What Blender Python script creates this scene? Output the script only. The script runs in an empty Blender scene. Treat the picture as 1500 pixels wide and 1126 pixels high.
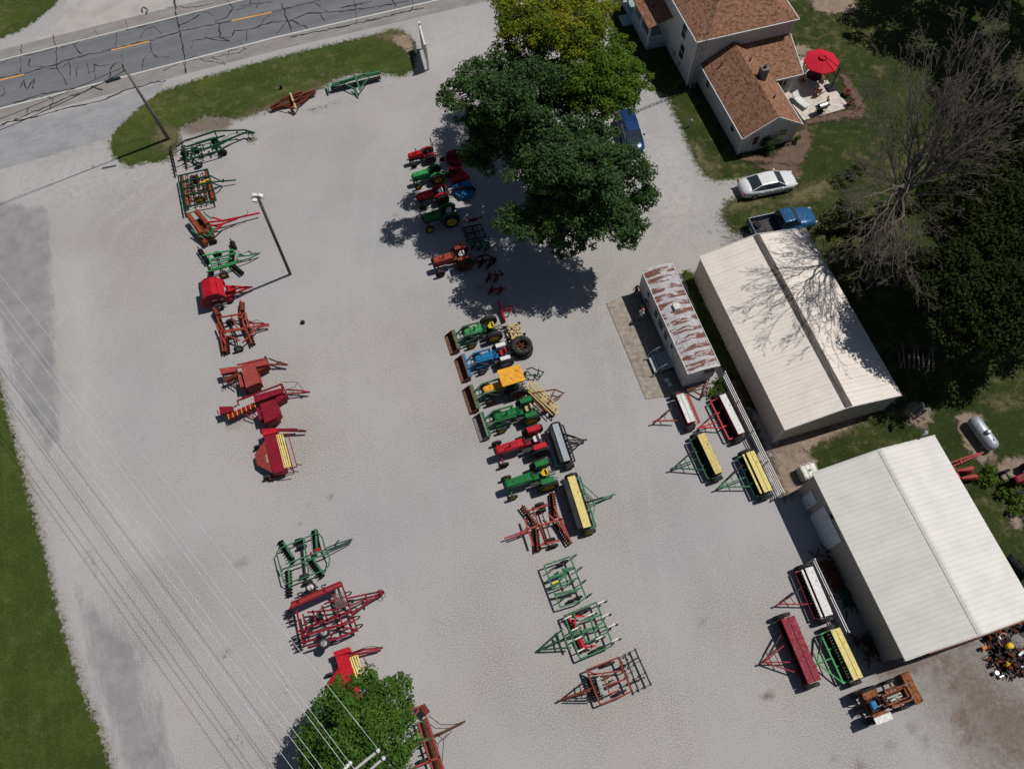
import bpy, math, random
import numpy as np
from math import sin, cos, pi, radians, sqrt, atan2
from mathutils import Vector, Matrix
random.seed(7); RNG = np.random.default_rng(11)
S = bpy.context.scene
COL = S.collection
# ---------------- camera, world, sun, exposure ----------------
H = 52.0; FPX = 1100.0
WM = Matrix(((0.99998967, 0.0, 0.00454541), (0.00193342, 0.90502539, -0.42535315), (-0.00411371, 0.42535754, 0.90501604)))
cam = bpy.data.cameras.new('camera'); camo = bpy.data.objects.new('camera', cam); COL.objects.link(camo)
cam.sensor_width = 36; cam.lens = 36 * FPX / 1500; cam.clip_end = 3000; cam.clip_start = .5
camo.matrix_world = Matrix.Translation((0, 0, H)) @ WM.to_4x4()
S.camera = camo
SUN_EL, SUN_AZ = 62.0, 27.0          # azimuth measured from +X counter-clockwise
wd = bpy.data.worlds.new('World'); S.world = wd; wd.use_nodes = True
nt = wd.node_tree; bg = nt.nodes['Background']
sky = nt.nodes.new('ShaderNodeTexSky'); sky.sky_type = 'NISHITA'; sky.sun_disc = False
sky.sun_elevation = radians(SUN_EL); sky.sun_rotation = radians(90 - SUN_AZ)
nt.links.new(sky.outputs[0], bg.inputs[0]); bg.inputs[1].default_value = 0.05
sl = bpy.data.lights.new('sun', 'SUN'); sl.energy = 5.0; sl.angle = radians(.53); sl.color = (1, .965, .92)
so = bpy.data.objects.new('sun', sl); COL.objects.link(so)
sdir = Vector((cos(radians(SUN_EL)) * cos(radians(SUN_AZ)), cos(radians(SUN_EL)) * sin(radians(SUN_AZ)), sin(radians(SUN_EL))))
so.rotation_euler = sdir.to_track_quat('Z', 'Y').to_euler(); so.location = (60, 30, 90)
S.view_settings.view_transform = 'Standard'; S.view_settings.look = 'None'
S.view_settings.exposure = -0.52; S.view_settings.gamma = 1

def at(px, py, z=0.0):
    r = WM @ Vector((px - 750, 563 - py, -FPX)); t = (z - H) / r.z
    return Vector((r.x * t, r.y * t, z))
# ---------------- materials ----------------
def lin(c):
    return tuple((x / 12.92 if x <= .04045 else ((x + .055) / 1.055) ** 2.4) for x in c)
class N:
    def __init__(s, name):
        s.m = bpy.data.materials.new(name); s.m.use_nodes = True; s.t = s.m.node_tree; s.b = s.t.nodes['Principled BSDF']
        s.co = s.t.nodes.new('ShaderNodeTexCoord').outputs['Object']
    def n(s, ty, **k):
        x = s.t.nodes.new(ty)
        for a, b in k.items(): setattr(x, a, b)
        return x
    def link(s, a, b): s.t.links.new(a, b)
    def noise(s, sc, det=3, rough=.5, co=None, dist=0):
        x = s.n('ShaderNodeTexNoise'); x.inputs['Scale'].default_value = sc; x.inputs['Detail'].default_value = det
        x.inputs['Roughness'].default_value = rough; x.inputs['Distortion'].default_value = dist
        s.link(co or s.co, x.inputs['Vector']); return x.outputs['Fac']
    def rng(s, v, a, b, c=0., d=1.):
        x = s.n('ShaderNodeMapRange'); x.inputs[1].default_value = a; x.inputs[2].default_value = b
        x.inputs[3].default_value = c; x.inputs[4].default_value = d; s.link(v, x.inputs[0]); return x.outputs[0]
    def mix(s, f, a, b, mode='MIX'):
        x = s.n('ShaderNodeMix', data_type='RGBA', blend_type=mode)
        for v, i in ((f, 0), (a, 6), (b, 7)):
            if isinstance(v, (int, float)): x.inputs[i].default_value = v
            elif isinstance(v, (tuple, list)): x.inputs[i].default_value = (*v[:3], 1)
            else: s.link(v, x.inputs[i])
        return x.outputs[2]
    def math(s, op, a, b=0.):
        x = s.n('ShaderNodeMath', operation=op)
        for v, i in ((a, 0), (b, 1)):
            if isinstance(v, (int, float)): x.inputs[i].default_value = v
            else: s.link(v, x.inputs[i])
        return x.outputs[0]
    def mapd(s, sc, rz=0., loc=(0, 0, 0)):
        x = s.n('ShaderNodeMapping', vector_type='TEXTURE'); x.inputs['Scale'].default_value = tuple(1 / q for q in sc); x.inputs['Rotation'].default_value = (0, 0, rz)
        x.inputs['Location'].default_value = loc; s.link(s.co, x.inputs['Vector']); return x.outputs[0]
    def bump(s, h, st, d=.02):
        x = s.n('ShaderNodeBump'); x.inputs['Strength'].default_value = st; x.inputs['Distance'].default_value = d
        s.link(h, x.inputs['Height']); s.link(x.outputs[0], s.b.inputs['Normal'])
    def out(s, c, rough=.8, metal=0., spec=.5):
        if isinstance(c, tuple): s.b.inputs['Base Color'].default_value = (*c, 1)
        else: s.link(c, s.b.inputs['Base Color'])
        if isinstance(rough, (int, float)): s.b.inputs['Roughness'].default_value = rough
        else: s.link(rough, s.b.inputs['Roughness'])
        s.b.inputs['Metallic'].default_value = metal; s.b.inputs['Specular IOR Level'].default_value = spec
        return s.m
MATS = {}
def paint(name, col, rough=.45, metal=0., var=.18, rust=0., dirt=.25, spec=.14, bump=.12, sc=5, rustcol=(.12, .045, .02)):
    if name in MATS: return MATS[name]
    n = N(name); c1 = tuple(x * (1 - var) for x in col); c2 = tuple(min(1, x * (1 + var)) for x in col)
    c = n.mix(n.rng(n.noise(sc, 4), .3, .7), c1, c2)
    if dirt: c = n.mix(n.rng(n.noise(2.3, 6, .65), .5, .8, 0, dirt), c, (.2, .175, .15))
    if rust: c = n.mix(n.rng(n.noise(sc * 1.1, 6, .7, dist=.4), .62 - rust * .3, .68 - rust * .3), c, rustcol)
    n.bump(n.noise(sc * 4, 3), bump, .01)
    MATS[name] = n.out(c, n.rng(n.noise(sc * 1.7, 3), .3, .7, max(.05, rough - .12), min(1, rough + .15)), metal, spec); return MATS[name]
# ---------------- mesh builder ----------------
class MB:
    def __init__(s): s.v = []; s.f = []; s.s = []
    def add(s, vs, fs, smooth=False):
        b = len(s.v); s.v += [tuple(x) for x in vs]; s.f += [[b + i for i in f] for f in fs]; s.s += [smooth] * len(fs); return s
    def box(s, c, d, rz=0., ry=0., rx=0.):
        M = Matrix.Rotation(rz, 3, 'Z') @ Matrix.Rotation(ry, 3, 'Y') @ Matrix.Rotation(rx, 3, 'X'); c = Vector(c)
        vs = [c + M @ Vector((d[0] * x / 2, d[1] * y / 2, d[2] * z / 2)) for x in (-1, 1) for y in (-1, 1) for z in (-1, 1)]
        return s.add(vs, [(0, 1, 3, 2), (4, 6, 7, 5), (0, 4, 5, 1), (2, 3, 7, 6), (0, 2, 6, 4), (1, 5, 7, 3)])
    def bar(s, a, b, w=.08, h=None):
        a = Vector(a); b = Vector(b); h = h or w; d = (b - a)
        if d.length < 1e-5: return s
        d.normalize(); u = Vector((0, 0, 1)) if abs(d.z) < .95 else Vector((1, 0, 0))
        x = d.cross(u).normalized() * w / 2; y = x.cross(d).normalized() * h / 2
        vs = [a - x - y, a + x - y, a + x + y, a - x + y, b - x - y, b + x - y, b + x + y, b - x + y]
        return s.add(vs, [(0, 1, 2, 3), (7, 6, 5, 4), (0, 4, 5, 1), (1, 5, 6, 2), (2, 6, 7, 3), (3, 7, 4, 0)])
    def cyl(s, a, b, r, r2=None, n=10, cap=True):
        a = Vector(a); b = Vector(b); r2 = r if r2 is None else r2; d = (b - a).normalized()
        u = Vector((0, 0, 1)) if abs(d.z) < .95 else Vector((1, 0, 0))
        x = d.cross(u).normalized(); y = x.cross(d)
        A = [a + (x * cos(2 * pi * i / n) + y * sin(2 * pi * i / n)) * r for i in range(n)]
        B = [b + (x * cos(2 * pi * i / n) + y * sin(2 * pi * i / n)) * r2 for i in range(n)]
        s.add(A + B, [(i, (i + 1) % n, n + (i + 1) % n, n + i) for i in range(n)], True)
        if cap: s.add(A, [tuple(range(n))[::-1]]); s.add(B, [tuple(range(n))])
        return s
    def tube(s, pts, r, n=6):
        pts = [Vector(p) for p in pts]; rs = r if isinstance(r, (list, tuple)) else [r] * len(pts); rings = []; x = None
        for i, p in enumerate(pts):
            d = (pts[min(i + 1, len(pts) - 1)] - pts[max(i - 1, 0)])
            d = d.normalized() if d.length > 1e-6 else Vector((0, 0, 1))
            if x is None: x = d.cross(Vector((0, 0, 1)) if abs(d.z) < .9 else Vector((1, 0, 0))).normalized()
            x = (x - d * x.dot(d)).normalized(); y = d.cross(x)
            rings.append([p + (x * cos(2 * pi * k / n) + y * sin(2 * pi * k / n)) * rs[i] for k in range(n)])
        vs = [q for R in rings for q in R]; fs = []
        for i in range(len(pts) - 1):
            for k in range(n): fs.append((i * n + k, i * n + (k + 1) % n, (i + 1) * n + (k + 1) % n, (i + 1) * n + k))
        fs.append(tuple(range(n))[::-1]); fs.append(tuple(range((len(pts) - 1) * n, len(pts) * n)))
        return s.add(vs, fs, True)
    def prism(s, poly, z0, z1):
        n = len(poly); vs = [(p[0], p[1], z0) for p in poly] + [(p[0], p[1], z1) for p in poly]
        return s.add(vs, [tuple(range(n))[::-1], tuple(range(n, 2 * n))] + [(i, (i + 1) % n, n + (i + 1) % n, n + i) for i in range(n)])
    def ext(s, prof, y0, y1, dx=0.):     # profile in x,z extruded along y
        n = len(prof); vs = [(p[0], y0, p[1]) for p in prof] + [(p[0] + dx, y1, p[1]) for p in prof]
        return s.add(vs, [tuple(range(n)), tuple(range(n, 2 * n))[::-1]] + [(i, n + i, n + (i + 1) % n, (i + 1) % n) for i in range(n)])
    def loft(s, rings, smooth=True, cap=True):
        n = len(rings[0]); vs = [q for R in rings for q in R]; fs = []
        for i in range(len(rings) - 1):
            for k in range(n): fs.append((i * n + k, i * n + (k + 1) % n, (i + 1) * n + (k + 1) % n, (i + 1) * n + k))
        s.add(vs, fs, smooth)
        if cap: s.add(rings[0], [tuple(range(n))[::-1]]); s.add(rings[-1], [tuple(range(n))])
        return s
    def lathe(s, prof, c=(0, 0, 0), ax='y', n=20, smooth=True):   # prof: (radius, offset along axis)
        c = Vector(c); vs = []
        for i in range(n):
            a = 2 * pi * i / n
            for r, t in prof:
                p = {'y': (r * cos(a), t, r * sin(a)), 'z': (r * cos(a), r * sin(a), t), 'x': (t, r * cos(a), r * sin(a))}[ax]
                vs.append(c + Vector(p))
        m = len(prof); fs = []
        for i in range(n):
            for k in range(m - 1):
                fs.append((i * m + k, i * m + k + 1, ((i + 1) % n) * m + k + 1, ((i + 1) % n) * m + k))
        return s.add(vs, fs, smooth)
    def sphere(s, c, r, n=10, sc=(1, 1, 1)):
        prof = [(r * sin(pi * i / (n // 2 + 1)) + (1e-4), -r * cos(pi * i / (n // 2 + 1))) for i in range(n // 2 + 2)]
        b = len(s.v); s.lathe(prof, (0, 0, 0), 'z', n)
        for i in range(b, len(s.v)):
            x, y, z = s.v[i]; s.v[i] = (c[0] + x * sc[0], c[1] + y * sc[1], c[2] + z * sc[2])
        return s
    def mesh(s, name, mat=None):
        me = bpy.data.meshes.new(name); me.from_pydata(s.v, [], s.f)
        me.polygons.foreach_set('use_smooth', s.s)
        if mat: me.materials.append(mat)
        me.validate(); me.update(); return me
    def build(s, name, mat, parent=None, fix=True):
        me = s.mesh(name, mat)
        if fix:
            import bmesh
            b = bmesh.new(); b.from_mesh(me); bmesh.ops.recalc_face_normals(b, faces=b.faces); b.to_mesh(me); b.free()
        o = bpy.data.objects.new(name, me); COL.objects.link(o)
        if parent is not None: o.parent = parent
        return o
def tag(o, label=None, cat=None, group=None, kind=None):
    if label: o['label'] = label
    if cat: o['category'] = cat
    if group: o['group'] = group
    if kind: o['kind'] = kind
    return o
R17 = radians(17.0)
class T:
    def __init__(s, name, label, cat, o, d=None, group=None, rot=None, z=0.):
        p = at(*o, z) if len(o) == 2 else Vector((o[0], o[1], z))
        if d is not None: q = at(*d, z); rot = atan2(q.y - p.y, q.x - p.x)
        s.rot = rot or 0.; s.p = p
        e = bpy.data.objects.new(name, None); COL.objects.link(e); e.empty_display_size = .3
        e.location = p; e.rotation_euler = (0, 0, s.rot); s.e = e; tag(e, label, cat, group)
        s.Mi = Matrix.Rotation(-s.rot, 3, 'Z')
    def l(s, px, py, z=0.):
        v = s.Mi @ (at(px, py, z) - s.p); v.z = z - s.p.z; return v
    def part(s, name, mb, mat, parent=None, label=None):
        o = mb.build(name, mat, parent or s.e)
        if label: o['label'] = label
        return o
def struct(name, mb, mat, fix=True): return tag(mb.build(name, mat, None, fix), kind='structure')
def inpoly(P, poly):
    x, y = P[:, 0], P[:, 1]; r = np.zeros(len(P), bool); n = len(poly)
    for i in range(n):
        x1, y1 = poly[i]; x2, y2 = poly[(i + 1) % n]
        if y1 == y2: continue
        c = ((y1 > y) != (y2 > y)) & (x < (x2 - x1) * (y - y1) / (y2 - y1) + x1); r ^= c
    return r
def sdf(P, poly):
    d = np.full(len(P), 1e9); n = len(poly)
    for i in range(n):
        a = np.array(poly[i]); b = np.array(poly[(i + 1) % n]); ab = b - a; L = (ab ** 2).sum() + 1e-9
        t = np.clip(((P - a) @ ab) / L, 0, 1); q = a + t[:, None] * ab
        d = np.minimum(d, np.hypot(P[:, 0] - q[:, 0], P[:, 1] - q[:, 1]))
    return np.where(inpoly(P, poly), -d, d)
def pxpoly(pts, z=0.): return [tuple(at(x, y, z)[:2]) for x, y in pts]
def ragged(poly, amp=.2, step=.18, seed=0):
    r = random.Random(seed); ph = [(r.uniform(.4, 5), r.uniform(0, 6.28)) for _ in range(6)]; out = []; s = 0; n = len(poly)
    for i in range(n):
        a = Vector(poly[i]); b = Vector(poly[(i + 1) % n]); L = (b - a).length; m = max(1, min(400, int(L / step)))
        t = (b - a).normalized() if L > 0 else Vector((1, 0)); nn = Vector((-t.y, t.x))
        for k in range(m):
            p = a + (b - a) * k / m; u = s + L * k / m
            w = sum(sin(u * f * 1.3 + q) for f, q in ph) / 4 + r.uniform(-.8, .8)
            out.append(tuple(p + nn * w * amp))
        s += L
    return out
def soft_edge(n, w=3.6, sc=2.4, so=.12):     # ragged edge: the sheet thins out where its 'edge' attribute nears zero
    a = n.n('ShaderNodeAttribute', attribute_name='edge'); v = n.math('ADD', a.outputs['Fac'], n.math('MULTIPLY', n.math('SUBTRACT', n.noise(sc, 6, .8), .5), w))
    f = n.rng(v, -so, so); tr = n.n('ShaderNodeBsdfTransparent'); ms = n.n('ShaderNodeMixShader'); n.link(f, ms.inputs[0]); n.link(tr.outputs[0], ms.inputs[1]); n.link(n.b.outputs[0], ms.inputs[2])
    n.link(ms.outputs[0], n.t.nodes['Material Output'].inputs[0]); return n.m
def soft_sheet(name, poly, mat, z, cell=.3, band=.6):
    q = np.array(poly); x0, x1 = max(q[:, 0].min() - band, -82), min(q[:, 0].max() + band, 90); y0, y1 = max(q[:, 1].min() - band, -12), min(q[:, 1].max() + band, 100)
    nx = int((x1 - x0) / cell) + 2; ny = int((y1 - y0) / cell) + 2; X, Y = np.meshgrid(np.linspace(x0, x1, nx), np.linspace(y0, y1, ny)); P = np.stack([X.ravel(), Y.ravel()], 1)
    d = sdf(P, poly); i = np.arange((ny - 1) * (nx - 1)); a = (i // (nx - 1)) * nx + i % (nx - 1); F = np.stack([a, a + 1, a + nx + 1, a + nx], 1); F = F[(d[F] < band).any(1)]
    u, inv = np.unique(F, return_inverse=True); F = inv.reshape(-1, 4); V = np.zeros((len(u), 3)); V[:, :2] = P[u]; V[:, 2] = z
    me = bpy.data.meshes.new(name); me.vertices.add(len(u)); me.vertices.foreach_set('co', V.ravel()); me.loops.add(F.size); me.loops.foreach_set('vertex_index', F.ravel().astype(np.int32))
    me.polygons.add(len(F)); me.polygons.foreach_set('loop_start', np.arange(0, F.size, 4, dtype=np.int32)); me.update(calc_edges=True)
    at_ = me.attributes.new('edge', 'FLOAT', 'POINT'); at_.data.foreach_set('value', np.clip(-d[u] / band, -1, 1).astype(np.float32)); me.materials.append(mat)
    o = bpy.data.objects.new(name, me); COL.objects.link(o); o['kind'] = 'structure'; return o
from mathutils.geometry import tessellate_polygon
def flat(name, poly, mat, z, kind='structure', seed=0, amp=0., step=.18):
    if amp: poly = ragged(poly, amp, step, seed)
    vs = [Vector((x, y, z)) for x, y in poly]; tr = tessellate_polygon([vs]); m = MB()
    fs = []
    for a, b, c in tr:
        cr = (vs[b] - vs[a]).cross(vs[c] - vs[a]).z
        if abs(cr) < 1e-9: continue
        fs.append((a, b, c) if cr > 0 else (a, c, b))
    m.add(vs, fs); o = m.build(name, mat, None, False); o['kind'] = kind; return o
def strip(m, pts, w, z):
    pts = [Vector((p[0], p[1])) for p in pts]; L = []; Rr = []
    for i, p in enumerate(pts):
        d = (pts[min(i + 1, len(pts) - 1)] - pts[max(i - 1, 0)]).normalized(); nn = Vector((-d.y, d.x))
        ww = w[i] if isinstance(w, list) else w
        L.append(p + nn * ww / 2); Rr.append(p - nn * ww / 2)
    n = len(pts); vs = [(p.x, p.y, z) for p in Rr] + [(p.x, p.y, z) for p in L]
    m.add(vs, [(i, i + 1, n + i + 1, n + i) for i in range(n - 1)]); return m
# ================= GROUND =================
LAWN_I = [(163, 212), (168, 195), (185, 178), (215, 150), (240, 134), (300, 115), (400, 87), (480, 68), (560, 50), (585, 45), (603, 60), (608, 75), (604, 102), (590, 110), (560, 107), (528, 106), (500, 112), (470, 125), (440, 140), (400, 152), (370, 165), (345, 172), (300, 170), (272, 182), (250, 193), (262, 208), (240, 235), (205, 238), (190, 243), (170, 230)]
LAWN_L = [(-160, 520), (-4, 548), (6, 600), (24, 660), (38, 720), (58, 790), (72, 850), (93, 930), (118, 1010), (148, 1080), (162, 1130), (185, 1200), (-500, 1300), (-500, 500)]
LAWN_T = [(-60, -60), (110, -50), (90, -8), (78, 8), (52, 30), (25, 47), (0, 56), (-70, 72), (-120, 40)]
LAWN_R = [(893, -60), (900, 20), (893, 32), (905, 60), (922, 85), (948, 112), (962, 130), (980, 142), (988, 160), (1004, 195), (1016, 222), (1034, 255), (1055, 262), (1110, 255), (1150, 246), (1172, 258), (1160, 278), (1100, 292), (1068, 297), (1060, 315), (1072, 338), (1150, 330), (1230, 420), (1300, 560), (1335, 580), (1262, 612), (1205, 640), (1185, 652), (1190, 690), (1300, 700), (1420, 720), (1450, 830), (1500, 905), (1700, 900), (2100, 800), (2300, -300), (1500, -500), (1000, -400)]
def grid_ground():
    xs = np.concatenate([[-900, -400, -200, -110], np.arange(-70, 75, .4), [110, 200, 400, 900]])
    ys = np.concatenate([[-400, -120, -40], np.arange(-10, 92, .4), [120, 200, 400, 900]])
    X, Y = np.meshgrid(xs, ys); P = np.stack([X.ravel(), Y.ravel()], 1); n = len(P)
    V = np.zeros((n, 3)); V[:, :2] = P
    nx = len(xs); i = np.arange((len(ys) - 1) * (nx - 1)); r = i // (nx - 1); c = i % (nx - 1); a = r * nx + c
    F = np.stack([a, a + 1, a + nx + 1, a + nx], 1)
    me = bpy.data.meshes.new('ground'); me.vertices.add(n); me.vertices.foreach_set('co', V.ravel())
    me.loops.add(F.size); me.loops.foreach_set('vertex_index', F.ravel().astype(np.int32))
    me.polygons.add(len(F)); me.polygons.foreach_set('loop_start', np.arange(0, F.size, 4, dtype=np.int32))
    me.update(calc_edges=True)
    C = np.zeros((n, 4)); C[:, 3] = 0
    def blob(ch, pts, st, soft=.8):
        d = sdf(P, pxpoly(pts)); C[:, ch] = np.maximum(C[:, ch], st * np.clip(.5 - d / (2 * soft), 0, 1))
    def spot(ch, px, py, r, st, e=1., ang=0.):
        q = at(px, py); dx = P[:, 0] - q.x; dy = P[:, 1] - q.y; u = dx * cos(ang) + dy * sin(ang); v = -dx * sin(ang) + dy * cos(ang)
        d = np.hypot(u / e, v) / r; C[:, ch] = np.maximum(C[:, ch], st * np.clip(1.25 - d, 0, 1))
    # R: worn grey asphalt; G: brown dirt / oil ; B: weeds ; A: pale dust
    blob(0, [(-60, 300), (0, 295), (72, 305), (78, 420), (82, 520), (92, 640), (70, 660), (30, 600), (0, 470), (-60, 420)], .85, .6)
    blob(0, [(30, 590), (70, 600), (92, 650), (82, 660), (45, 640)], .5, .8)
    blob(0, [(112, 855), (135, 880), (165, 900), (200, 945), (222, 1010), (245, 1060), (262, 1126), (200, 1160), (165, 1110), (140, 1020), (120, 930)], .8, 1.)
    blob(0, [(110, 770), (135, 800), (155, 870), (145, 870), (120, 820)], .5, .5)
    blob(3, [(95, 380), (135, 380), (150, 560), (160, 700), (230, 800), (200, 820), (130, 700), (100, 620)], .8, 2.2)
    blob(3, [(30, 640), (100, 700), (160, 860), (110, 850), (60, 740)], .6, 1.5)
    blob(3, [(60, 640), (90, 640), (160, 1000), (210, 1126), (170, 1126), (110, 930)], .5, .8)
    blob(3, [(0, 247), (150, 205), (170, 235), (250, 240), (130, 300), (0, 300)], .5, 1.5)
    blob(3, [(560, 40), (700, 30), (740, 60), (650, 130), (620, 110)], .5, 3)
    blob(3, [(950, 200), (1000, 215), (1030, 300), (990, 340), (950, 290)], .9, 1.5)
    blob(1, [(262, 188), (285, 172), (335, 170), (342, 180), (330, 192), (275, 198)], .95, .5)
    blob(1, [(20, 240), (140, 200), (150, 225), (60, 260)], .28, 1.0)
    blob(1, [(1290, 965), (1420, 900), (1500, 980), (1600, 1000), (1600, 1200), (1440, 1160), (1380, 1060), (1340, 1000)], .85, 3.5)
    blob(1, [(1125, 655), (1185, 645), (1200, 700), (1170, 720), (1140, 700)], .62, .6)
    blob(1, [(880, 200), (960, 150), (1010, 215), (1045, 270), (1080, 330), (1030, 380), (960, 370), (900, 340)], .22, 3); blob(1, [(0, 245), (150, 200), (260, 240), (200, 320), (0, 300)], .2, 2); blob(1, [(560, 20), (740, 0), (740, 150), (640, 150), (600, 100)], .16, 3)
    for px, py, r, st, e in [(1305, 978, 1.2, .8, 1.5), (1362, 955, 1.2, .9, 1.5), (1410, 940, 1.3, .8, 1.5), (1335, 975, 1.1, .8, 1.8), (1385, 965, 1.0, .9, 1), (1400, 1005, .9, .8, 1.6), (1412, 1050, 1.2, .85, 1.3), (1425, 1078, 1, .8, 1.5), (1485, 1050, 1.8, .9, 1.4), (1490, 1100, 1.6, .8, 1), (1370, 985, .6, .8, 1), (1335, 1065, .6, .5, 1), (1355, 1085, .5, .55, 1.2), (1125, 1018, .4, .75, 1.6), (1200, 805, .9, .4, 1.5), (1305, 1092, .5, .5, 1), (1260, 1120, .5, .6, 1), (1222, 1110, .4, .5, 1),
                             (484, 728, .38, .6, 1), (449, 739, .22, .7, 1), (438, 765, .22, .6, 1), (356, 823, .5, .5, 1.2), (345, 828, .35, .5, 1), (345, 620, .8, .4, 1.4), (440, 730, .2, .6, 1), (570, 540, .3, .3, 3), (330, 955, .5, .35, 1.8), (575, 330, .3, .4, 2), (668, 320, .25, .5, 2), (580, 315, .3, .4, 2), (210, 640, .2, .6, 1), (272, 630, .25, .35, 1), (470, 880, .1, .5, 1), (425, 715, .4, .3, 1), (705, 420, .5, .5, 2), (1030, 910, .3, .5, 2), (1045, 1015, .25, .5, 2), (985, 770, .3, .3, 2)]:
        spot(1, px, py, r, st, e, .4)
    for px, py, r, st, e, a in [(205, 300, 1.8, .4, 2.4, 1.0), (195, 325, 1.6, .32, 2, 1.2), (235, 305, 1.2, .28, 2.5, .8), (137, 245, .8, .6, 1, 0), (240, 225, 1.8, .9, 1.2, .2), (465, 160, 1.0, .62, 2.6, .3), (490, 150, .8, .62, 1.4, .3), (545, 130, 1.2, .5, 2.5, .3), (370, 205, .8, .8, 1.5, .3), (430, 178, 1.6, .35, 2.5, .3), (430, 230, .9, .5, 1.5, 0), (280, 235, 1.2, .6, 2, 0), (300, 275, 1.5, .3, 2, 0), (415, 1005, 1.3, .5, 1.5, 1.2), (345, 1080, 1.4, .5, 1.6, -.8), (330, 960, 1.2, .5, 1.5, -1), (1060, 375, 2.0, .35, 1.2, .3), (1045, 335, 1.8, .5, 1.4, .3), (1062, 310, 1.6, .55, 1.8, .3), (1020, 405, .8, .9, 1.5, -1.2), (960, 400, 1., .3, 2, 0), (1000, 180, 1.2, .6, 2.4, -1.1), (1040, 250, 1.3, .8, 1.6, -1), (1140, 690, 1.3, .35, 1, 0), (960, 330, 1.2, .35, 1, 0), (985, 1000, .8, .2, 1, 0), (420, 890, 3.0, .3, 2, -.9), (230, 880, 3, .18, 2, -1), (1300, 1075, 1.2, .25, 2, 0)]:
        spot(2, px, py, r, st, e, a)
    for poly, wv, gv, wd_ in ((LAWN_I, .8, .3, 1.0), (LAWN_L, .7, .5, 1.1), (LAWN_T, .7, .3, .8), (LAWN_R, .85, .25, 1.3)):
        d = sdf(P, pxpoly(poly)); f = np.clip(1 - d / wd_, 0, 1); C[:, 2] = np.maximum(C[:, 2], wv * f ** .7); C[:, 1] = np.maximum(C[:, 1], gv * f)
    def track(pts, w=.35, gap=1.7, st=.4):     # pair of packed wheel tracks
        Q = [np.array(at(x, y)[:2]) for x, y in pts]; Q = [Q[0]] + [q for q in Q[1:]]
        for s_ in (-gap / 2, gap / 2):
            dd = np.full(n, 1e9)
            for a_, b_ in zip(Q[:-1], Q[1:]):
                t_ = (b_ - a_) / np.hypot(*(b_ - a_)); nn_ = np.array([-t_[1], t_[0]]) * s_; a2 = a_ + nn_; L_ = np.hypot(*(b_ - a_)); u_ = np.clip((P - a2) @ t_, 0, L_); q = a2 + u_[:, None] * t_; dd = np.minimum(dd, np.hypot(P[:, 0] - q[:, 0], P[:, 1] - q[:, 1]))
            C[:, 3] = np.maximum(C[:, 3], st * .5 * np.clip(1.3 - dd / w, 0, 1))
    track([(110, 1126), (70, 900), (60, 700), (95, 480), (160, 330), (260, 250)], .5, 1.8, .6); track([(200, 1126), (150, 800), (140, 600), (170, 420), (240, 300), (400, 180), (620, 120)], .5, 1.8, .5)
    track([(540, 1126), (560, 900), (540, 700), (520, 450), (540, 250), (640, 110), (720, 40)], .5, 1.8, .5); track([(620, 1126), (640, 850), (620, 600), (600, 420), (570, 250), (600, 150)], .45, 1.8, .4)
    track([(1000, 1126), (960, 900), (930, 700), (900, 500), (900, 420), (960, 340), (985, 240), (930, 120), (880, 20)], .5, 1.8, .55); track([(1080, 1126), (1050, 900), (1000, 780), (930, 640), (880, 480)], .5, 1.8, .4); track([(980, 300), (1040, 275), (1100, 278)], .35, 1.6, .6)
    track([(1240, 1126), (1120, 1050), (1060, 950), (1100, 800), (1150, 760)], .4, 1.8, .4); track([(440, 1126), (360, 950), (300, 700), (250, 500), (230, 330)], .45, 1.8, .3)
    C = np.clip(C, 0, 1)
    at_ = me.attributes.new('mask', 'FLOAT_COLOR', 'POINT'); at_.data.foreach_set('color', C.ravel())
    n = N('gravel_ground'); m = n.n('ShaderNodeVertexColor', layer_name='mask'); sp = n.n('ShaderNodeSeparateColor'); n.link(m.outputs[0], sp.inputs[0])
    fine = n.noise(13, 3, .85); mid = n.noise(1.2, 4, .6); big = n.noise(.11, 4, .55); ff = n.noise(34, 2, .8)
    c = n.mix(n.rng(fine, .4, .62), (.16, .148, .138), (.545, .514, .487))
    c = n.mix(n.rng(ff, .5, .8, 0, .45), c, (.12, .11, .1)); c = n.mix(n.rng(n.noise(13, 2, .6, n.mapd((1, 1, 1), 0, (7, 3, 0))), .62, .7, 0, .45), c, (.74, .72, .7))
    c = n.mix(n.rng(mid, .35, .65, 0, .3), c, (.31, .295, .29)); c = n.mix(n.rng(n.noise(.06, 3, .6, n.mapd((1, 1, 1), 0, (30, 9, 0))), .42, .62, 0, .4), c, (.345, .355, .385)); c = n.mix(n.rng(n.noise(.22, 6, .75), .52, .72, 0, .35), c, (.3, .265, .235))
    c = n.mix(n.rng(big, .38, .62, 0, .35), c, (.47, .45, .445))
    tr = n.noise(1.0, 4, .6, n.mapd((.05, .9, 1), radians(107)))       # faint wheel tracks along the lot
    c = n.mix(n.rng(tr, .5, .7, 0, .1), c, (.3, .28, .27))
    c = n.mix(n.rng(n.noise(2.3, 4, .7, n.mapd((1, 1, 1), 0, (3, 8, 0))), .68, .76, 0, .45), c, (.17, .15, .135)); c = n.mix(n.rng(n.noise(5.5, 2, .6, n.mapd((1, 1, 1), 0, (13, 2, 0))), .74, .8, 0, .6), c, (.12, .105, .095))
    def msk(ch, a, b, nz, w=.5):
        v = n.math('ADD', ch, n.math('MULTIPLY', n.math('SUBTRACT', nz, .5), w)); return n.rng(v, a, b)
    n1 = n.noise(.9, 6, .7); n2 = n.noise(3.5, 5, .7)
    asph = n.mix(n.rng(n.noise(14, 3, .8), .3, .7), (.14, .138, .147), (.24, .235, .245))
    asph = n.mix(n.rng(n.noise(.7, 5, .7), .35, .65), asph, (.285, .272, .272))
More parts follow.
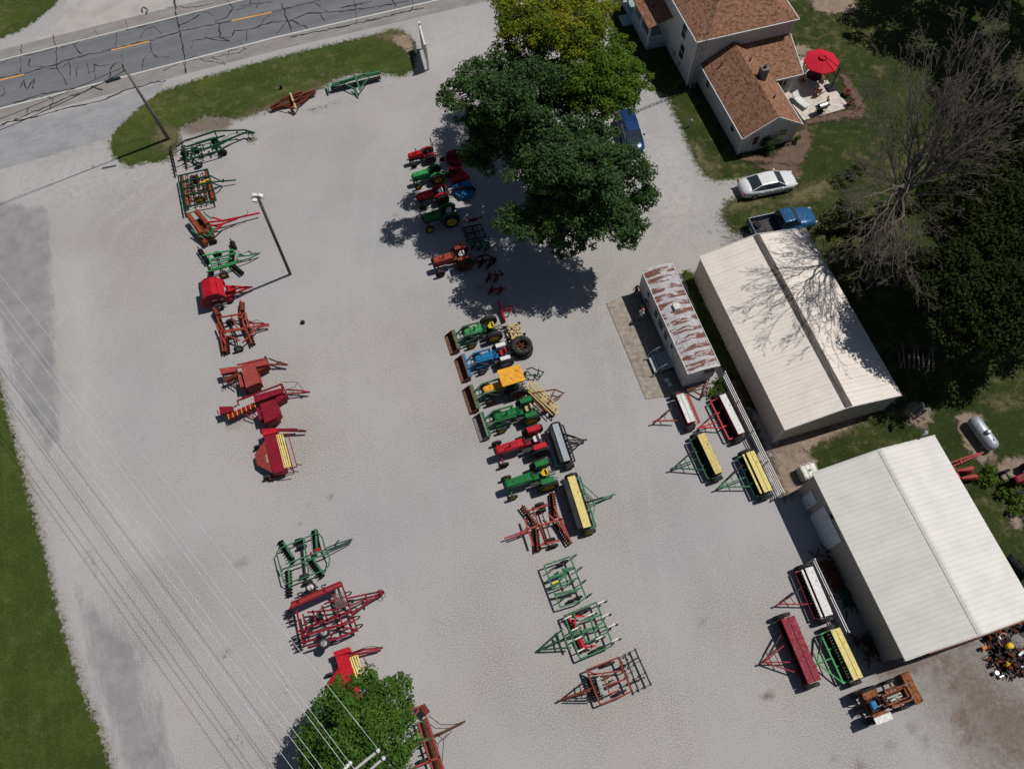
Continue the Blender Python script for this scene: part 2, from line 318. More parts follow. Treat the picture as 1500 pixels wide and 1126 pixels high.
    c = n.mix(n.math('MULTIPLY', msk(m.outputs['Alpha'], .15, .8, n.noise(1.6, 8, .8), 1.1), .65), c, n.mix(n.rng(n2, .3, .7), (.4, .385, .37), (.51, .49, .475)))
    c = n.mix(n.math('MULTIPLY', msk(sp.outputs[0], .34, .7, n.noise(1.3, 9, .8, n.mapd((.22, 1, 1), radians(-64))), 1.9), .8), c, asph)
    c = n.mix(n.math('MULTIPLY', msk(sp.outputs[1], .16, .8, n.noise(1.9, 8, .82), 1.0), .85), c, n.mix(n.rng(n2, .3, .7), (.075, .055, .042), (.2, .155, .12)))
    wm = msk(sp.outputs[2], .56, .8, n.noise(2.6, 8, .85), 2.4)
    c = n.mix(n.math('MULTIPLY', wm, n.rng(sp.outputs[2], .03, .15)), c, n.mix(n.rng(n.noise(9, 3), .3, .7), (.045, .065, .025), (.13, .15, .07)))
    n.bump(fine, .35, .02)
    me.materials.append(n.out(c, .95, 0, .2))
    o = bpy.data.objects.new('ground', me); COL.objects.link(o); o['kind'] = 'structure'; return o
grid_ground()
# ---- grass ----
def grass_mat(name, a, b, dry, mow=None):
    n = N(name); c = n.mix(n.rng(n.noise(7, 5, .8), .3, .7), a, b)
    c = n.mix(n.rng(n.noise(.45, 5, .65), .35, .7, 0, .6), c, tuple(x * .62 for x in a)); c = n.mix(n.rng(n.noise(.18, 4, .6), .5, .7, 0, .6), c, (b[0] * 1.35, b[1] * 1.15, b[2]))
    if mow is not None:
        st = n.noise(1, 2, .5, n.mapd((.08, 1.4, 1), mow)); c = n.mix(n.rng(st, .42, .7, 0, .3), c, tuple(x * 1.2 for x in b))
    c = n.mix(n.rng(n.math('ADD', n.noise(1.1, 6, .75), n.math('MULTIPLY', n.noise(.12, 3), .4)), .72, .92, 0, dry), c, (.2, .165, .085))
    c = n.mix(n.rng(n.noise(9, 4, .85), .44, .64, 0, .6), c, tuple(x * .4 for x in a)); c = n.mix(n.rng(n.noise(3, 6, .85), .55, .7, 0, .45), c, (b[0] * 1.5, b[1] * 1.35, b[2] * 1.6))
    n.bump(n.noise(14, 5, .8), .9, .08); n.out(c, .95, 0, .15); return soft_edge(n)
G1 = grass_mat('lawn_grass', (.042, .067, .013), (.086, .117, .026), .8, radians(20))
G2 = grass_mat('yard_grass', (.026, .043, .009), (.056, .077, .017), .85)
G3 = grass_mat('field_grass', (.045, .071, .013), (.082, .113, .022), .35, radians(-70))
soft_sheet('lawn', pxpoly(LAWN_I), G1, .03)
soft_sheet('lawn', pxpoly(LAWN_L), G3, .03)
soft_sheet('lawn', pxpoly(LAWN_T), G1, .03)
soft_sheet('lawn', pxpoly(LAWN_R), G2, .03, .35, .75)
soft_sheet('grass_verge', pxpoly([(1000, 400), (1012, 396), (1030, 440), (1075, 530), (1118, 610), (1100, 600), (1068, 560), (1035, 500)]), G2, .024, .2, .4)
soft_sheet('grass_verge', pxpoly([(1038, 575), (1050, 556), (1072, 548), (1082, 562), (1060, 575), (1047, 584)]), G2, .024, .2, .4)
# dirt, mulch and one strip of painted shade
def dirt_mat(name, a, b, sc=7, se=(4.0, 2.2, .35)):
    n = N(name); c = n.mix(n.rng(n.noise(sc, 6, .8), .3, .7), a, b); c = n.mix(n.rng(n.noise(1.2, 5, .7), .4, .7, 0, .6), c, tuple(x * .55 for x in a))
    n.bump(n.noise(sc * 2, 4, .8), .8, .05); n.out(c, .95, 0, .15); return soft_edge(n, *se)
DIRT = dirt_mat('bare_dirt', (.2, .15, .105), (.4, .32, .25)); MULCH_SHADE = dirt_mat('mulch', (.1, .062, .045), (.25, .17, .125), 12)
DRYG = dirt_mat('dry_turf', (.085, .088, .034), (.2, .175, .09), 9, (7.0, 1.5, .9))
for i, (pl, mt) in enumerate([
    ([(366, 165), (400, 150), (440, 136), (462, 126), (474, 121), (478, 126), (455, 136), (420, 149), (380, 164), (352, 173)], DRYG),
    ([(228, 186), (246, 184), (262, 190), (262, 206), (250, 222), (236, 222), (226, 204)], DRYG), ([(550, 56), (575, 46), (590, 48), (586, 56), (565, 62)], DRYG), ([(1012, 208), (1024, 214), (1040, 238), (1052, 256), (1042, 258), (1026, 240)], DRYG),
    ([(1172, 276), (1210, 262), (1225, 272), (1200, 290), (1168, 300), (1140, 296)], DRYG), ([(1185, 642), (1230, 626), (1262, 610), (1275, 604), (1268, 622), (1225, 640), (1192, 652)], DRYG), ([(1070, 298), (1110, 290), (1130, 294), (1100, 304), (1068, 312)], DRYG), ([(1440, 590), (1475, 580), (1490, 592), (1462, 600)], DRYG), ([(1280, 100), (1292, 98), (1296, 108), (1286, 112)], DRYG),
    ([(1064, 560), (1075, 556), (1120, 650), (1160, 725), (1148, 735), (1100, 640)], MULCH_SHADE),  # dark strip between fence and cream shed, paints in the shed's shadow
    ([(1130, 655), (1150, 650), (1180, 662), (1200, 680), (1180, 690), (1165, 722), (1148, 725)], DIRT),
    ([(1150, 640), (1175, 636), (1200, 632), (1235, 612), (1262, 606), (1250, 622), (1200, 648), (1185, 660), (1150, 665), (1135, 658)], DIRT),
    ([(1322, 598), (1340, 590), (1362, 598), (1363, 618), (1350, 628), (1330, 618)], DIRT),
    ([(1400, 612), (1415, 603), (1435, 610), (1452, 640), (1455, 660), (1458, 672), (1440, 680), (1425, 670), (1412, 650)], DIRT),
    ([(1455, 685), (1475, 673), (1500, 670), (1530, 690), (1500, 705), (1470, 700)], DIRT),
    ([(1470, 745), (1488, 750), (1498, 770), (1488, 775)], DIRT),
    ([(575, 55), (600, 52), (606, 70), (600, 84), (592, 70), (578, 66)], DIRT),
    ([(1185, -5), (1192, 15), (1215, 22), (1250, 20), (1255, 8), (1240, -10)], DIRT),
    ([(1130, 232), (1178, 186), (1186, 195), (1187, 212), (1180, 232), (1165, 244), (1120, 240), (1085, 236), (1088, 228)], MULCH_SHADE),
    ([(1180, 183), (1182, 176), (1262, 158), (1267, 163), (1262, 172), (1250, 174), (1200, 180)], MULCH_SHADE),
    ([(1230, 110), (1240, 112), (1258, 140), (1268, 160), (1255, 160), (1244, 140)], MULCH_SHADE),
    ([(1160, 72), (1175, 66), (1190, 74), (1170, 92), (1158, 88)], DIRT),
    ([(1108, 246), (1140, 240), (1168, 246), (1175, 258), (1160, 262)], MULCH_SHADE)]):
    soft_sheet({id(DIRT): 'dirt_patch', id(MULCH_SHADE): 'mulch_shade_bed'}.get(id(mt), 'dry_grass'), pxpoly(pl), mt, .036 + .004 * i, .2, .5)
# ---- road ----
def road_mat():
    n = N('road_asphalt'); c = n.mix(n.rng(n.noise(22, 3, .8), .3, .7), (.105, .11, .122), (.165, .17, .185))
    st = n.noise(1, 3, .6, n.mapd((.03, .9, 1), radians(20.6))); c = n.mix(n.rng(st, .38, .65, 0, .55), c, (.205, .205, .215))
    c = n.mix(n.rng(n.noise(.5, 5, .7), .45, .75, 0, .4), c, (.22, .215, .21)); n.bump(n.noise(30, 3), .4, .01); return n.out(c, .9, 0, .25)
def sh_mat(name, a, b):
    n = N(name); c = n.mix(n.rng(n.noise(18, 4, .8), .3, .7), a, b); c = n.mix(n.rng(n.noise(.6, 6, .7), .4, .65, 0, .5), c, tuple(x * .72 for x in a))
    c = n.mix(n.rng(n.noise(.9, 7, .8, n.mapd((.2, 2, 1), radians(20.6))), .5, .66, 0, .4), c, (.45, .43, .42)); n.bump(n.noise(25, 3), .5, .02); return n.out(c, .95, 0, .2)
def ext_line(pts, a, b):
    P = [at(*p).xy for p in pts]; d0 = (P[0] - P[1]).normalized(); d1 = (P[-1] - P[-2]).normalized()
    return [P[0] + d0 * a] + P + [P[-1] + d1 * b]
lo = ext_line([(0, 159.5), (200, 108), (400, 56), (643, 0)], 120, 120)
up = [p + Vector((-sin(radians(20.6)), cos(radians(20.6)))) * 6.45 for p in lo]
def off(line, d): return [p + Vector((sin(radians(20.6)), -cos(radians(20.6)))) * d for p in line]
SHM = sh_mat('road_shoulder', (.22, .205, .195), (.31, .29, .275)); APR = sh_mat('apron_asphalt', (.25, .25, .262), (.36, .36, .372))
def band(name, a, b, mat, z): return flat(name, [tuple(p) for p in a] + [tuple(p) for p in b[::-1]], mat, z)
band('road_shoulder', off(lo, 1.75), off(up, -1.5), SHM, .008)
band('road', off(lo, .12), off(up, -.12), road_mat(), .012)
flat('driveway', pxpoly([(-300, 262), (-300, 175), (0, 186), (60, 172), (150, 150), (242, 119), (226, 140), (200, 160), (172, 186), (160, 202), (60, 232), (0, 248), (-100, 275)]), APR, .012, seed=9, amp=.05)
flat('driveway', pxpoly([(40, 70), (90, 30), (110, -40), (420, -80), (330, -2), (200, 28), (80, 66)]), sh_mat('far_gravel', (.36, .34, .32), (.5, .47, .45)), .004, seed=10, amp=.2)
WL = paint('road_paint', (.52, .52, .5), .7, var=.1, dirt=.55, bump=0); YL = paint('road_yellow', (.75, .36, .05), .7, var=.1, dirt=.4, bump=0)
m = MB(); strip(m, lo, .19, .018); strip(m, up, .16, .018)
tag(m.build('road_edge_line', WL, None, False), kind='structure')
m = MB()
for a, b in [((-95, 142), (-60, 133)), ((0, 118), (35, 109.5)), ((163, 74), (219, 61)), ((340, 31), (398, 18.5)), ((515, -8), (570, -20))]:
    strip(m, [at(*a).xy, at(*b).xy], .14, .018)
tag(m.build('road_centre_line', YL, None, False), kind='structure')
CR = [[(0, 115), (40, 107), (80, 95), (110, 85), (160, 73), (230, 57), (270, 45), (330, 33), (400, 18), (470, 0)], [(256, 0), (258, 20), (263, 45), (269, 75), (272, 108)],
      [(78, 50), (82, 70), (84, 100), (92, 112), (98, 125)], [(84, 100), (75, 102), (60, 98)], [(92, 100), (102, 90), (103, 112)], [(86, 72), (110, 65), (128, 55), (145, 54)], [(108, 66), (120, 80)],
      [(0, 94), (30, 82), (50, 80), (80, 72)], [(32, 65), (30, 90), (32, 108)], [(42, 86), (44, 98), (62, 98)], [(170, 50), (172, 58), (168, 70), (150, 75)], [(138, 45), (147, 55)], [(185, 45), (240, 32), (255, 28)],
      [(184, 32), (188, 45)], [(205, 57), (212, 45), (225, 38), (238, 51)], [(221, 64), (222, 75), (230, 85), (248, 84)], [(222, 75), (212, 85), (208, 105)], [(270, 25), (290, 18), (305, 18), (313, 24)], [(262, 40), (280, 30), (292, 22)],
      [(178, 80), (180, 92), (165, 94), (145, 98), (136, 94)], [(138, 95), (140, 115)], [(150, 132), (128, 126), (100, 132), (60, 138), (20, 152)], [(272, 90), (310, 85), (350, 78), (371, 64)], [(280, 72), (282, 60), (310, 56), (340, 55)],
      [(320, 34), (322, 55), (335, 60), (320, 60), (300, 55)], [(340, 55), (345, 45), (360, 45), (400, 33), (425, 31), (450, 20), (500, 17), (540, 12), (600, 2)], [(361, 45), (362, 62)], [(413, 5), (420, 30), (428, 48)], [(518, 0), (520, 12), (523, 38)],
      [(380, 43), (385, 30), (395, 23)], [(425, 30), (435, 35), (450, 42)], [(422, 28), (414, 40), (405, 50)], [(460, 5), (475, 15), (480, 18)], [(466, 18), (475, 30)], [(375, 12), (380, 0)], [(345, 15), (366, 10), (368, 0)], [(332, 0), (342, 12), (333, 25), (315, 32)],
      [(350, 10), (372, 6), (400, 3)], [(384, 18), (380, 26)], [(575, 0), (579, 10)], [(604, 0), (606, 8), (603, 15)], [(425, 55), (450, 50), (500, 40), (560, 26), (620, 12)], [(540, 5), (500, 12), (545, 2)], [(310, 84), (325, 90), (330, 93), (298, 90), (290, 82), (270, 88)],
      [(333, 85), (335, 75), (350, 72)], [(0, 182), (60, 170), (100, 158), (150, 148), (185, 132), (243, 118)], [(40, 165), (42, 158)], [(72, 160), (78, 145), (60, 142)], [(0, 185), (40, 168), (120, 135), (165, 115)], [(128, 92), (130, 108), (138, 105)], [(110, 105), (114, 98), (112, 112)],
      [(208, 18), (210, 10), (216, 15), (214, 22)], [(245, 12), (256, 8), (270, 12), (300, 8), (320, 2)], [(5, 130), (8, 138), (0, 142)], [(28, 130), (35, 118), (40, 130), (50, 116), (48, 130)], [(240, 104), (268, 90), (271, 98)], [(352, 60), (358, 73), (362, 73)], [(160, 115), (163, 100), (170, 92)]]
TAR = paint('crack_tar', (.035, .036, .04), .6, dirt=0, var=.2)
m = MB(); rr = random.Random(3)
for k, ln in enumerate(CR):
    P = [at(*p).xy for p in ln]; Q = []
    for a, b in zip(P[:-1], P[1:]):
        s_ = max(2, int((b - a).length / .35))
        for q in range(s_): Q.append(a.lerp(b, q / s_) + Vector((rr.gauss(0, .05), rr.gauss(0, .05))))
    Q.append(P[-1]); ww = .07 + (.07 if k in (1, 25, 41) else .05 * (k % 3 == 0))
    strip(m, Q, [ww * rr.uniform(.3, 1.6) for _ in Q], .0165 + .0004 * (k % 3))
tag(m.build('road_crack_seal', TAR, None, False), kind='structure')
# concrete slab
def conc(name, a, b):
    n = N(name); c = n.mix(n.rng(n.noise(3, 6, .7), .35, .65), a, b); c = n.mix(n.rng(n.noise(.8, 6, .75), .5, .7, 0, .7), c, tuple(x * .6 for x in a)); n.bump(n.noise(15, 4), .3, .01); return n.out(c, .85, 0, .3)
SLAB = conc('old_concrete', (.22, .185, .15), (.36, .32, .27))
sl_ = pxpoly([(888, 444), (934, 428), (1012, 575), (946, 585)]); m = MB()
def lerp2(a, b, t): return (a[0] + (b[0] - a[0]) * t, a[1] + (b[1] - a[1]) * t)
for i in range(2):
    t0, t1 = (0, .495) if i == 0 else (.505, 1)
    m.prism([lerp2(sl_[0], sl_[3], t0), lerp2(sl_[0], sl_[3], t1), lerp2(sl_[1], sl_[2], t1), lerp2(sl_[1], sl_[2], t0)], -.05, .05)
struct('concrete_slab', m, SLAB)
# ================= BUILDINGS =================
def metal_roof_mat(name, col, per, stain=.2, line=(.2, .17, .15)):
    n = N(name); sy = n.n('ShaderNodeSeparateXYZ'); n.link(n.co, sy.inputs[0]); fr = n.math('FRACT', n.math('DIVIDE', sy.outputs[1], per)); ln_ = n.rng(fr, .0, .16, 1, 0); c = n.mix(n.rng(n.noise(.7, 5, .6), .35, .65), tuple(x * .94 for x in col), tuple(min(1, x * 1.05) for x in col))
    sx = n.noise(1, 5, .7, n.mapd((.25, 3, 3))); c = n.mix(n.rng(sx, .5, .75, 0, stain), c, (.36, .3, .25))
    c = n.mix(n.rng(n.noise(9, 5, .8), .66, .76, 0, stain * .9), c, (.25, .2, .17)); c = n.mix(n.math('MULTIPLY', ln_, .32), c, line); n.bump(fr, .25, .02); return n.out(c, .55, 0, .35)
def siding_mat(name, col, vert=True, per=.2, bumpd=.03):
    n = N(name); c = n.mix(n.rng(n.noise(.8, 5, .6), .35, .65), tuple(x * .93 for x in col), col)
    w = n.n('ShaderNodeTexWave'); w.bands_direction = 'Z' if not vert else 'DIAGONAL'; w.wave_profile = 'SAW' if not vert else 'SIN'
    w.inputs['Scale'].default_value = 1 / per * .314; n.link(n.co, w.inputs[0])
    c = n.mix(n.rng(w.outputs['Fac'], .0, .25, .35, 0), c, tuple(x * .5 for x in col)); n.bump(w.outputs['Fac'], .5, bumpd)
    return n.out(c, .6, 0, .3)
GLASS = paint('window_glass', (.03, .04, .05), .08, var=.3, dirt=.0, spec=.8, bump=.02)
WHITE = paint('white_trim', (.62, .62, .6), .5, dirt=.2)
def pane_set(t, parent, c, w, h, ang, fname='window', sill=True, mullion=True, fm=None):
    u = Vector((cos(ang), sin(ang), 0)); nn = Vector((sin(ang), -cos(ang), 0)); c = Vector(c) + nn * .012; fm = fm or WHITE
    m = MB()
    for s_ in (-1, 1):
        m.box(c + u * s_ * (w / 2 + .04) , (.08, .09, h + .16), rz=ang); m.box(c + Vector((0, 0, s_ * (h / 2 + .04))) , (w, .085, .08), rz=ang)
    if mullion: m.box(c, (w, .075, .05), rz=ang)
    f = t.part(fname, m, fm, parent); p = MB(); p.box(c - nn * .0, (w - .004, .05, h - .004), rz=ang); t.part('pane', p, GLASS, f); return f
def shed(name, label, cat, corner, W, L, hz, rz, roofm, wallm, rib, over=.12, ridge_mat=None, ridge_w=.5, right_mat=None):
    t = T(name, label, cat, corner, rot=R17)
    m = MB(); x0, x1, y0, y1 = over, W - over, over, L - over
    m.prism([(x0, y0), (x1, y0), (x1, y1), (x0, y1)], 0, hz - .08)
    for y in (y0, y1 - .1):
        m.ext([(x0, hz - .08), (x1, hz - .08), (W / 2, rz - .1)], y, y + .1)
    walls = t.part('wall', m, wallm)
    th = .07; m = MB()
    m.ext([(0, hz - th), (W / 2, rz - th), (W / 2, rz), (0, hz)], 0, L); m2 = MB()
    m2.ext([(W, hz), (W / 2 + .002, rz), (W / 2 + .002, rz - th), (W, hz - th)], 0, L)
    nr = int(L / rib)
    for i in range(nr + 1):
        y = .04 + i * (L - .08) / nr
        m.bar((.0, y, hz + .0), (W / 2 - .1, y, rz - .01), .035, .04); m2.bar((W, y, hz + .0), (W / 2 + .1, y, rz - .01), .035, .04)
    r1 = t.part('roof', m, roofm); r2 = t.part('roof', m2, right_mat or roofm)
    m = MB(); m.ext([(W / 2 - ridge_w / 2, rz - (rz - hz) * ridge_w / W + .03), (W / 2, rz + .045), (W / 2 + ridge_w / 2, rz - (rz - hz) * ridge_w / W + .03), (W / 2, rz + .02)], .0, L)
    t.part('ridge_cap', m, ridge_mat or roofm, r1)
    m = MB()
    for y in (-.025, L + .025):
        m.bar((0, y, hz - .03), (W / 2, y, rz - .03), .045, .16); m.bar((W / 2, y, rz - .03), (W, y, hz - .03), .045, .16)
    t.part('rake_trim', m, MATS.get('white_trim'))
    return t, walls
RF1 = metal_roof_mat('cream_metal_roof', (.72, .66, .6), .34); RF2 = metal_roof_mat('white_metal_roof', (.61, .59, .55), .34, .1); RF2R = metal_roof_mat('white_metal_roof_sunny', (.67, .65, .61), .34, .06)  # RF2R: brighter copy, the sunward slope's extra light is put into the colour
n = N('weathered_ridge'); _c = n.mix(n.rng(n.noise(1, 6, .7, n.mapd((6, .6, 1))), .35, .65), (.02, .017, .015), (.14, .12, .108)); RIDGE = n.out(_c, .8)
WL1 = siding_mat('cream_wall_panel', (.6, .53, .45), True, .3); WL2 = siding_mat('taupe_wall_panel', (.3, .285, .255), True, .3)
t, w_ = shed('storage_shed', 'long cream metal storage shed with a dark weathered ridge strip, beside the rusty-roofed trailer', 'shed', (18.86, 19.53, 0), 9.2, 15.3, 2.95, 3.9, RF1, WL1, 1.02, ridge_mat=RIDGE, ridge_w=.56)
for _x in (.15, 9.05): m = MB(); m.box((_x, .15, 1.45), (.14, .14, 2.9)); t.part('corner_trim', m, WHITE)
m = MB(); m.box((4.9, .1, 3.35), (.18, .1, .14)); t.part('security_light', m, paint('teal_plastic', (.06, .2, .25), .4))
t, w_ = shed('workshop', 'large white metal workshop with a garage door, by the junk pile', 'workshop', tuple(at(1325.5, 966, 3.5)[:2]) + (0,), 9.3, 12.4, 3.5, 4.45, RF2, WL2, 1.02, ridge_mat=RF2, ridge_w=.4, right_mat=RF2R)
def wy(px, py): return t.l(px, py, 0).y
DOORB = paint('blue_white_door', (.5, .54, .58), .4, dirt=.1)
ya, yb = wy(1184, 747), wy(1173, 731); m = MB(); m.box((.09, (ya + yb) / 2, 1.05), (.08, abs(yb - ya), 2.1)); d = t.part('door', m, DOORB)
m = MB(); m.cyl((.05, ya + .15, 1.0), (-.03, ya + .15, 1.0), .04); t.part('handle', m, paint('dark_metal', (.05, .05, .055), .5), d)
ya, yb = wy(1213, 806), wy(1188, 756); m = MB()
for i in range(4): m.box((.085, (ya + yb) / 2, .38 + i * .7), (.08, yb - ya, .68))
t.part('garage_door', m, DOORB)
m = MB(); m.box((.05, yb - (yb - ya) * .35, 3.15), (.2, .3, .22)); t.part('wall_light', m, MATS['dark_metal'])
m = MB(); m.box((-.02, 1.1, .16), (.1, 1.3, .3)); m.box((.7, -.05, 3.4), (1.4, .06, .3)); t.part('flashing', m, WHITE)
m = MB(); m.bar((1.5, -.08, 3.68), (4.65, -.08, 4.32), .1, .12); m.bar((4.65, -.08, 4.32), (9.3, -.08, 3.38), .1, .12); t.part('gable_edge', m, paint('rust_trim', (.2, .1, .08), .7, rust=.3))
m = MB(); m.cyl((8.2, 12.6, 0), (8.2, 12.6, 4.4), .05); m.sphere((8.2, 12.6, 4.42), .17); t.part('flue_pipe', m, paint('galvanised', (.55, .57, .6), .4, .6))
# trailer office
TW = siding_mat('trailer_siding', (.55, .53, .5), True, .3, .015)
n = N('rusty_white_roof'); _sy = n.n('ShaderNodeSeparateXYZ'); n.link(n.co, _sy.inputs[0]); a = n.noise(1.3, 9, .75, n.mapd((.55, 2.1, 1)), .45); _c = n.mix(n.rng(n.noise(3, 5, .7), .35, .7), (.33, .32, .34), (.52, .505, .52))
_r = n.mix(n.rng(n.noise(5, 5, .8), .3, .7), (.075, .022, .014), (.2, .07, .046)); _c = n.mix(n.rng(n.math('SUBTRACT', a, n.rng(n.math('ABSOLUTE', n.math('SUBTRACT', n.math('FRACT', n.math('DIVIDE', _sy.outputs[1], .767)), .5)), .28, .42, 0, .16)), .465, .495), _c, _r); n.bump(a, .2, .02); RUSTR = n.out(_c, .7)
t = T('office_trailer', 'white office trailer with a rust-streaked roof and windows facing the concrete slab', 'trailer', (12.63, 24.06, 0), rot=R17)
W, L = 2.4, 9.2; m = MB(); m.prism([(0, 0), (W, 0), (W, L), (0, L)], .5, 2.62); body = t.part('wall', m, TW)
m = MB(); prof = [(-.05, 2.6)] + [(-.05 + (W + .1) * i / 8, 2.68 + .2 * sin(pi * i / 8)) for i in range(9)] + [(W + .05, 2.6)]
m.ext(prof, -.05, L + .05); roof = t.part('roof', m, RUSTR)
m = MB()
for k in range(1, 12):
    for i in range(8): m.bar((-.05 + (W + .1) * i / 8, k * L / 12, 2.685 + .2 * sin(pi * i / 8)), (-.05 + (W + .1) * (i + 1) / 8, k * L / 12, 2.685 + .2 * sin(pi * (i + 1) / 8)), .05, .03)
sm = t.part('roof_seam', m, RUSTR, roof); sm['kind'] = 'stuff'
m = MB()
for x in (-.06, W + .06): m.bar((x, -.06, 2.66), (x, L + .06, 2.66), .05, .14)
for y in (-.07, L + .07): m.tube([(x, y, z + .0) for x, z in prof[1:-1]], .05, 5)
m.box((-.03, L / 2, .62), (.05, L, .1)); m.box((W / 2, -.03, .62), (W, .05, .1)); t.part('trim', m, WHITE)
m = MB(); m.box((1.2, 5.35, 3.02), (.5, .5, .2)); m.box((1.2, 5.35, 2.88), (.56, .56, .06)); t.part('roof_vent', m, WHITE, roof)
DOORG = paint('trailer_door', (.5, .52, .54), .5)
for y in (L * .82, L * .3):
    m = MB(); m.box((-.02, y, 1.5), (.05, .85, 1.9)); d = t.part('door', m, DOORG); m = MB(); m.box((-.03, y, 1.95), (.05, .35, .45)); t.part('pane', m, GLASS, d)
for y, w in ((L * .635, .55), (L * .53, .9), (L * .42, .6)): pane_set(t, None, (-.01, y, 1.75), w, .8, -pi / 2)
pane_set(t, None, (1.75, -.01, 2.1), .7, .28, 0, fm=paint('rusty_frame', (.4, .2, .14), .8, rust=.4))
m = MB()
for x in (.2, W - .2): m.bar((x, 0, .45), (1.2, -1.25, .45), .09, .12)
m.bar((.2, -.4, .45), (2.2, -.4, .45), .08); m.cyl((1.2, -1.1, 0), (1.2, -1.1, .8), .05); t.part('hitch', m, paint('rusty_iron', (.17, .08, .05), .85, rust=.3))
for y in (3.6, 4.5):
    for x in (.25, W - .25):
        m = MB(); m.lathe([(.001, -.1), (.2, -.1), (.36, -.11), (.38, 0), (.36, .11), (.2, .1), (.001, .1)], (x, y, .38), 'x', 16); t.part('wheel', m, paint('old_rubber', (.025, .025, .026), .85))
m = MB(); m.prism([(.1, .1), (W - .1, .1), (W - .1, L - .1), (.1, L - .1)], .0, .5); t.part('skirting', m, paint('dark_skirt', (.1, .1, .11), .8))
# house
SH = N('brown_shingle'); n = SH
br = n.n('ShaderNodeTexBrick'); br.inputs['Scale'].default_value = 3.3; br.inputs['Mortar Size'].default_value = .012; br.inputs['Row Height'].default_value = .42; br.inputs['Brick Width'].default_value = 1.0
br.inputs['Color1'].default_value = (.105, .047, .028, 1); br.inputs['Color2'].default_value = (.3, .155, .092, 1); br.inputs['Mortar'].default_value = (.07, .033, .022, 1); br.inputs['Bias'].default_value = 0
n.link(n.co, br.inputs[0]); _c = n.mix(n.rng(n.noise(4.2, 3, .8), .42, .62, 0, .8), n.mix(n.rng(n.noise(6, 3, .8, n.mapd((1, 1, 1), .5, (5, 5, 5))), .5, .64, 0, .75), br.outputs[0], (.075, .035, .022)), (.33, .18, .11)); n.bump(br.outputs['Fac'], .3, .01); SHING = n.out(_c, .9, 0, .2)
n = N('brown_shingle_side'); mp = n.mapd((1, 1, 1), pi / 2); br = n.n('ShaderNodeTexBrick'); br.inputs['Scale'].default_value = 3.3; br.inputs['Mortar Size'].default_value = .012; br.inputs['Row Height'].default_value = .42; br.inputs['Brick Width'].default_value = 1.0
br.inputs['Color1'].default_value = (.105, .047, .028, 1); br.inputs['Color2'].default_value = (.3, .155, .092, 1); br.inputs['Mortar'].default_value = (.07, .033, .022, 1); n.link(mp, br.inputs[0])
_c = n.mix(n.rng(n.noise(4.2, 3, .8), .42, .62, 0, .8), n.mix(n.rng(n.noise(6, 3, .8, n.mapd((1, 1, 1), .5, (5, 5, 5))), .5, .64, 0, .75), br.outputs[0], (.075, .035, .022)), (.33, .18, .11)); n.bump(br.outputs['Fac'], .3, .01); SHING2 = n.out(_c, .9, 0, .2)
HW = siding_mat('house_siding', (.56, .57, .58), False, .16, .02)
t = T('farmhouse', 'white two-storey farmhouse with brown shingle roofs, a side wing and a front porch', 'house', (16.11, 55.5, 0), rot=R17)
m = MB(); m.prism([(0, 0), (9.2, 0), (9.2, 11), (0, 11)], 0, 5.15); t.part('wall', m, HW)
def slope(t, name, pts, mat, th=.08, parent=None):
    m = MB(); pts = [Vector(p) for p in pts]; n_ = len(pts); lo_ = [p - Vector((0, 0, th)) for p in pts]
    m.add(pts + lo_, [tuple(range(n_)), tuple(range(n_, 2 * n_))[::-1]] + [(i, n_ + i, n_ + (i + 1) % n_, (i + 1) % n_) for i in range(n_)]); return t.part(name, m, mat, parent)
e = 5.2; o_ = .3; rx0, rx1, ry, rz_ = 4.6, 4.6, 4.7, 7.6
slope(t, 'roof', [(-o_, -o_, e), (9.2 + o_, -o_, e), (4.6, 4.4, rz_)], SHING)
slope(t, 'roof', [(-o_, 11 + o_, e), (-o_, -o_, e), (4.6, 4.4, rz_), (4.6, 6.6, rz_)], SHING2)
slope(t, 'roof', [(9.2 + o_, -o_, e), (9.2 + o_, 11 + o_, e), (4.6, 6.6, rz_), (4.6, 4.4, rz_)], SHING2)
slope(t, 'roof', [(9.2 + o_, 11 + o_, e), (-o_, 11 + o_, e), (4.6, 6.6, rz_)], SHING)
m = MB(); k = -o_ - .04
m.bar((k, k, e - .1), (9.2 - k, k, e - .1), .1, .14); m.bar((k, k + .1, e - .1), (k, 11 - k, e - .1), .1, .14); m.bar((9.2 - k, k + .1, e - .1), (9.2 - k, 11 - k, e - .1), .1, .14)
for p in ((-.03, -.03), (9.23, -.03)): m.box((p[0], p[1], 2.5), (.14, .14, 4.9))
t.part('gutter', m, WHITE)
m = MB(); m.tube([(.25, -.32, 5.05), (.25, -.08, 4.7), (.25, -.08, .3), (.1, -.5, .1)], .05); t.part('downspout', m, WHITE)
# windows on main left wall (faces -x): positions from the photo
for px, py, z, w, h in [(1004, 46, 3.9, .8, 1.3), (995, 77, 2.0, .9, 1.4)]:
    y = t.l(px, py, z).y; pane_set(t, None, (-.01, y, z), w, h, -pi / 2)
pane_set(t, None, (.0 + 9.21, 5, 3.9), .9, 1.3, pi / 2)
m = MB(); m.box((-.08, 3.3, .9), (.15, .25, .4)); m.box((-.06, 2.2, .7), (.1, .2, .3)); t.part('meter_box', m, paint('meter_grey', (.3, .3, .3), .5))
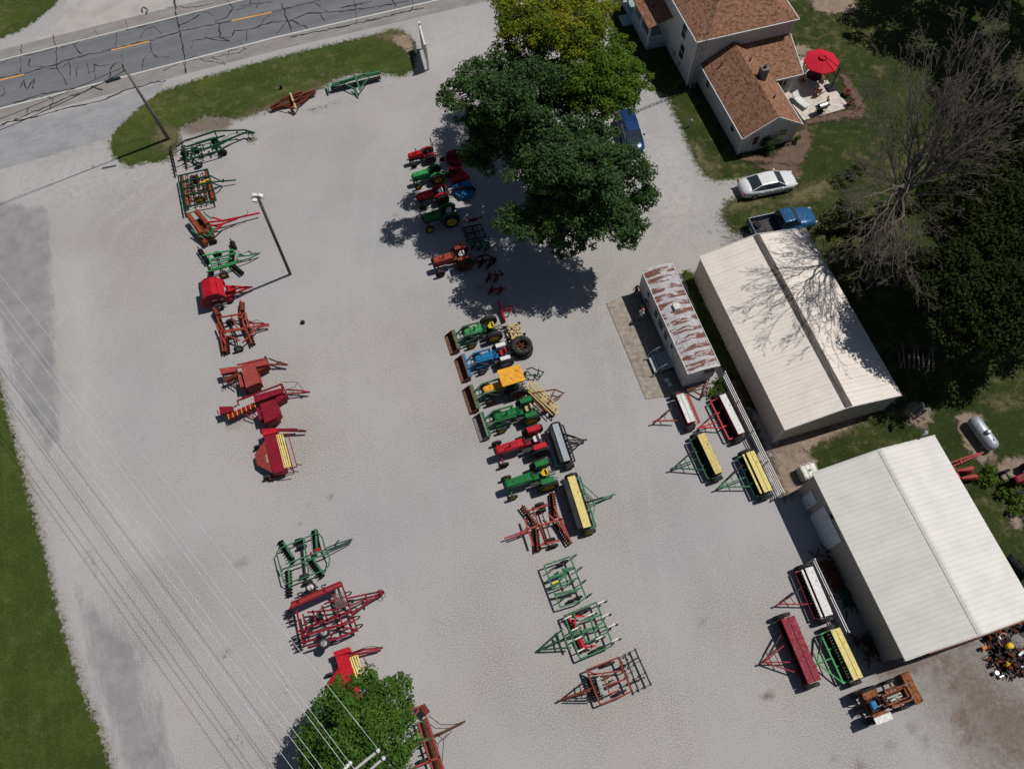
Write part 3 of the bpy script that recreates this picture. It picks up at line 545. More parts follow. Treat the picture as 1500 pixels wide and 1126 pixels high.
# porch
m = MB(); m.prism([(-2.0, 5.4), (0, 5.4), (0, 12), (-2.0, 12)], 0, .5); m.prism([(-3, 9), (-2, 9), (-2, 10.4), (-3, 10.4)], 0, .25); t.part('porch_deck', m, paint('porch_boards', (.3, .4, .42), .6))
slope(t, 'porch_roof', [(-2.3, 5.1, 2.75), (-.01, 5.1, 3.5), (-.01, 12, 3.5), (-2.3, 12, 2.75)], SHING2)
m = MB(); RAILC = paint('porch_rail', (.5, .58, .6), .5)
m.bar((-1.95, 5.45, 1.35), (-1.95, 9, 1.35), .07); m.bar((-1.95, 5.45, .65), (-1.95, 9, .65), .06); m.bar((-1.95, 5.45, 1.35), (-.02, 5.45, 1.35), .07); m.bar((-1.95, 5.45, .65), (-.02, 5.45, .65), .06)
for i in range(22): m.bar((-1.95, 5.5 + i * .165, .65), (-1.95, 5.5 + i * .165, 1.35), .045)
for i in range(10): m.bar((-1.85 + i * .19, 5.45, .65), (-1.85 + i * .19, 5.45, 1.35), .045)
t.part('railing', m, RAILC)
for y in (5.45, 7.4, 9.2, 11):
    m = MB(); m.box((-1.95, y, 1.6), (.14, .14, 2.2)); t.part('porch_post', m, RAILC)
# side wing
m = MB(); m.prism([(1.05, -9.1), (6.25, -9.1), (6.25, -.01), (1.05, -.01)], 0, 2.3)
for y in (-9.1, -.2): m.ext([(1.05, 2.3), (6.25, 2.3), (3.65, 3.85)], y, y + .12)
t.part('wing_wall', m, HW)
slope(t, 'wing_roof', [(.85, -9.35, 2.28), (3.65, -9.35, 3.98), (3.65, -.01, 3.98), (.85, -.01, 2.28)], SHING2)
wr = slope(t, 'wing_roof', [(3.652, -9.35, 3.98), (6.5, -9.35, 2.28), (6.5, -.01, 2.28), (3.652, -.01, 3.98)], SHING2)
m = MB(); m.box((4.45, -4.4, 3.9), (.62, .62, 1.3)); m.box((4.45, -4.4, 4.6), (.72, .72, .12)); ch = t.part('chimney', m, paint('grey_block', (.17, .165, .16), .85), wr)
m = MB(); m.cyl((4.45, -4.4, 4.6), (4.45, -4.4, 4.9), .14); t.part('chimney_flue', m, MATS['dark_metal'], wr)
for x, y, z in ((4.5, -6.9, 3.55), (4.3, -2.3, 3.7), (2.0, -1.5, 3.1)):
    m = MB(); m.cyl((x, y, z - .1), (x, y, z + .3), .07); t.part('vent_pipe', m, MATS['dark_metal'])
m = MB(); m.bar((.85, -9.4, 2.2), (3.65, -9.4, 3.88), .06, .2); m.bar((3.65, -9.4, 3.88), (6.5, -9.4, 2.2), .06, .2); m.bar((.8, -9.35, 2.16), (.8, -.02, 2.16), .1, .14); m.bar((6.55, -9.35, 2.16), (6.55, -4.2, 2.16), .1, .14)
m.box((1.05, -9.13, 1.1), (.12, .12, 2.1)); m.box((6.25, -9.13, 1.1), (.12, .12, 2.1)); t.part('wing_trim', m, WHITE)
for y in (-7.3, -1.8): pane_set(t, None, (1.04, y, 1.5), .55, .8, -pi / 2)
pane_set(t, None, (4.95, -9.11, 1.5), .75, .7, 0)
m = MB(); m.box((2.35, -9.12, 1.05), (.95, .08, 2.05)); d = t.part('door', m, paint('screen_door', (.45, .46, .47), .5)); m = MB(); m.box((2.4, -9.16, 1.35), (.5, .04, .95)); t.part('pane', m, paint('dark_screen', (.06, .04, .035), .5), d)
# lean-to
m = MB(); m.prism([(6.26, -3.6), (8.9, -3.6), (8.9, -.01), (6.26, -.01)], 0, 2.2); t.part('lean_to_wall', m, HW)
slope(t, 'lean_to_roof', [(5.6, -3.95, 2.35), (9.2, -3.95, 2.35), (9.4, -.01, 3.45), (4.4, -.01, 3.45)], SHING)
m = MB(); m.bar((6.5, -4.0, 2.26), (9.25, -4.0, 2.26), .07, .15); m.bar((9.25, -3.95, 2.26), (9.44, -.01, 3.36), .06, .14); t.part('lean_to_trim', m, WHITE)
m = MB(); m.box((7.6, -3.63, 1.05), (1.7, .06, 2.0)); d = t.part('patio_door', m, GLASS); m = MB(); m.bar((7.6, -3.68, .05), (7.6, -3.68, 2.05), .07); m.bar((6.75, -3.68, .05), (6.75, -3.68, 2.05), .07); t.part('door_frame', m, WHITE, d)
HOUSE = t
flat('patio', pxpoly([(1150, 96), (1181, 83.5), (1245, 158), (1177, 177.5), (1150, 140), (1140, 118)]), conc('patio_concrete', (.5, .44, .38), (.66, .6, .53)), .09)
m = MB(); _p = pxpoly([(1150, 96), (1181, 83.5), (1245, 158), (1177, 177.5), (1150, 140), (1140, 118)]); m.prism(_p, -.02, .085); struct('patio_base', m, MATS['white_trim'])
# lattice antenna tower at the corner of the house
t = T('antenna_tower', 'tall thin lattice antenna tower standing against the corner of the farmhouse', 'antenna tower', (1014, 131)); m = MB(); hh = 15
C3 = [Vector((.17 * cos(a), .17 * sin(a), 0)) for a in (.3, 2.4, 4.5)]
for c in C3: m.cyl(c, c + Vector((0, 0, hh)), .018, n=5)
for i in range(38):
    for k in range(3):
        a = C3[k] + Vector((0, 0, i * .4)); b = C3[(k + 1) % 3] + Vector((0, 0, i * .4 + (.4 if i % 2 else 0))); m.bar(a, b, .018)
t.part('lattice_mast', m, paint('tower_steel', (.16, .17, .18), .5, .4))
m = MB(); m.bar((-1.1, 0, hh), (1.1, 0, hh), .03)
for i in range(9): m.bar((-1 + i * .25, -.7 + i * .05, hh), (-1 + i * .25, .7 - i * .05, hh), .02)
t.part('aerial', m, MATS['galvanised'])
# ================= MACHINE HELPERS =================
def Z(x0, y0, s): return lambda x, y: (x0 + x / s, y0 + y / s)
RUB = paint('tyre_rubber', (.03, .03, .031), .82, dirt=.45, var=.4)
DK = paint('dark_steel', (.035, .033, .034), .6, dirt=.25, rust=.1)
JG = paint('green_paint', (.009, .15, .043), .38, rust=.02, dirt=.18); JG2 = paint('faded_green', (.045, .16, .08), .6, rust=.08, dirt=.3); GBK = paint('grey_bucket', (.2, .17, .155), .7, rust=.15, dirt=.3); JG3 = paint('deep_green', (.009, .06, .036), .5, rust=.05, dirt=.12)
LG = paint('light_green', (.04, .28, .09), .5, rust=.05, dirt=.2)
JY = paint('yellow_paint', (.72, .5, .03), .45, rust=.04, dirt=.2); PY = paint('pale_yellow', (.68, .56, .2), .55, rust=.03, dirt=.18); CY = paint('cream_yellow', (.6, .46, .17), .6, rust=.1, dirt=.2)
RD = paint('red_paint', (.45, .012, .024), .4, rust=.03, dirt=.06); RD2 = paint('crimson_paint', (.21, .008, .022), .5, rust=.08, dirt=.05); RF = paint('faded_red', (.32, .052, .045), .65, rust=.16, dirt=.2)
OR = paint('orange_red', (.31, .048, .034), .6, rust=.16, dirt=.15); RR = paint('rust_red', (.14, .03, .02), .8, rust=.25, dirt=.1); ROR = paint('rust_orange', (.27, .06, .026), .8, rust=.25, dirt=.05, var=.35)
BL = paint('blue_paint', (.012, .16, .36), .45, rust=.05, dirt=.12); WT = paint('white_paint', (.66, .66, .64), .5, rust=.04, dirt=.15); GB = paint('grey_blue', (.33, .37, .4), .5, dirt=.15, rust=.03)
OY = paint('orange_yellow', (.75, .35, .03), .5, rust=.06, dirt=.1); RUSTY = paint('rusted', (.1, .036, .022), .85, rust=.4, dirt=.2, var=.3); DARKR = paint('bucket_rust', (.16, .075, .055), .8, rust=.3, dirt=.3)
TAN = paint('tan_paint', (.5, .38, .19), .7, rust=.16, dirt=.2); GREYR = paint('grey_rim', (.4, .4, .4), .5, rust=.05); BLK = paint('black_paint', (.015, .015, .017), .5, dirt=.2); SLV = paint('silver_steel', (.5, .51, .52), .35, .7, dirt=.15)
WCACHE = {}
def wheel(t, c, R, w=None, rim=None, lug=False, name='wheel', tilt=0., steer=0., tyre=None):
    w = w or R * .42; rim = rim or GREYR; k = (round(R, 2), round(w, 2), lug); ri = R * .58
    if k not in WCACHE:
        m = MB(); h = w / 2
        m.lathe([(ri, -h * .8), (R * .8, -h), (R * .95, -h * .92), (R * (1 if not lug else .965), -h * .6), (R * (1 if not lug else .965), h * .6), (R * .95, h * .92), (R * .8, h), (ri, h * .8), (ri, -h * .8)], (0, 0, 0), 'y', 26)
        if lug:
            nl = 22
            for i in range(nl):
                for s_ in (-1, 1):
                    a0 = 2 * pi * (i + (.5 if s_ > 0 else 0)) / nl; a1 = a0 + .16; r = R * .985
                    m.bar((r * cos(a0), 0, r * sin(a0)), (r * .99 * cos(a1), s_ * h * .98, r * .99 * sin(a1)), R * .05, R * .07)
        a = m.mesh('tyre'); m = MB()
        m.lathe([(ri * 1.02, -h * .82), (ri * .93, -h * .5), (ri * .86, h * .2), (.1 * R, h * .3), (.1 * R, h * .55), (.001, h * .55)], (0, 0, 0), 'y', 20)
        m.lathe([(.001, -h * .3), (ri * .5, -h * .3), (ri * .88, -h * .1), (ri * .93, h * .5), (ri * 1.02, h * .82)], (0, 0, 0), 'y', 20)
        for i in range(6): m.cyl((.25 * R * cos(i * 1.047), h * .2, .25 * R * sin(i * 1.047)), (.25 * R * cos(i * 1.047), h * .42, .25 * R * sin(i * 1.047)), .03 * R, n=5)
        WCACHE[k] = (a, m.mesh('rim'))
    a, b = WCACHE[k]
    o = bpy.data.objects.new(name, a); COL.objects.link(o); o.parent = t.e; o.location = c; o.rotation_euler = (tilt, 0, steer)
    if not a.materials: a.materials.append(RUB)
    r = bpy.data.objects.new('rim', b); COL.objects.link(r); r.parent = o
    if not b.materials: b.materials.append(rim)
    if b.materials[0] != rim:
        r.material_slots[0].link = 'OBJECT'; r.material_slots[0].material = rim
    return o
def rod_box(m, c, d, bev=.04):        # softened box: lofted rounded section along x
    x, y, z = d[0] / 2, d[1] / 2, d[2] / 2; b = min(bev, y * .6, z * .6); c = Vector(c)
    def ring(px, k): return [c + Vector((px, yy * k, zz * k)) for yy, zz in [(-y + b, -z), (y - b, -z), (y, -z + b), (y, z - b), (y - b, z), (-y + b, z), (-y, z - b), (-y, -z + b)]]
    return m.loft([ring(-x, .9), ring(-x + b, 1), ring(x - b, 1), ring(x, .9)], False)
def tractor(name, label, hub, R, wb, track, hood, fender, rim, seat, Rf=None, wide=False, flatf=False, loader=None, bucket=None, canopy=None, exhaust=True, group='tractors in the middle row', rot=None, side=1, chassis=None, seatbox=False, ftrack=None, bw=2.0, hoodk=1., openhood=False, rollbar=False):
    rot = rot if rot is not None else radians(198); hp = at(*hub, R); lat = Vector((-sin(rot), cos(rot), 0)) * (track / 2) * side
    o = hp - lat; t = T(name, label, 'tractor', (o.x, o.y, 0), rot=rot, group=group); Rf = Rf or R * .55; ft = ftrack or track * .95; chassis = chassis or hood; k = R / .7
    hw = .26 * (k ** .5); ht = R * 1.2 + .62 * hoodk; hx0, hx1 = wb * .36, wb + .28
    m = MB(); rings = []
    for x, s_, zt in ((hx0, 1.08, ht + .02), (hx0 + .1, 1.12, ht + .05), ((hx0 + hx1) / 2, 1.04, ht + .02), (hx1 - .12, .98, ht - .03), (hx1, .9, ht - .1)):
        w = hw * s_; b = .07; zb = ht - .5 * k ** .5
        rings.append([(x, -w, zb), (x, w, zb), (x, w, zt - b), (x, w - b, zt), (x, 0, zt + .02), (x, -w + b, zt), (x, -w, zt - b)])
    if not openhood: m.loft(rings, False); t.part('hood', m, hood)
    else:
        for y in (-hw, hw): m.bar((hx0, y, ht - .15), (hx1, y, ht - .2), .07)
        m.bar((hx1, -hw, ht - .2), (hx1, hw, ht - .2), .1, .3); t.part('hood_frame', m, hood)
        m = MB(); rod_box(m, (wb * .7, 0, ht - .25), (wb * .55, .3, .3)); m.cyl((wb * .45, .08, ht - .05), (wb * .95, .08, ht - .05), .08); m.cyl((wb * .5, -.1, ht), (wb * .75, -.1, ht), .09); t.part('engine_top', m, paint('bare_engine', (.3, .3, .29), .5, .3, rust=.2))
    m = MB()
    for i in range(5): m.bar((hx1 + .01, -hw * .8, ht - .16 - i * .07), (hx1 + .01, hw * .8, ht - .16 - i * .07), .02, .035)
    m.box((hx1 - .01, 0, ht - .3), (.03, hw * 1.6, .34)); t.part('grille', m, BLK)
    m = MB(); rod_box(m, ((hx0 + hx1) / 2, 0, ht - .62), (hx1 - hx0 - .1, hw * 1.4, .5 * k)); rod_box(m, (wb * .14, 0, R * 1.02), (wb * .5, .36, .42)); rod_box(m, (-.05, 0, R), (.55, .5, .55))
    m.cyl((0, -track / 2, R), (0, track / 2, R), .1); m.box((wb + .1, 0, Rf + .25), (.35, .2, .3)); t.part('chassis', m, chassis)
    m = MB(); m.bar((wb, -ft / 2, Rf + .1), (wb, ft / 2, Rf + .1), .1); m.bar((wb - .1, 0, Rf + .2), (wb * .5, 0, R * .8), .07)
    for s_ in (-1, 1): m.cyl((wb, s_ * ft / 2, Rf + .12), (wb, s_ * ft / 2, Rf - .02), .05)
    t.part('front_axle', m, chassis)
    for s_ in (-1, 1):
        wheel(t, (wb, s_ * (ft / 2 + .06), Rf), Rf, Rf * .42, rim, False, 'front_wheel'); ow = wheel(t, (0, s_ * track / 2, R), R, R * .46, rim, True, 'rear_wheel')
        m = MB(); fw = R * .5; fy = s_ * (track / 2 - .02)
        if fender is None: m = None
        elif flatf: fy = s_ * (track / 2 - R * .2); fw = R * .48; rod_box(m, (-.02, fy, R * 2 + .02), (R * 1.2, fw, .07)); m.box((0.0, fy - s_ * fw * .5, R * 1.6), (R * 1.1, .04, R * .8))
        else:
            fw = R * .3; fy = s_ * (track / 2 - R * .2); rg = []
            for i in range(9):
                a = radians(25 + i * 16); r = R + .07
                rg.append([(r * cos(a), fy - fw / 2, R + r * sin(a)), (r * cos(a), fy + fw / 2, R + r * sin(a)), ((r + .04) * cos(a), fy + fw / 2, R + (r + .04) * sin(a)), ((r + .04) * cos(a), fy - fw / 2, R + (r + .04) * sin(a))])
            m.loft(rg, False); m.box((0, fy - s_ * fw * .48, R * 1.55), (R * 1.1, .03, R * .7))
        if m: t.part('fender', m, fender)
    m = MB(); sz = R * 1.25 + .32
    if seatbox: rod_box(m, (.0, 0, sz), (.42, .46, .14)); rod_box(m, (-.22, 0, sz + .22), (.12, .46, .38))
    else:
        m.lathe([(.001, 0), (.2, 0), (.25, .05), (.24, .09), (.001, .04)], (0, 0, sz - .02), 'z', 14); m.box((-.2, 0, sz + .16), (.07, .4, .26)); m.box((-.08, .22, sz + .1), (.3, .05, .12)); m.box((-.08, -.22, sz + .1), (.3, .05, .12))
    st = t.part('seat', m, seat); m = MB(); m.cyl((0, 0, R), (0, 0, sz), .06); t.part('seat_post', m, BLK, st)
    m = MB(); cx_ = wb * .33; a = Vector((-.5, 0, .86)); c0 = Vector((cx_ - .12, 0, ht + .16)); u = Vector((0, 1, 0)); v = a.cross(u)
    m.tube([c0 + (u * cos(i * pi / 8) + v * sin(i * pi / 8)) * .2 for i in range(17)], .018, 5)
    for i in range(3): m.bar(c0, c0 + (u * cos(i * 2.1) + v * sin(i * 2.1)) * .2, .02)
    m.cyl(c0, c0 - a * .4, .022, n=6); t.part('steering_wheel', m, BLK)
    m = MB(); rod_box(m, (cx_ + .02, 0, ht - .05), (.16, hw * 1.9, .35)); t.part('dashboard', m, chassis)
    m = MB()
    for s_ in (-1, 1): m.box((wb * .26, s_ * (hw + .12), R * .85), (wb * .34, .3, .04))
    t.part('footplate', m, DK)
    if exhaust: m = MB(); m.cyl((wb * .72, .08, ht - .05), (wb * .72, .08, ht + .55), .035); m.cyl((wb * .72, .08, ht + .0), (wb * .72, .08, ht + .32), .055); m.cyl((wb * .72, .08, ht + .55), (wb * .78, .1, ht + .62), .035); t.part('exhaust_pipe', m, DK)
    m = MB(); m.tube([(-.2, .12, R * .9), (-.95, .38, R * .55)], .03); m.tube([(-.2, -.12, R * .9), (-.95, -.38, R * .55)], .03); m.tube([(-.25, 0, R * 1.3), (-.85, 0, R * 1.1)], .03); m.bar((-.3, 0, R * .5), (-.9, 0, R * .5), .07); t.part('drawbar', m, DK)
    m = MB(); m.cyl((wb * .9, 0, ht + .0), (wb * .9, 0, ht + .05), .05); m.cyl((wb * .55, 0, ht + .02), (wb * .55, 0, ht + .07), .045); t.part('filler_cap', m, BLK)
    if rollbar:
        m = MB(); m.tube([(-.35, -.4, R * 1.2), (-.35, -.4, R + 1.7), (-.35, .4, R + 1.7), (-.35, .4, R * 1.2)], .035); t.part('roll_bar', m, BLK)
    if loader:
        lm, bm_ = loader, bucket or DARKR; m = MB(); ly = hw + .16
        for s_ in (-1, 1):
            m.bar((wb * .45, s_ * ly, ht + .08), (wb + .25, s_ * ly, ht + .1), .09, .14); m.bar((wb + .25, s_ * ly, ht + .1), (wb + 1.0, s_ * ly, .45), .09, .14)
            m.bar((wb * .48, s_ * ly, ht + .08), (wb * .55, s_ * ly, R * .8), .1, .12); m.bar((wb * .55, s_ * ly, R * .8), (wb + .3, s_ * ly, R * .75), .08)
            m.bar((wb * .5, s_ * ly, ht + .1), (wb * .5, s_ * ly, ht - .5), .2, .08)
        m.bar((wb + .62, -ly, ht - .35), (wb + .62, ly, ht - .35), .08); ld = t.part('loader_arm', m, lm)
        m = MB()
        for s_ in (-1, 1): m.cyl((wb * .62, s_ * ly, R * .9), (wb + .1, s_ * ly, ht - .02), .045); m.cyl((wb + .3, s_ * (ly - .05), ht + .14), (wb + 1.05, s_ * (ly - .08), .72), .04)
        t.part('hydraulic_ram', m, SLV, ld)
        bx = wb + 1.02; m = MB(); y0, y1 = -bw / 2, bw / 2
        m.ext([(bx, .72), (bx + .04, .74), (bx + .06, .2), (bx + .14, .1), (bx + .72, .06), (bx + .72, .03), (bx + .1, .03), (bx, .14)], y0, y1)
        for y in (y0, y1 - .03): m.ext([(bx, .72), (bx + .12, .72), (bx + .66, .22), (bx + .7, .05), (bx, .05)], y, y + .03)
        m.bar((bx + .08, y0 + .02, .73), (bx + .08, y1 - .02, .73), .12, .05); bk = t.part('bucket', m, bm_, ld)
        m = MB(); m.box((bx - .03, 0, .4), (.05, bw - .02, .6)); m.box((bx - .06, 0, .68), (.2, bw, .12)); t.part('bucket_back', m, lm, ld)
        m = MB(); m.bar((bx + .2, 0, .1), (bx + .66, 0, .08), .05); t.part('bucket_rib', m, bm_, bk)
    if canopy:
        m = MB(); ch = R * 2 + 1.05; rod_box(m, (.22, 0, ch), (1.75, 1.4, .09)); cp = t.part('canopy', m, canopy); m = MB()
        for x in (-.45, .7):
            for s_ in (-1, 1): m.bar((x, s_ * .55, R * 1.3), (x, s_ * .6, ch - .04), .05)
        t.part('canopy_post', m, DK, cp)
    return t
def gang(m, a, b, r=.25, n=9, tilt=.0):
    a = Vector(a); b = Vector(b); d = (b - a).normalized(); m.cyl(a, b, .035, n=6)
    for i in range(n):
        p = a + (b - a) * (i + .5) / n; q = p + d * .03
        m.cyl(p - d * .02, q, r * .98, r, n=14, cap=False); m.cyl(p - d * .035, p - d * .02, r * .4, r * .98, n=14); m.cyl(p - d * .1, p + d * .1, .05, n=6)
    return m
def shank(m, p, s=-1, ht=None, w=.035, l=.35, d=(1, 0)):     # curved spring tooth hanging from a frame point, pointing along d*s
    x, y, z = p; dx, dy = d[0] * s, d[1] * s
    m.tube([(x, y, z), (x + dx * l * .8, y + dy * l * .8, z + .03), (x + dx * l * 1.15, y + dy * l * 1.15, z * .6), (x + dx * l * .9, y + dy * l * .9, z * .25), (x + dx * l * .3, y + dy * l * .3, .02)], w * .75, 4); m.box((x, y, z + .03), (.14, .09, .1))
class IMP(T):     # implement whose pieces are located in the frame of the photograph's ground plane
    def __init__(s, name, label, cat, zf, o, group=None, rot=R17):
        s.zf = zf; super().__init__(name, label, cat, zf(*o), rot=rot, group=group)
    def q(s, x, y, z=0.): return s.l(*s.zf(x, y), z)
    def bars(s, name, mat, lst, w=.1, z=.75, parent=None, h=None):
        m = MB()
        for b in lst:
            zz = z; ww = w; pts = b
            if isinstance(b, dict): pts = b['p']; zz = b.get('z', z); ww = b.get('w', w)
            P = [s.q(p[0], p[1], p[2] if len(p) > 2 else zz) for p in pts]
            for u, v in zip(P[:-1], P[1:]): m.bar(u, v, ww * 1.15, h or ww * 1.15)
        return s.part(name, m, mat, parent)
    def tubes(s, name, mat, lst, r=.04, z=.75, parent=None):
        m = MB()
        for pts in lst: m.tube([s.q(p[0], p[1], p[2] if len(p) > 2 else z) for p in pts], r, 6)
        return s.part(name, m, mat, parent)
    def wh(s, x, y, R=.36, rim=None, w=None, steer=0., lug=False, tilt=0.):
        p = s.q(x, y, R); return wheel(s, (p.x, p.y, R), R, w or R * .5, rim, lug, 'wheel', tilt, steer)
    def gangs(s, mat, lst, r=.25, n=9, z=None, frame=None, fz=.62):
        for a, b in lst:
            zz = z or r; m = MB(); gang(m, s.q(*a, zz), s.q(*b, zz), r, n); g = s.part('disc_gang', m, mat)
            if frame:
                m = MB(); A = s.q(*a, zz); B = s.q(*b, zz); A.z = B.z = fz; m.bar(A, B, .1)
                for i in range(3): P = A.lerp(B, .15 + .35 * i); m.bar(P, (P.x, P.y, zz), .06)
                s.part('gang_beam', m, frame, g)
    def pbox(s, m, pts, z0, z1, bev=0):     # prism below a top outline seen at height z1
        P = [s.q(x, y, z1) for x, y in pts]; m.prism([(p.x, p.y) for p in P], z0, z1); return m
    def shanks(s, mat, a, b, n, z=.7, dirn=-1, l=.35, name='shank', w=.05):
        A = s.q(*a, z); B = s.q(*b, z)
        for i in range(n):
            P = A.lerp(B, (i + .5) / n if n > 1 else .5); m = MB(); shank(m, (P.x, P.y, z), dirn, l=l, w=w)
            s.part(name, m, mat)
def drill(label, zf, a, b, w, lidm, boxm, frm, tip, pts, bar=None, R=.58, side=-1, rim=None, foot=None, seams=1, extra=None, backbox=None, cups=None, braces=(), group='grain drills by the sheds', dark=BLK, zt=1.2):
    A = at(*zf(*a), zt); B = at(*zf(*b), zt); c = (A + B) / 2; rot = atan2(B.y - A.y, B.x - A.x); L = (B - A).length
    t = T('grain_drill', label, 'grain drill', (c.x, c.y, 0), rot=rot, group=group); q = lambda p, z: t.l(*zf(*p), z); s_ = -side   # local +y is the picture's right
    hl = L / 2; m = MB()
    m.ext([(0, 0), (1, 0)], 0, 0) if False else None
    P = [(-w * .28, .62), (w * .28, .62), (w / 2, zt - .08), (w / 2, zt - .02), (-w / 2, zt - .02), (-w / 2, zt - .08)]
    vs = [(-hl, y, z) for y, z in P] + [(hl, y, z) for y, z in P]; n_ = 6
    m.add(vs, [tuple(range(n_)), tuple(range(n_, 12))[::-1]] + [(i, n_ + i, n_ + (i + 1) % n_, (i + 1) % n_) for i in range(n_)]); hop = t.part('hopper', m, boxm)
    m = MB(); k = seams + 1; seg = L / 1
    if seams: 
        for i in range(k):
            ww = w / k; m.box((0, -w / 2 + ww * (i + .5), zt + .012), (L + .04, ww - .035, .05))
    else: m.box((0, 0, zt + .012), (L + .04, w, .05))
    lid = t.part('lid', m, lidm, hop)
    m = MB()
    for x in (-hl * .6, 0, hl * .6): m.box((x, s_ * (w / 2 + .015), zt - .02), (.08, .04, .1))
    t.part('latch', m, DK, lid)
    m = MB(); yb = s_ * (w / 2 + .38) * -1
    fy = -s_ * (w / 2 + .42)      # tongue side frame beam
    if bar: p0 = q(bar[0], .6); p1 = q(bar[1], .6); fy = (p0.y + p1.y) / 2
    m.bar((-hl, fy, .6), (hl, fy, .6), .1); m.bar((-hl, -w * .2, .6), (hl, -w * .2, .6), .09)
    for x in (-hl, hl, -hl * .35, hl * .35): m.bar((x, fy, .6), (x, 0, .6), .09)
    for x in (-hl, hl): m.bar((x, w * .45, .9), (x, -w * .45, .9), .06, .5)
    t.part('frame', m, frm)
    m = MB(); tp = q(tip, .5)
    for p in pts: v = q(p, .6); m.bar(tp, v, .08)
    v0 = q(pts[0], .6); v1 = q(pts[-1], .6); m.bar(tp.lerp(v0, .5), tp.lerp(v1, .5), .05); m.bar(tp, (tp + (tp - (v0 + v1) / 2).normalized() * .25), .1); tg = t.part('tongue', m, frm)
    m = MB(); m.cyl((tp.x, tp.y, .02), (tp.x, tp.y, .6), .04); m.cyl(tp.lerp(v0, .35) + Vector((0, 0, .15)), v0 + Vector((0, 0, .2)), .05); t.part('jack', m, DK, tg)
    m = MB(); no = int(L / .19)
    for i in range(no):
        x = -hl + (i + .5) * L / no; yy = (fy * .55 if abs(fy) > .5 else 0)
        m.box((x, fy * .42, .36), (.175, abs(fy) * .8, .1)); m.cyl((x, yy, .19), (x + .03, yy, .19), .19, n=10); m.bar((x + .015, fy * .9, .55), (x + .015, yy, .2), .035); m.tube([(x, 0, .62), (x, yy * .5, .4), (x, yy, .25)], .022, 5)
    op = t.part('disc_openers', m, dark); op['kind'] = 'stuff'
    m = MB()
    for i in range(no): x = -hl + (i + .5) * L / no; m.box((x, -s_ * (w / 2 + .06), .75), (.07, .05, .07))
    m.box((0, -s_ * (w / 2 + .035), .72), (L, .03, .03)); t.part('seed_cups', m, cups or DK)
    if backbox: m = MB(); rod_box(m, (0, s_ * (w / 2 + backbox / 2 + .01), zt - .3), (L, backbox, .55)); t.part('press_box', m, BLK)
    if braces: m = MB(); [m.bar(q(a_, .6), q(b_, .6), .06) for a_, b_ in braces]; t.part('tongue_brace', m, frm)
    if foot: m = MB(); fyy = s_ * (w / 2 + (.42 if not backbox else .5)); m.box((0, fyy, .5), (L, .22, .04)); [m.bar((x, 0, .6), (x, fyy, .42), .05) for x in (-hl, 0, hl)]; t.part('footboard', m, foot)
    if extra: m = MB(); m.box((0, -s_ * (w / 2 + .18), zt - .1), (L, .13, .08)); t.part('small_seed_lid', m, extra)
    for x in (-hl - .22, hl + .22):
        ow = wheel(t, (x, -s_ * .12, R), R, .24, rim, False); ow.rotation_euler = (0, 0, pi / 2)
    return t
# ================= TRACTORS =================
RLT = paint('rusty_tan', (.24, .085, .035), .8, rust=.35, dirt=.2, var=.4)
tractor('tractor', 'small red tractor with a tall black roll bar, nearest the road in the middle row', (631, 234), .5, 1.55, 1.05, RD, RD, RUSTY, BLK, chassis=DK, rollbar=True)
tractor('tractor', 'small green tractor with yellow wheels, second from the road', (641, 263), .6, 1.75, 1.15, LG, LG, JY, BLK, exhaust=False, chassis=JG)
tractor('tractor', 'small red tractor with a white seat, between two green tractors', (648, 293), .6, 1.75, 1.15, RD, RD, RUSTY, WT, chassis=DK, exhaust=False)
tractor('tractor', 'dark green tractor with big yellow wheels half in the tree shade', (661, 324), .72, 1.9, 1.35, JG, JG, JY, WT, chassis=JG3)
tractor('tractor', 'faded orange-red tractor with a white seat, standing alone below the tree shade', (680, 388), .75, 2.05, 1.45, OR, OR, RR, WT, chassis=RUSTY, flatf=True)
tractor('loader_tractor', 'green loader tractor with a yellow seat and rusty bucket, topmost of the loader tractors', (723.5, 494), .7, 1.85, 1.5, LG, None, JY, JY, loader=JG2, chassis=JG3, bw=1.75)
tractor('loader_tractor', 'blue loader tractor with white fenders and a red seat', (740.7, 532), .65, 1.9, 1.45, BL, WT, GREYR, RD, flatf=True, loader=BL, bw=2.05, chassis=BL, exhaust=False, seatbox=True)
tractor('loader_tractor', 'loader tractor under a square orange-yellow canopy', (757.5, 576), .7, 2.1, 1.5, OY, None, ROR, BLK, loader=JG2, canopy=OY, bw=2.05, chassis=JG3, exhaust=False)
tractor('loader_tractor', 'bright green loader tractor with green flat fenders, right above the red row-crop tractor', (778, 615), .72, 2.3, 1.5, JG, JG, JY, TAN, flatf=True, loader=JG, bucket=GBK, bw=2.0, chassis=JG, seatbox=True)
tractor('tractor', 'long red row-crop tractor with wide front wheels and a white seat', (791, 662), .8, 2.75, 1.75, RD, RD, DK, WT, flatf=True, ftrack=1.65, seatbox=True, Rf=.4, chassis=RD2)
tractor('tractor', 'green row-crop tractor with a bright yellow seat, lowest in the tractor row', (802.5, 712), .8, 2.6, 1.7, JG, JG, JY, JY, flatf=True, ftrack=1.4, Rf=.4, chassis=JG, exhaust=False)
tl = tractor('loader_tractor', 'rusted loader tractor with no hood and a blue seat, before the workshop', (1284, 1052), .8, 1.95, 1.6, RLT, RLT, RUSTY, BL, rot=radians(19), side=-1, loader=RLT, bucket=RLT, bw=1.85, chassis=RUSTY, flatf=True, openhood=True, exhaust=False, seatbox=True, group=None)
m = MB(); rod_box(m, (0, -.82, 1.76), (1.15, .42, .05)); tl.part('fender_cover', m, WT)
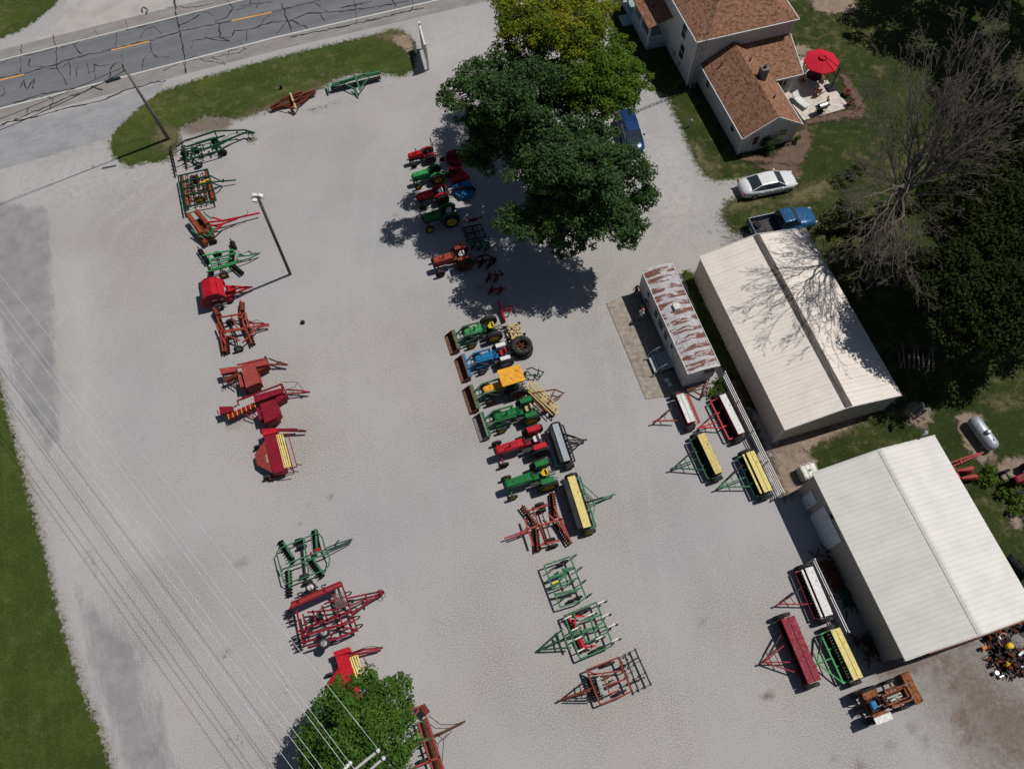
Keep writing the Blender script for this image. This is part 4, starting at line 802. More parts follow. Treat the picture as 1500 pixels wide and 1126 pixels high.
tractor('tractor', 'old red tractor with narrow black wheels parked on the lawn past the workshop', (1530, 708), .7, 2.0, 1.6, RD2, RD2, BLK, BLK, Rf=.42, ftrack=1.6, chassis=BLK, exhaust=False, group=None)
# ================= LEFT ROW =================
GL = 'implements parked in the left row'
z3 = Z(230, 180, 5.928)
t = IMP('chisel_plow', 'dark green chisel plow with a long hitch and rear tine bar, nearest the utility pole', 'chisel plow', z3, (400, 250), GL)
t.bars('frame', JG3, [[(240, 155, .9), (330, 130, .95), (505, 72, 1.1)], [(250, 210), (590, 110)], [(250, 328), (575, 232)], [(260, 250), (430, 225), (560, 170)], [(235, 200), (268, 342)], [(500, 72), (560, 235)], [(395, 190), (410, 245)], [(460, 175), (482, 240)], [(300, 190), (330, 300)], [(330, 180), (500, 128)]], .1, .8)
t.bars('tongue', JG3, [[(505, 72, 1.1), (765, 62, .9), (850, 88, .5)], [(560, 165), (765, 88, .6), (850, 90, .5)], [(480, 222), (720, 100, .6)], [(690, 95, .6), (700, 75, .7)], [(765, 62, .8), (800, 110, .5)], [(800, 70, .6), (830, 110, .5)]], .09, .7)
t.bars('rear_harrow', BLK, [[(115, 200), (165, 430)], [(165, 210), (240, 160)], [(178, 335), (245, 308)], [(215, 180), (260, 340)]], .08, .6)
t.shanks(BLK, (118, 210), (165, 430), 7, .6, -1, .2, 'harrow_tine'); t.shanks(BLK, (240, 190), (265, 330), 5, .75, -1, .35); t.shanks(BLK, (370, 180), (400, 290), 4, .75, -1, .35); t.shanks(BLK, (500, 120), (545, 230), 4, .75, -1, .35)
t.tubes('hydraulic_hose', BLK, [[(560, 150, .9), (640, 100, 1.0), (720, 85, .8), (820, 80, .6)], [(250, 170), (290, 150, 1.), (320, 180)], [(205, 215), (220, 180, .9), (245, 205)]], .022)
t.wh(362, 357, .36, WT, tilt=.5); t.wh(572, 258, .36, DK); t.wh(240, 268, .36, DK); t.wh(330, 240, .36, DK); t.wh(505, 165, .36, DK)
t.bars('axle', JG3, [[(240, 268), (362, 350)], [(500, 165), (575, 255)]], .08, .4)
t = IMP('seedbed_roller', 'green mulcher with two rusty orange crumbler rollers', 'seedbed roller', z3, (350, 580), GL)
t.bars('frame', JG3, [[(185, 462), (438, 402)], [(190, 515), (465, 462)], [(205, 582), (480, 512)], [(205, 640), (492, 580)], [(235, 735), (510, 675)], [(182, 465), (238, 772)], [(210, 465), (262, 765)], [(438, 402), (515, 675)], [(300, 500), (320, 560)], [(405, 480), (430, 560)]], .085, .7)
t.bars('frame_clamp', JY, [[(405, 505), (455, 495)], [(378, 520), (420, 515)]], .1, .82)
for a, b in (((213, 472), (268, 725)), ((428, 415), (488, 665))):
    A, B = t.q(*a, .45), t.q(*b, .45); m = MB(); m.cyl(A, B, .17, n=14)
    for i in range(14): p = A.lerp(B, (i + .5) / 14); d = (B - A).normalized() * .02; m.cyl(p - d, p + d, .19, n=14)
    t.part('roller', m, ROR)
for k, (a, b) in enumerate((((262, 450), (300, 690)), ((300, 450), (345, 700)), ((345, 440), (395, 690)), ((395, 430), (440, 680)))):
    A, B = t.q(*a, .6), t.q(*b, .6); m = MB()
    for i in range(9): P = A.lerp(B, (i + .5) / 9); shank(m, (P.x, P.y, .62), -1, l=.22, w=.045)
    m.bar(A, B, .05); t.part('tine_row', m, RUSTY)
t.bars('tongue', JG3, [[(465, 462), (575, 515, .5)], [(480, 515), (685, 497, .45)], [(492, 580), (560, 545, .5)], [(555, 515, .8), (580, 490, .8)]], .08, .6)
t.wh(330, 488, .42, DK); t.wh(374, 668, .42, JY)
t = IMP('roller_harrow', 'folding roller harrow with two long rusty orange drums and a red tongue', 'roller harrow', z3, (390, 920), GL)
for a, b, z, r in (((272, 800), (388, 962), .95, .2), ((342, 768), (438, 880), 1.0, .2), ((400, 900), (480, 1000), .5, .2), ((385, 1000), (430, 1050), .4, .22)):
    A, B = t.q(*a, z), t.q(*b, z); m = MB(); m.cyl(A, B, r, n=18)
    for i in range(16): p = A.lerp(B, (i + .5) / 16); d = (B - A).normalized() * .012; m.cyl(p - d, p + d, r + .018, n=18)
    t.part('drum', m, ROR)
t.bars('tongue', RD, [[(450, 862), (560, 852), (740, 815, .6), (890, 782, .5)], [(470, 893), (560, 880), (700, 830, .6)], [(500, 945), (580, 868)], [(480, 820), (570, 850)]], .1, .75)
t.bars('frame', JG2, [[(395, 965), (440, 985), (510, 930)], [(405, 775), (430, 800), (475, 830)], [(440, 935), (480, 990)], [(470, 940), (515, 915)], [(300, 930), (400, 1000)]], .09, .8)
t.bars('drum_support', RUSTY, [[(340, 850), (420, 960)], [(430, 900), (470, 960)], [(400, 830), (440, 880)], [(460, 880), (500, 1000)]], .1, .7)
t.tubes('hydraulic_hose', BLK, [[(560, 850, .8), (690, 830, .9), (780, 795, .8), (790, 760, .9)], [(440, 960), (480, 1020, .6), (500, 990)]], .022)
t.wh(372, 862, .38, DK); t.wh(438, 930, .38, DK); t.wh(490, 1030, .3, RUSTY)
z4 = Z(230, 330, 5.928)
t = IMP('disc_harrow', 'bright green tandem disc harrow with yellow wheel rims, beside the red round baler', 'disc harrow', z4, (560, 320), GL)
t.bars('frame', LG, [[(395, 265), (665, 213)], [(442, 258), (492, 402)], [(428, 408), (685, 330)], [(465, 300), (690, 240)], [(470, 340), (650, 290)], [(480, 378), (700, 312)], [(665, 213), (702, 300)], [(615, 255), (635, 300)], [(590, 325), (640, 400, .7)]], .085, .8)
t.gangs(DK, [((368, 212), (448, 335)), ((478, 385), (452, 498)), ((650, 145), (675, 205)), ((655, 215), (648, 300)), ((630, 325), (745, 425))], .22, 8, frame=BLK)
t.bars('tongue', JG2, [[(702, 272), (800, 262, .6), (897, 240, .45)], [(695, 312), (800, 290, .5), (885, 247, .45)], [(700, 250), (760, 265)], [(790, 225, .8), (830, 250, .6)]], .07, .65)
t.tubes('hydraulic_hose', BLK, [[(700, 270, .8), (790, 225, 1.), (800, 218, .9), (825, 235, .8), (870, 242, .6)], [(660, 170, .7), (700, 220, .9), (740, 260, .7)]], .02)
t.wh(525, 255, .36, DK); t.wh(578, 432, .38, JY); t.bars('axle', DK, [[(525, 255), (578, 425)]], .07, .4)
t = IMP('round_baler', 'red round baler with a ribbed top, between two disc harrows in the left row', 'round baler', z4, (545, 640), GL)
zb = R17; W2 = .85
m = MB(); m.ext([(-1.05, .55), (-1.22, 1.0), (-1.05, 1.55), (-.35, 1.95), (.35, 1.9), (.82, 1.25), (.78, .6), (.1, .4)], -W2, -W2 + .06); m.ext([(-1.05, .55), (-1.22, 1.0), (-1.05, 1.55), (-.35, 1.95), (.35, 1.9), (.82, 1.25), (.78, .6), (.1, .4)], W2 - .06, W2); b = t.part('side_panel', m, RD2)  # side panels a darker red than the top: their shade is painted in
m = MB(); m.bar((-.75, 0, 1.7), (-.05, 0, 1.93), 1.55, .05); m.bar((-.02, 0, 1.94), (.38, 0, 1.86), 1.55, .05); m.bar((.4, 0, 1.83), (.78, 0, 1.3), 1.55, .05)
for y in (-.5, -.2, .2, .5): m.bar((-.72, y, 1.75), (-.02, y, 1.97), .05, .05)
m.bar((-.02, -.8, 1.97), (-.02, .8, 1.97), .06); t.part('top_cover', m, RD)
m = MB()
for x, z in ((-1.12, 1.15), (-1.0, 1.45), (-.85, 1.62), (-1.1, .85)): m.cyl((x, -.78, z), (x, .78, z), .07, n=10)
t.part('belt_roller', m, DK)
m = MB(); m.bar((-1.0, -.84, 1.5), (-1.25, -.84, .8), .07, .1); m.bar((-1.0, .84, 1.5), (-1.25, .84, .8), .07, .1); m.bar((-1.22, -.84, .7), (-1.22, .84, .7), .1, .2); t.part('tailgate', m, RD)
m = MB(); m.cyl((.9, -.7, .35), (.9, .7, .35), .2, n=12)
for i in range(12): m.bar((.9, -.65 + i * .12, .35), (1.15, -.65 + i * .12, .25), .02)
t.part('pickup', m, RD2)
m = MB(); m.bar((.7, -.55, .8), (2.6, 0, .55), .12); m.bar((.7, .55, .8), (2.6, 0, .55), .12); m.bar((1.5, -.3, .75), (1.5, .3, .75), .1); m.bar((.85, -.2, 1.0), (2.4, 0, .75), .06); m.box((1.25, .0, .9), (.5, .5, .25)); m.bar((2.5, 0, .55), (2.85, 0, .5), .1); t.part('tongue', m, RD)
m = MB(); m.cyl((1.2, 0, .85), (2.7, 0, .6), .05); t.part('drive_shaft', m, BLK)
for y in (-1.0, 1.0): wheel(t, (-.05, y, .4), .4, .28, SLV)
m = MB(); m.box((-.1, -.875, 1.2), (.35, .02, .12)); m.box((.45, -.875, 1.1), (.2, .02, .12)); t.part('decal', m, WT)
t = IMP('disc_harrow', 'rusty orange-red tandem disc harrow with drum ends, below the round baler', 'disc harrow', z4, (660, 920), GL)
t.bars('frame', OR, [[(540, 800), (775, 762)], [(530, 925), (800, 885)], [(515, 855), (560, 960), (600, 1040)], [(548, 850), (600, 985)], [(735, 765), (755, 870), (800, 960)], [(770, 765), (800, 880)], [(545, 935), (760, 900)], [(640, 780), (700, 900)], [(740, 1020), (800, 965)], [(620, 960), (720, 1000)], [(700, 790), (830, 845)]], .09, .75)
t.gangs(RUSTY, [((505, 735), (540, 790)), ((530, 800), (580, 940)), ((560, 960), (590, 1115)), ((600, 960), (612, 1115)), ((737, 672), (738, 745)), ((735, 765), (760, 880)), ((775, 880), (835, 1045))], .23, 7, frame=OR)
for a, b in (((495, 725), (530, 785)), ((737, 675), (737, 745))):
    A, B = t.q(*a, .6), t.q(*b, .6); m = MB(); m.cyl(A, B, .2, n=16); t.part('end_drum', m, RR)
t.bars('tongue', RF, [[(780, 850), (880, 850, .7), (975, 860, .5)], [(800, 965), (870, 890, .6), (975, 868, .5)], [(830, 925), (840, 850)], [(800, 885), (940, 862, .5)]], .09, .7)
t.tubes('hydraulic_hose', BLK, [[(780, 850, .8), (870, 820, .9), (890, 835, .8), (930, 850, .7)], [(640, 800, .8), (660, 960, .8), (700, 1010, .7)]], .02)
t.wh(640, 840, .38, DK); t.wh(708, 1072, .38, GREYR); t.bars('axle', DK, [[(640, 840), (708, 1065)], [(610, 990), (700, 975)], [(610, 965), (690, 950)]], .07, .45)
z5 = Z(290, 500, 5.36)
def square_baler(label, P, c1, c2, tw=None):
    t = IMP('square_baler', label, 'square baler', z5, P['o'], GL)
    m = MB(); t.pbox(m, P['body'], .55, 1.45); t.part('feed_housing', m, c1)
    m = MB(); t.pbox(m, P['flap'], .6, 1.2); t.part('side_cover', m, c1)
    m = MB(); t.pbox(m, P['plunger'], .6, 1.3); t.part('plunger_housing', m, c1)
    m = MB(); t.pbox(m, P['front'], .35, 1.0); t.part('knife_guard', m, c2)
    m = MB(); t.pbox(m, P['chamber'], .5, .95); ch = t.part('bale_chamber', m, c2); m = MB()
    A = t.q(*P['chamber'][0], .98); B = t.q(*P['chamber'][1], .98)
    for i in range(7): m.bar(A.lerp(B, i / 6.), A.lerp(B, i / 6.) + Vector((.05, -.45, 0)), .04)
    t.part('chamber_rail', m, tw or c2, ch)
    m = MB(); t.pbox(m, P['tail'], .75, 1.15); t.part('bale_chute', m, c1)
    t.bars('support_arm', c2, P['arms'], .06, .7); t.bars('tension_bar', c1, P['long'], .09, 1.35)
    f = t.q(*P['fly'], .9); m = MB(); m.lathe([(.001, -.05), (.3, -.05), (.36, -.05), (.36, .05), (.3, .05), (.001, .03)], f, 'x', 18); t.part('flywheel', m, tw or DK)
    m = MB(); pk = P['pick']; A = t.q(*pk[0], .4); B = t.q(*pk[1], .4); m.cyl(A, B, .18, n=12); t.part('pickup', m, tw or DK)
    t.bars('tongue', c2, P['tongue'], .08, .6); t.tubes('hydraulic_hose', BLK, P['hose'], .02)
    for w in P['wheels']: t.wh(w[0], w[1], .36, tw and JY or DK)
    return t
square_baler('faded red square hay baler, upper of the two square balers', dict(o=(400, 260), body=[(335, 190), (445, 180), (488, 318), (375, 365)], flap=[(312, 262), (335, 258), (360, 352), (332, 362)], plunger=[(335, 188), (520, 135), (545, 150), (550, 178), (460, 200), (345, 215)],
    front=[(455, 195), (540, 165), (550, 195), (475, 235)], chamber=[(200, 290), (335, 232), (340, 250), (215, 312)], tail=[(165, 212), (295, 195), (306, 232), (180, 256)], arms=[[(230, 300), (300, 350)], [(255, 285), (310, 325)], [(190, 255), (215, 305)]], long=[[(305, 185), (520, 135)], [(300, 205), (340, 200)]],
    fly=(537, 150), pick=((430, 365), (490, 350)), tongue=[[(552, 178), (705, 185, .5)], [(555, 135), (640, 165), (705, 183, .5)], [(600, 185), (650, 160)]], hose=[[(550, 130, 1.2), (600, 150, .9), (660, 165, .7)]], wheels=[(418, 398), (395, 215)]), RF, RR)
square_baler('bright red square hay baler with yellow knotter parts, above an orange dirt stain', dict(o=(540, 540), body=[(485, 490), (605, 450), (640, 560), (605, 600), (525, 640)], flap=[(455, 525), (480, 518), (508, 605), (482, 618)], plunger=[(435, 425), (650, 365), (665, 400), (500, 460), (445, 480)],
    front=[(610, 440), (690, 400), (696, 428), (625, 472)], chamber=[(232, 570), (440, 478), (450, 505), (250, 602)], tail=[(165, 512), (265, 508), (272, 545), (172, 570)], arms=[[(370, 570), (450, 600)], [(390, 545), (455, 575)], [(180, 565), (240, 590)], [(270, 520), (310, 500)], [(150, 540), (160, 570)]], long=[[(308, 465), (655, 335)], [(655, 330), (690, 400)], [(308, 465), (320, 500)]],
    fly=(665, 360), pick=((575, 615), (640, 600)), tongue=[[(700, 412), (880, 398, .5)], [(690, 378), (800, 385, .6), (878, 398, .5)], [(820, 382), (830, 410)]], hose=[[(655, 320, 1.4), (770, 315, 1.2), (800, 345, 1.), (830, 380, .7)], [(690, 378, 1.), (760, 360, 1.1), (780, 320, 1.)]], wheels=[(570, 655), (500, 455)]), RD2, RD2, JY)
def haybine(label, zf, P, short=False):
    t = IMP('mower_conditioner', label, 'mower conditioner', zf, P['o'], GL)
    m = MB(); t.pbox(m, P['body'], .5, 1.15); t.part('main_frame', m, RD2 if not short else RD)
    m = MB(); pts = P['hood']; vs = [t.q(x, y, z) for x, y, z in pts]; n_ = len(vs); m.add(vs + [v - Vector((0, 0, .08)) for v in vs], [tuple(range(n_)), tuple(range(n_, 2 * n_))[::-1]] + [(i, n_ + i, n_ + (i + 1) % n_, (i + 1) % n_) for i in range(n_)]); hd = t.part('rear_hood', m, RF if not short else RD)
    m = MB(); t.pbox(m, P['gear'], .5, 1.25); t.part('gearbox_cover', m, RD)
    A0, A1, B0, B1 = [t.q(*p, .9) for p in P['reel']]; m = MB()
    for k in range(5):
        f = k / 4.; A = A0.lerp(A1, f); B = B0.lerp(B1, f); dz = Vector((0, 0, .12 * sin(pi * f))); m.cyl(A + dz, B + dz, .06, n=8)
    rl = t.part('reel', m, PY); m = MB()
    for f in (0, .5, 1): m.bar(A0.lerp(B0, f) + Vector((0, 0, .1)), A1.lerp(B1, f) + Vector((0, 0, .1)), .05)
    t.part('reel_spider', m, JY, rl)
    m = MB(); A, B = [t.q(*p, .7) for p in P['reel'][0::2]]; m.box(A.lerp(B, .5) - Vector((0, 0, .3)), (.5, (A - B).length, .06)); t.part('cutter_bed', m, DK)
    t.bars('guard_bar', RD2, P['guard'], .05, .9); t.bars('tongue', RD2, P['tongue'], .11, .7); t.tubes('hydraulic_hose', BLK, P['hose'], .02)
    for w in P['wheels']: t.wh(w[0], w[1], .34, w[2] if len(w) > 2 else DK)
    return t, hd
t, hd = haybine('red mower conditioner with yellow reel and pointed rear hood, below the two square balers', z5, dict(o=(600, 860), body=[(515, 735), (605, 712), (680, 1015), (590, 1035)], hood=[(522, 782, 1.15), (445, 885, .75), (462, 968, .7), (582, 1030, 1.0), (600, 1010, 1.1), (545, 790, 1.17)], gear=[(498, 690), (612, 676), (618, 710), (508, 742)],
    reel=[(598, 742), (662, 732), (665, 1000), (728, 982)], guard=[[(705, 722), (778, 982)], [(665, 740), (706, 724)], [(660, 1015), (778, 982)], [(778, 965), (815, 968)], [(640, 1040), (757, 1025)], [(675, 765, .4), (745, 990, .4)]], tongue=[[(612, 700), (850, 703, .5)], [(620, 690), (780, 690, .6)]], hose=[[(640, 700, 1.), (740, 682, 1.), (800, 690, .8), (845, 700, .6)]], wheels=[(550, 1068), (475, 830)]))
tc = bpy.data.curves.new('lettering_curve', 'FONT'); tc.body = 'NEW HOLLAND'; tc.size = .17; tc.extrude = .004; tc.align_x = 'CENTER'
tc.materials.append(WT); _to = bpy.data.objects.new('lettering_curve', tc); COL.objects.link(_to); _me = bpy.data.meshes.new_from_object(_to.evaluated_get(bpy.context.evaluated_depsgraph_get())); bpy.data.objects.remove(_to); to = bpy.data.objects.new('lettering', _me); COL.objects.link(to); to.parent = hd; a_, b_ = t.q(522, 850, .98), t.q(545, 950, .98)
to.location = (a_ + b_) / 2 + Vector((0, 0, .06)); to.rotation_euler = (0, radians(-12), atan2(b_.y - a_.y, b_.x - a_.x))
t.bars('lower_linkage', RR, [[(560, 1080), (690, 1040)], [(545, 1060), (600, 1075)]], .1, .4)
z7 = Z(370, 930, 4.2857)
haybine('red mower conditioner with yellow reel, half under the roadside tree', z7, dict(o=(600, 220), body=[(520, 135), (600, 115), (680, 400), (600, 420)], hood=[(545, 195, 1.15), (470, 300, .75), (500, 400, .7), (610, 450, 1.0), (620, 420, 1.1), (560, 200, 1.17)], gear=[(505, 105), (602, 72), (612, 103), (515, 135)],
    reel=[(598, 150), (655, 125), (660, 320), (712, 300)], guard=[[(690, 115), (770, 330)], [(655, 125), (692, 116)]], tongue=[[(610, 120), (700, 90), (820, 78, .5)], [(620, 130), (720, 105), (800, 90, .5)]], hose=[[(620, 110, 1.), (720, 72, 1.), (760, 70, .8), (810, 78, .6)]], wheels=[(490, 245), (620, 440)]), True)
z6 = Z(370, 750, 5.36)
t = IMP('disc_harrow', 'green tandem disc harrow in a rounded tube frame, lower left row', 'disc harrow', z6, (390, 370), GL)
t.tubes('frame', JG2, [[(470, 178), (215, 282), (188, 318), (215, 430), (245, 545), (270, 560), (560, 455), (598, 420), (606, 360), (570, 290), (548, 200), (520, 168), (470, 178)]], .05, .8)
t.bars('cross_beam', JG2, [[(260, 405), (580, 290)], [(265, 440), (600, 318)], [(400, 205), (440, 470)], [(210, 410), (235, 465)], [(560, 260), (590, 320)]], .085, .8)
t.gangs(BLK, [((212, 225), (325, 400)), ((485, 140), (508, 292)), ((445, 365), (548, 515)), ((282, 450), (288, 665))], .25, 9)
t.bars('gang_beam', JG2, [[(240, 235), (318, 355)], [(495, 130), (505, 285)], [(478, 370), (560, 485)], [(285, 450), (292, 590)]], .11, .62)
t.bars('tongue', JG3, [[(580, 280), (680, 240), (785, 208, .45)], [(590, 320), (775, 230, .45)], [(575, 300), (780, 218, .45)], [(680, 215, .8), (640, 260)]], .06, .7)
t.bars('hydraulic_cylinder', RD, [[(488, 300), (532, 288)], [(450, 325), (465, 318)]], .13, .9)
for p in ((370, 222), (385, 272), (408, 500), (432, 552)): t.wh(*p, .36, DK)
t.bars('axle', DK, [[(385, 240), (420, 530)]], .08, .4)
t = IMP('field_cultivator', 'large red field cultivator with folded wings and curved tines, beside the green disc harrow', 'field cultivator', z6, (580, 800), GL)
m = MB(); a, b, c, d = t.q(285, 760, 1.5), t.q(700, 575, 1.5), t.q(690, 545, 1.3), t.q(300, 715, 1.3); m.add([a, b, c, d] + [v - Vector((0, 0, .07)) for v in (a, b, c, d)], [(0, 1, 2, 3), (7, 6, 5, 4), (0, 4, 5, 1), (1, 5, 6, 2), (2, 6, 7, 3), (3, 7, 4, 0)]); t.part('folded_wing', m, RF)
t.bars('wing_beam', RD2, [[(285, 760, 1.55), (700, 575, 1.55)], [(300, 712, 1.3), (692, 545, 1.3)], [(350, 690, 1.45), (370, 725, 1.5)], [(560, 600, 1.45), (580, 635, 1.5)]], .1, 1.5)
t.bars('frame', RD2, [[(695, 550), (825, 935)], [(628, 625), (720, 935)], [(545, 730), (600, 880)], [(470, 770), (500, 870)], [(345, 765), (405, 1060)], [(395, 800), (440, 1000)], [(430, 785), (640, 765), (745, 728)], [(345, 940), (640, 830), (790, 775)], [(375, 980), (560, 910), (700, 880), (790, 825)], [(400, 1025), (560, 975)], [(440, 1065), (600, 1010), (822, 925)], [(470, 885), (760, 775)], [(610, 640), (760, 735)], [(700, 900), (820, 920)], [(560, 720), (640, 690)]], .09, .8)
t.bars('wing_beam', RD2, [[(380, 975, 1.3), (650, 900, 1.3), (790, 860, 1.2)], [(430, 1060, 1.1), (700, 980, 1.1), (820, 925, 1.1)], [(600, 1005, 1.2), (640, 930, 1.2)]], .09, 1.2)
m = MB(); P = [t.q(x, y, .85) for x, y in ((635, 650), (700, 625), (745, 730), (660, 755))]
for i in range(8): m.bar(P[0].lerp(P[1], i / 7), P[3].lerp(P[2], i / 7), .035)
for f in (0, .33, .66, 1): m.bar(P[0].lerp(P[3], f), P[1].lerp(P[2], f), .035)
t.part('walkway_grate', m, paint('grate_brown', (.16, .13, .11), .8))
for (a, b, n_, dd) in (((300, 745), (350, 870), 4, -1), ((352, 950), (400, 1075), 4, -1), ((350, 640), (600, 560), 4, -1), ((440, 820), (470, 960), 3, -1), ((530, 760), (580, 920), 4, -1), ((640, 700), (700, 920), 4, -1), ((720, 600), (830, 920), 5, 1)): t.shanks(BLK, a, b, n_, .78, dd, .5 if a[0] < 355 and a[1] > 700 else .3)
for p in ((458, 592), (565, 945), (565, 1032)):
    w_ = t.wh(*p, .36, WT if p[1] < 700 else GREYR, tilt=1.2); w_.location.z = 1.3
    q_ = t.q(p[0], p[1], w_.location.z); w_.location.x, w_.location.y = q_.x, q_.y
t.bars('wheel_strut', RD, [[(458, 592, 1.35), (480, 640, 1.3)], [(565, 945, .9), (575, 900, .8)], [(565, 1032, .9), (575, 990, .9)]], .09)
t.wh(500, 830, .36, DK); t.wh(620, 1000, .36, DK)
t.bars('tongue', RD2, [[(745, 675), (885, 645, .7), (1030, 618, .5)], [(765, 735), (880, 685, .6), (1035, 625, .5)], [(780, 800), (895, 712, .6), (1030, 635, .5)], [(885, 640), (905, 730)], [(990, 610), (1010, 650)]], .09, .75)
t.tubes('hydraulic_hose', BLK, [[(900, 640, .8), (960, 630, .9), (1010, 605, .8), (1040, 640, .5)], [(1000, 650, .6), (1020, 680, .4), (1045, 650, .5)]], .022)
t = IMP('field_roller', 'rust-red field roller with a long bare tongue, poking out under the roadside tree', 'field roller', z7, (1120, 640), GL)
A, B = t.q(1075, 525, .55), t.q(1180, 850, .55); m = MB(); m.cyl(A, B, .24, n=18)
for i in range(26): p = A.lerp(B, (i + .5) / 26); d = (B - A).normalized() * .025; m.cyl(p - d, p + d, .27, n=16)
t.part('roller', m, RUSTY)
t.bars('frame', RF, [[(1065, 440), (1195, 840)], [(1040, 545), (1130, 840)], [(985, 545), (1065, 440)], [(960, 480), (1065, 440)], [(1010, 830), (1180, 760)]], .09, .8)
t.bars('inner_frame', JG2, [[(1035, 540), (1110, 780)], [(1000, 690), (1140, 640)], [(1020, 560), (1100, 520)]], .08, .75)
t.bars('tongue', RUSTY, [[(975, 690), (1200, 605, .7), (1335, 538, .5)], [(985, 710), (1150, 630, .7)]], .11, .75)
t.bars('drum_end', RR, [[(1065, 440, .9), (1100, 490, .9)]], .3, .8)
t.tubes('hydraulic_hose', BLK, [[(1100, 500, .9), (1180, 560, .8), (1260, 560, .8), (1310, 548, .6)], [(1160, 620, .8), (1200, 660, .9), (1190, 790, .8)], [(1200, 655, .9), (1250, 600, .7)]], .022)
t.shanks(BLK, (1045, 580), (1090, 760), 4, .6, -1, .25); t.wh(1070, 785, .36, DK)
# folded implements at the lawn edge
zt_ = Z(350, 0, 3.75)
for lab, mt, m2, o, L1 in (('rust-red folded spike harrow lying along the lawn edge', RR, TAN, (300, 545), [[(172, 590, .5), (235, 555, .6), (418, 498, .5)], [(180, 600, .35), (300, 560, .4), (418, 508, .4)], [(230, 548, .7), (345, 505, .7)], [(190, 592, .3), (300, 575, .3), (340, 570, .3), (400, 510, .4)]]),
                       ('green folded harrow with a black bar at the lawn edge, nearer the white sign', JG2, JG2, (640, 455), [[(502, 478, .6), (640, 432, .7), (778, 402, .6)], [(510, 465, .7), (640, 425, .75), (775, 395, .7)], [(485, 460, .5), (495, 505, .4)], [(560, 450, .8), (700, 408, .8)]])):
    t = IMP('folded_harrow', lab, 'harrow', zt_, o, 'harrows at the lawn edge'); red = mt is RR
    t.bars('main_beam', mt, L1, .13, .6)
    if red: t.bars('tongue', m2, [[(282, 512, .9), (315, 598, .6)]], .14); t.bars('brace', mt, [[(230, 578, .6), (315, 598, .6)], [(345, 545, .6), (315, 598, .6)], [(300, 560, .9), (350, 520, .6)]], .07); t.bars('stand', mt, [[(275, 590, .4), (300, 630, .1)], [(288, 600, .3), (300, 632, .1)]], .08)
    else: t.bars('tongue', m2, [[(638, 415, .9), (665, 495, .6)]], .14); t.bars('brace', mt, [[(575, 460, .6), (640, 490, .6)], [(715, 425, .6), (665, 490, .6)], [(640, 440, .9), (700, 420, .7)]], .08); t.bars('stand', mt, [[(625, 480, .4), (655, 538, .1)], [(640, 490, .3), (655, 538, .1)]], .08)
    a, b = ((175, 600), (415, 510)) if red else ((505, 492), (778, 425)); A, B = t.q(*a, .35), t.q(*b, .35); m = MB(); m.bar(A, B, .3, .12)
    for i in range(22): P = A.lerp(B, (i + .5) / 22); m.bar(P, P + Vector((.1, -.2, -.3)), .035)
    t.part('spike_bar', m, RUSTY if red else BLK)
# ================= MIDDLE ROW IMPLEMENTS =================
RDK = paint('dark_faded_red', (.24, .045, .035), .7, rust=.15, dirt=.15)
GM = 'implements behind the tractor row'
zA = Z(560, 190, 7.5)
def rotary(label, o, poly, mat, stripes, wheel_px, mast):
    t = IMP('rotary_mower', label, 'rotary mower', zA, o, GM); m = MB(); t.pbox(m, poly, .12, .42); t.part('deck', m, mat)
    t.bars('deck_rib', mat, stripes, .07, .45); A = t.q(*mast[0], .5); B = t.q(*mast[1], .5); m = MB()
    m.bar(A, (A.x, A.y, .95), .06); m.bar((A.x, A.y, .95), B, .05); m.bar((A.x, A.y + .35, .4), (A.x, A.y, .95), .05); m.bar((A.x, A.y - .35, .4), (A.x, A.y, .95), .05); t.part('hitch_mast', m, DK)
    c = A.lerp(B, .6); m = MB(); rod_box(m, (c.x, c.y, .55), (.3, .25, .22)); m.cyl((c.x, c.y, .6), (A.x - .5, A.y, .55), .045); t.part('gearbox', m, DK)
    p = t.q(*wheel_px, .22); wheel(t, (p.x, p.y, .22), .22, .14, RUSTY, False, 'tail_wheel'); return t
rotary('round-cornered dark red rotary mower in the tree shade, topmost mower', (780, 300), [(698, 265), (730, 235), (790, 215), (870, 215), (900, 300), (860, 375), (770, 378), (712, 345)], RD2, [[(720, 290), (880, 260)], [(715, 330), (870, 310)]], (655, 325), ((720, 300), (860, 280)))
rotary('flat square bright red rotary mower deck, middle of the three mowers', (845, 490), [(725, 430), (760, 405), (850, 405), (960, 515), (775, 580), (750, 520)], RD, [[(735, 450), (850, 440)], [(760, 520), (920, 470)], [(830, 430), (900, 530)], [(745, 480), (830, 440)]], (718, 508), ((745, 470), (850, 455)))
blue_mower = rotary('blue rotary mower with cross ribs, lowest of the three mowers', (880, 655), [(775, 620), (850, 578), (960, 566), (985, 600), (1000, 705), (950, 735), (860, 742), (805, 700), (790, 665)], BL, [[(835, 585), (850, 735)], [(880, 575), (900, 738)], [(800, 660), (990, 640)], [(930, 570), (960, 730)], [(790, 620), (830, 700)]], (1000, 660), ((800, 655), (900, 640)))
blue_mower.bars('deck_frame', BLK, [[(790, 648), (1000, 628)], [(800, 662), (1000, 645)]], .1, .5)
blue_mower.bars('deck_frame', BLK, [[(848, 580), (868, 740)]], .08, .48)
t = IMP('post_hole_digger', 'small red post digger with a silver auger in deep tree shade', 'post digger', zA, (940, 990), GM)
t.bars('boom', RD2, [[(910, 965, .8), (960, 990, .8), (1100, 960, .5)], [(940, 1010, .5), (1040, 990, .6)]], .08); A = t.q(905, 995, .9); m = MB(); m.cyl((A.x, A.y, .1), (A.x, A.y, 1.0), .04); rod_box(m, (A.x, A.y, 1.05), (.25, .25, .2))
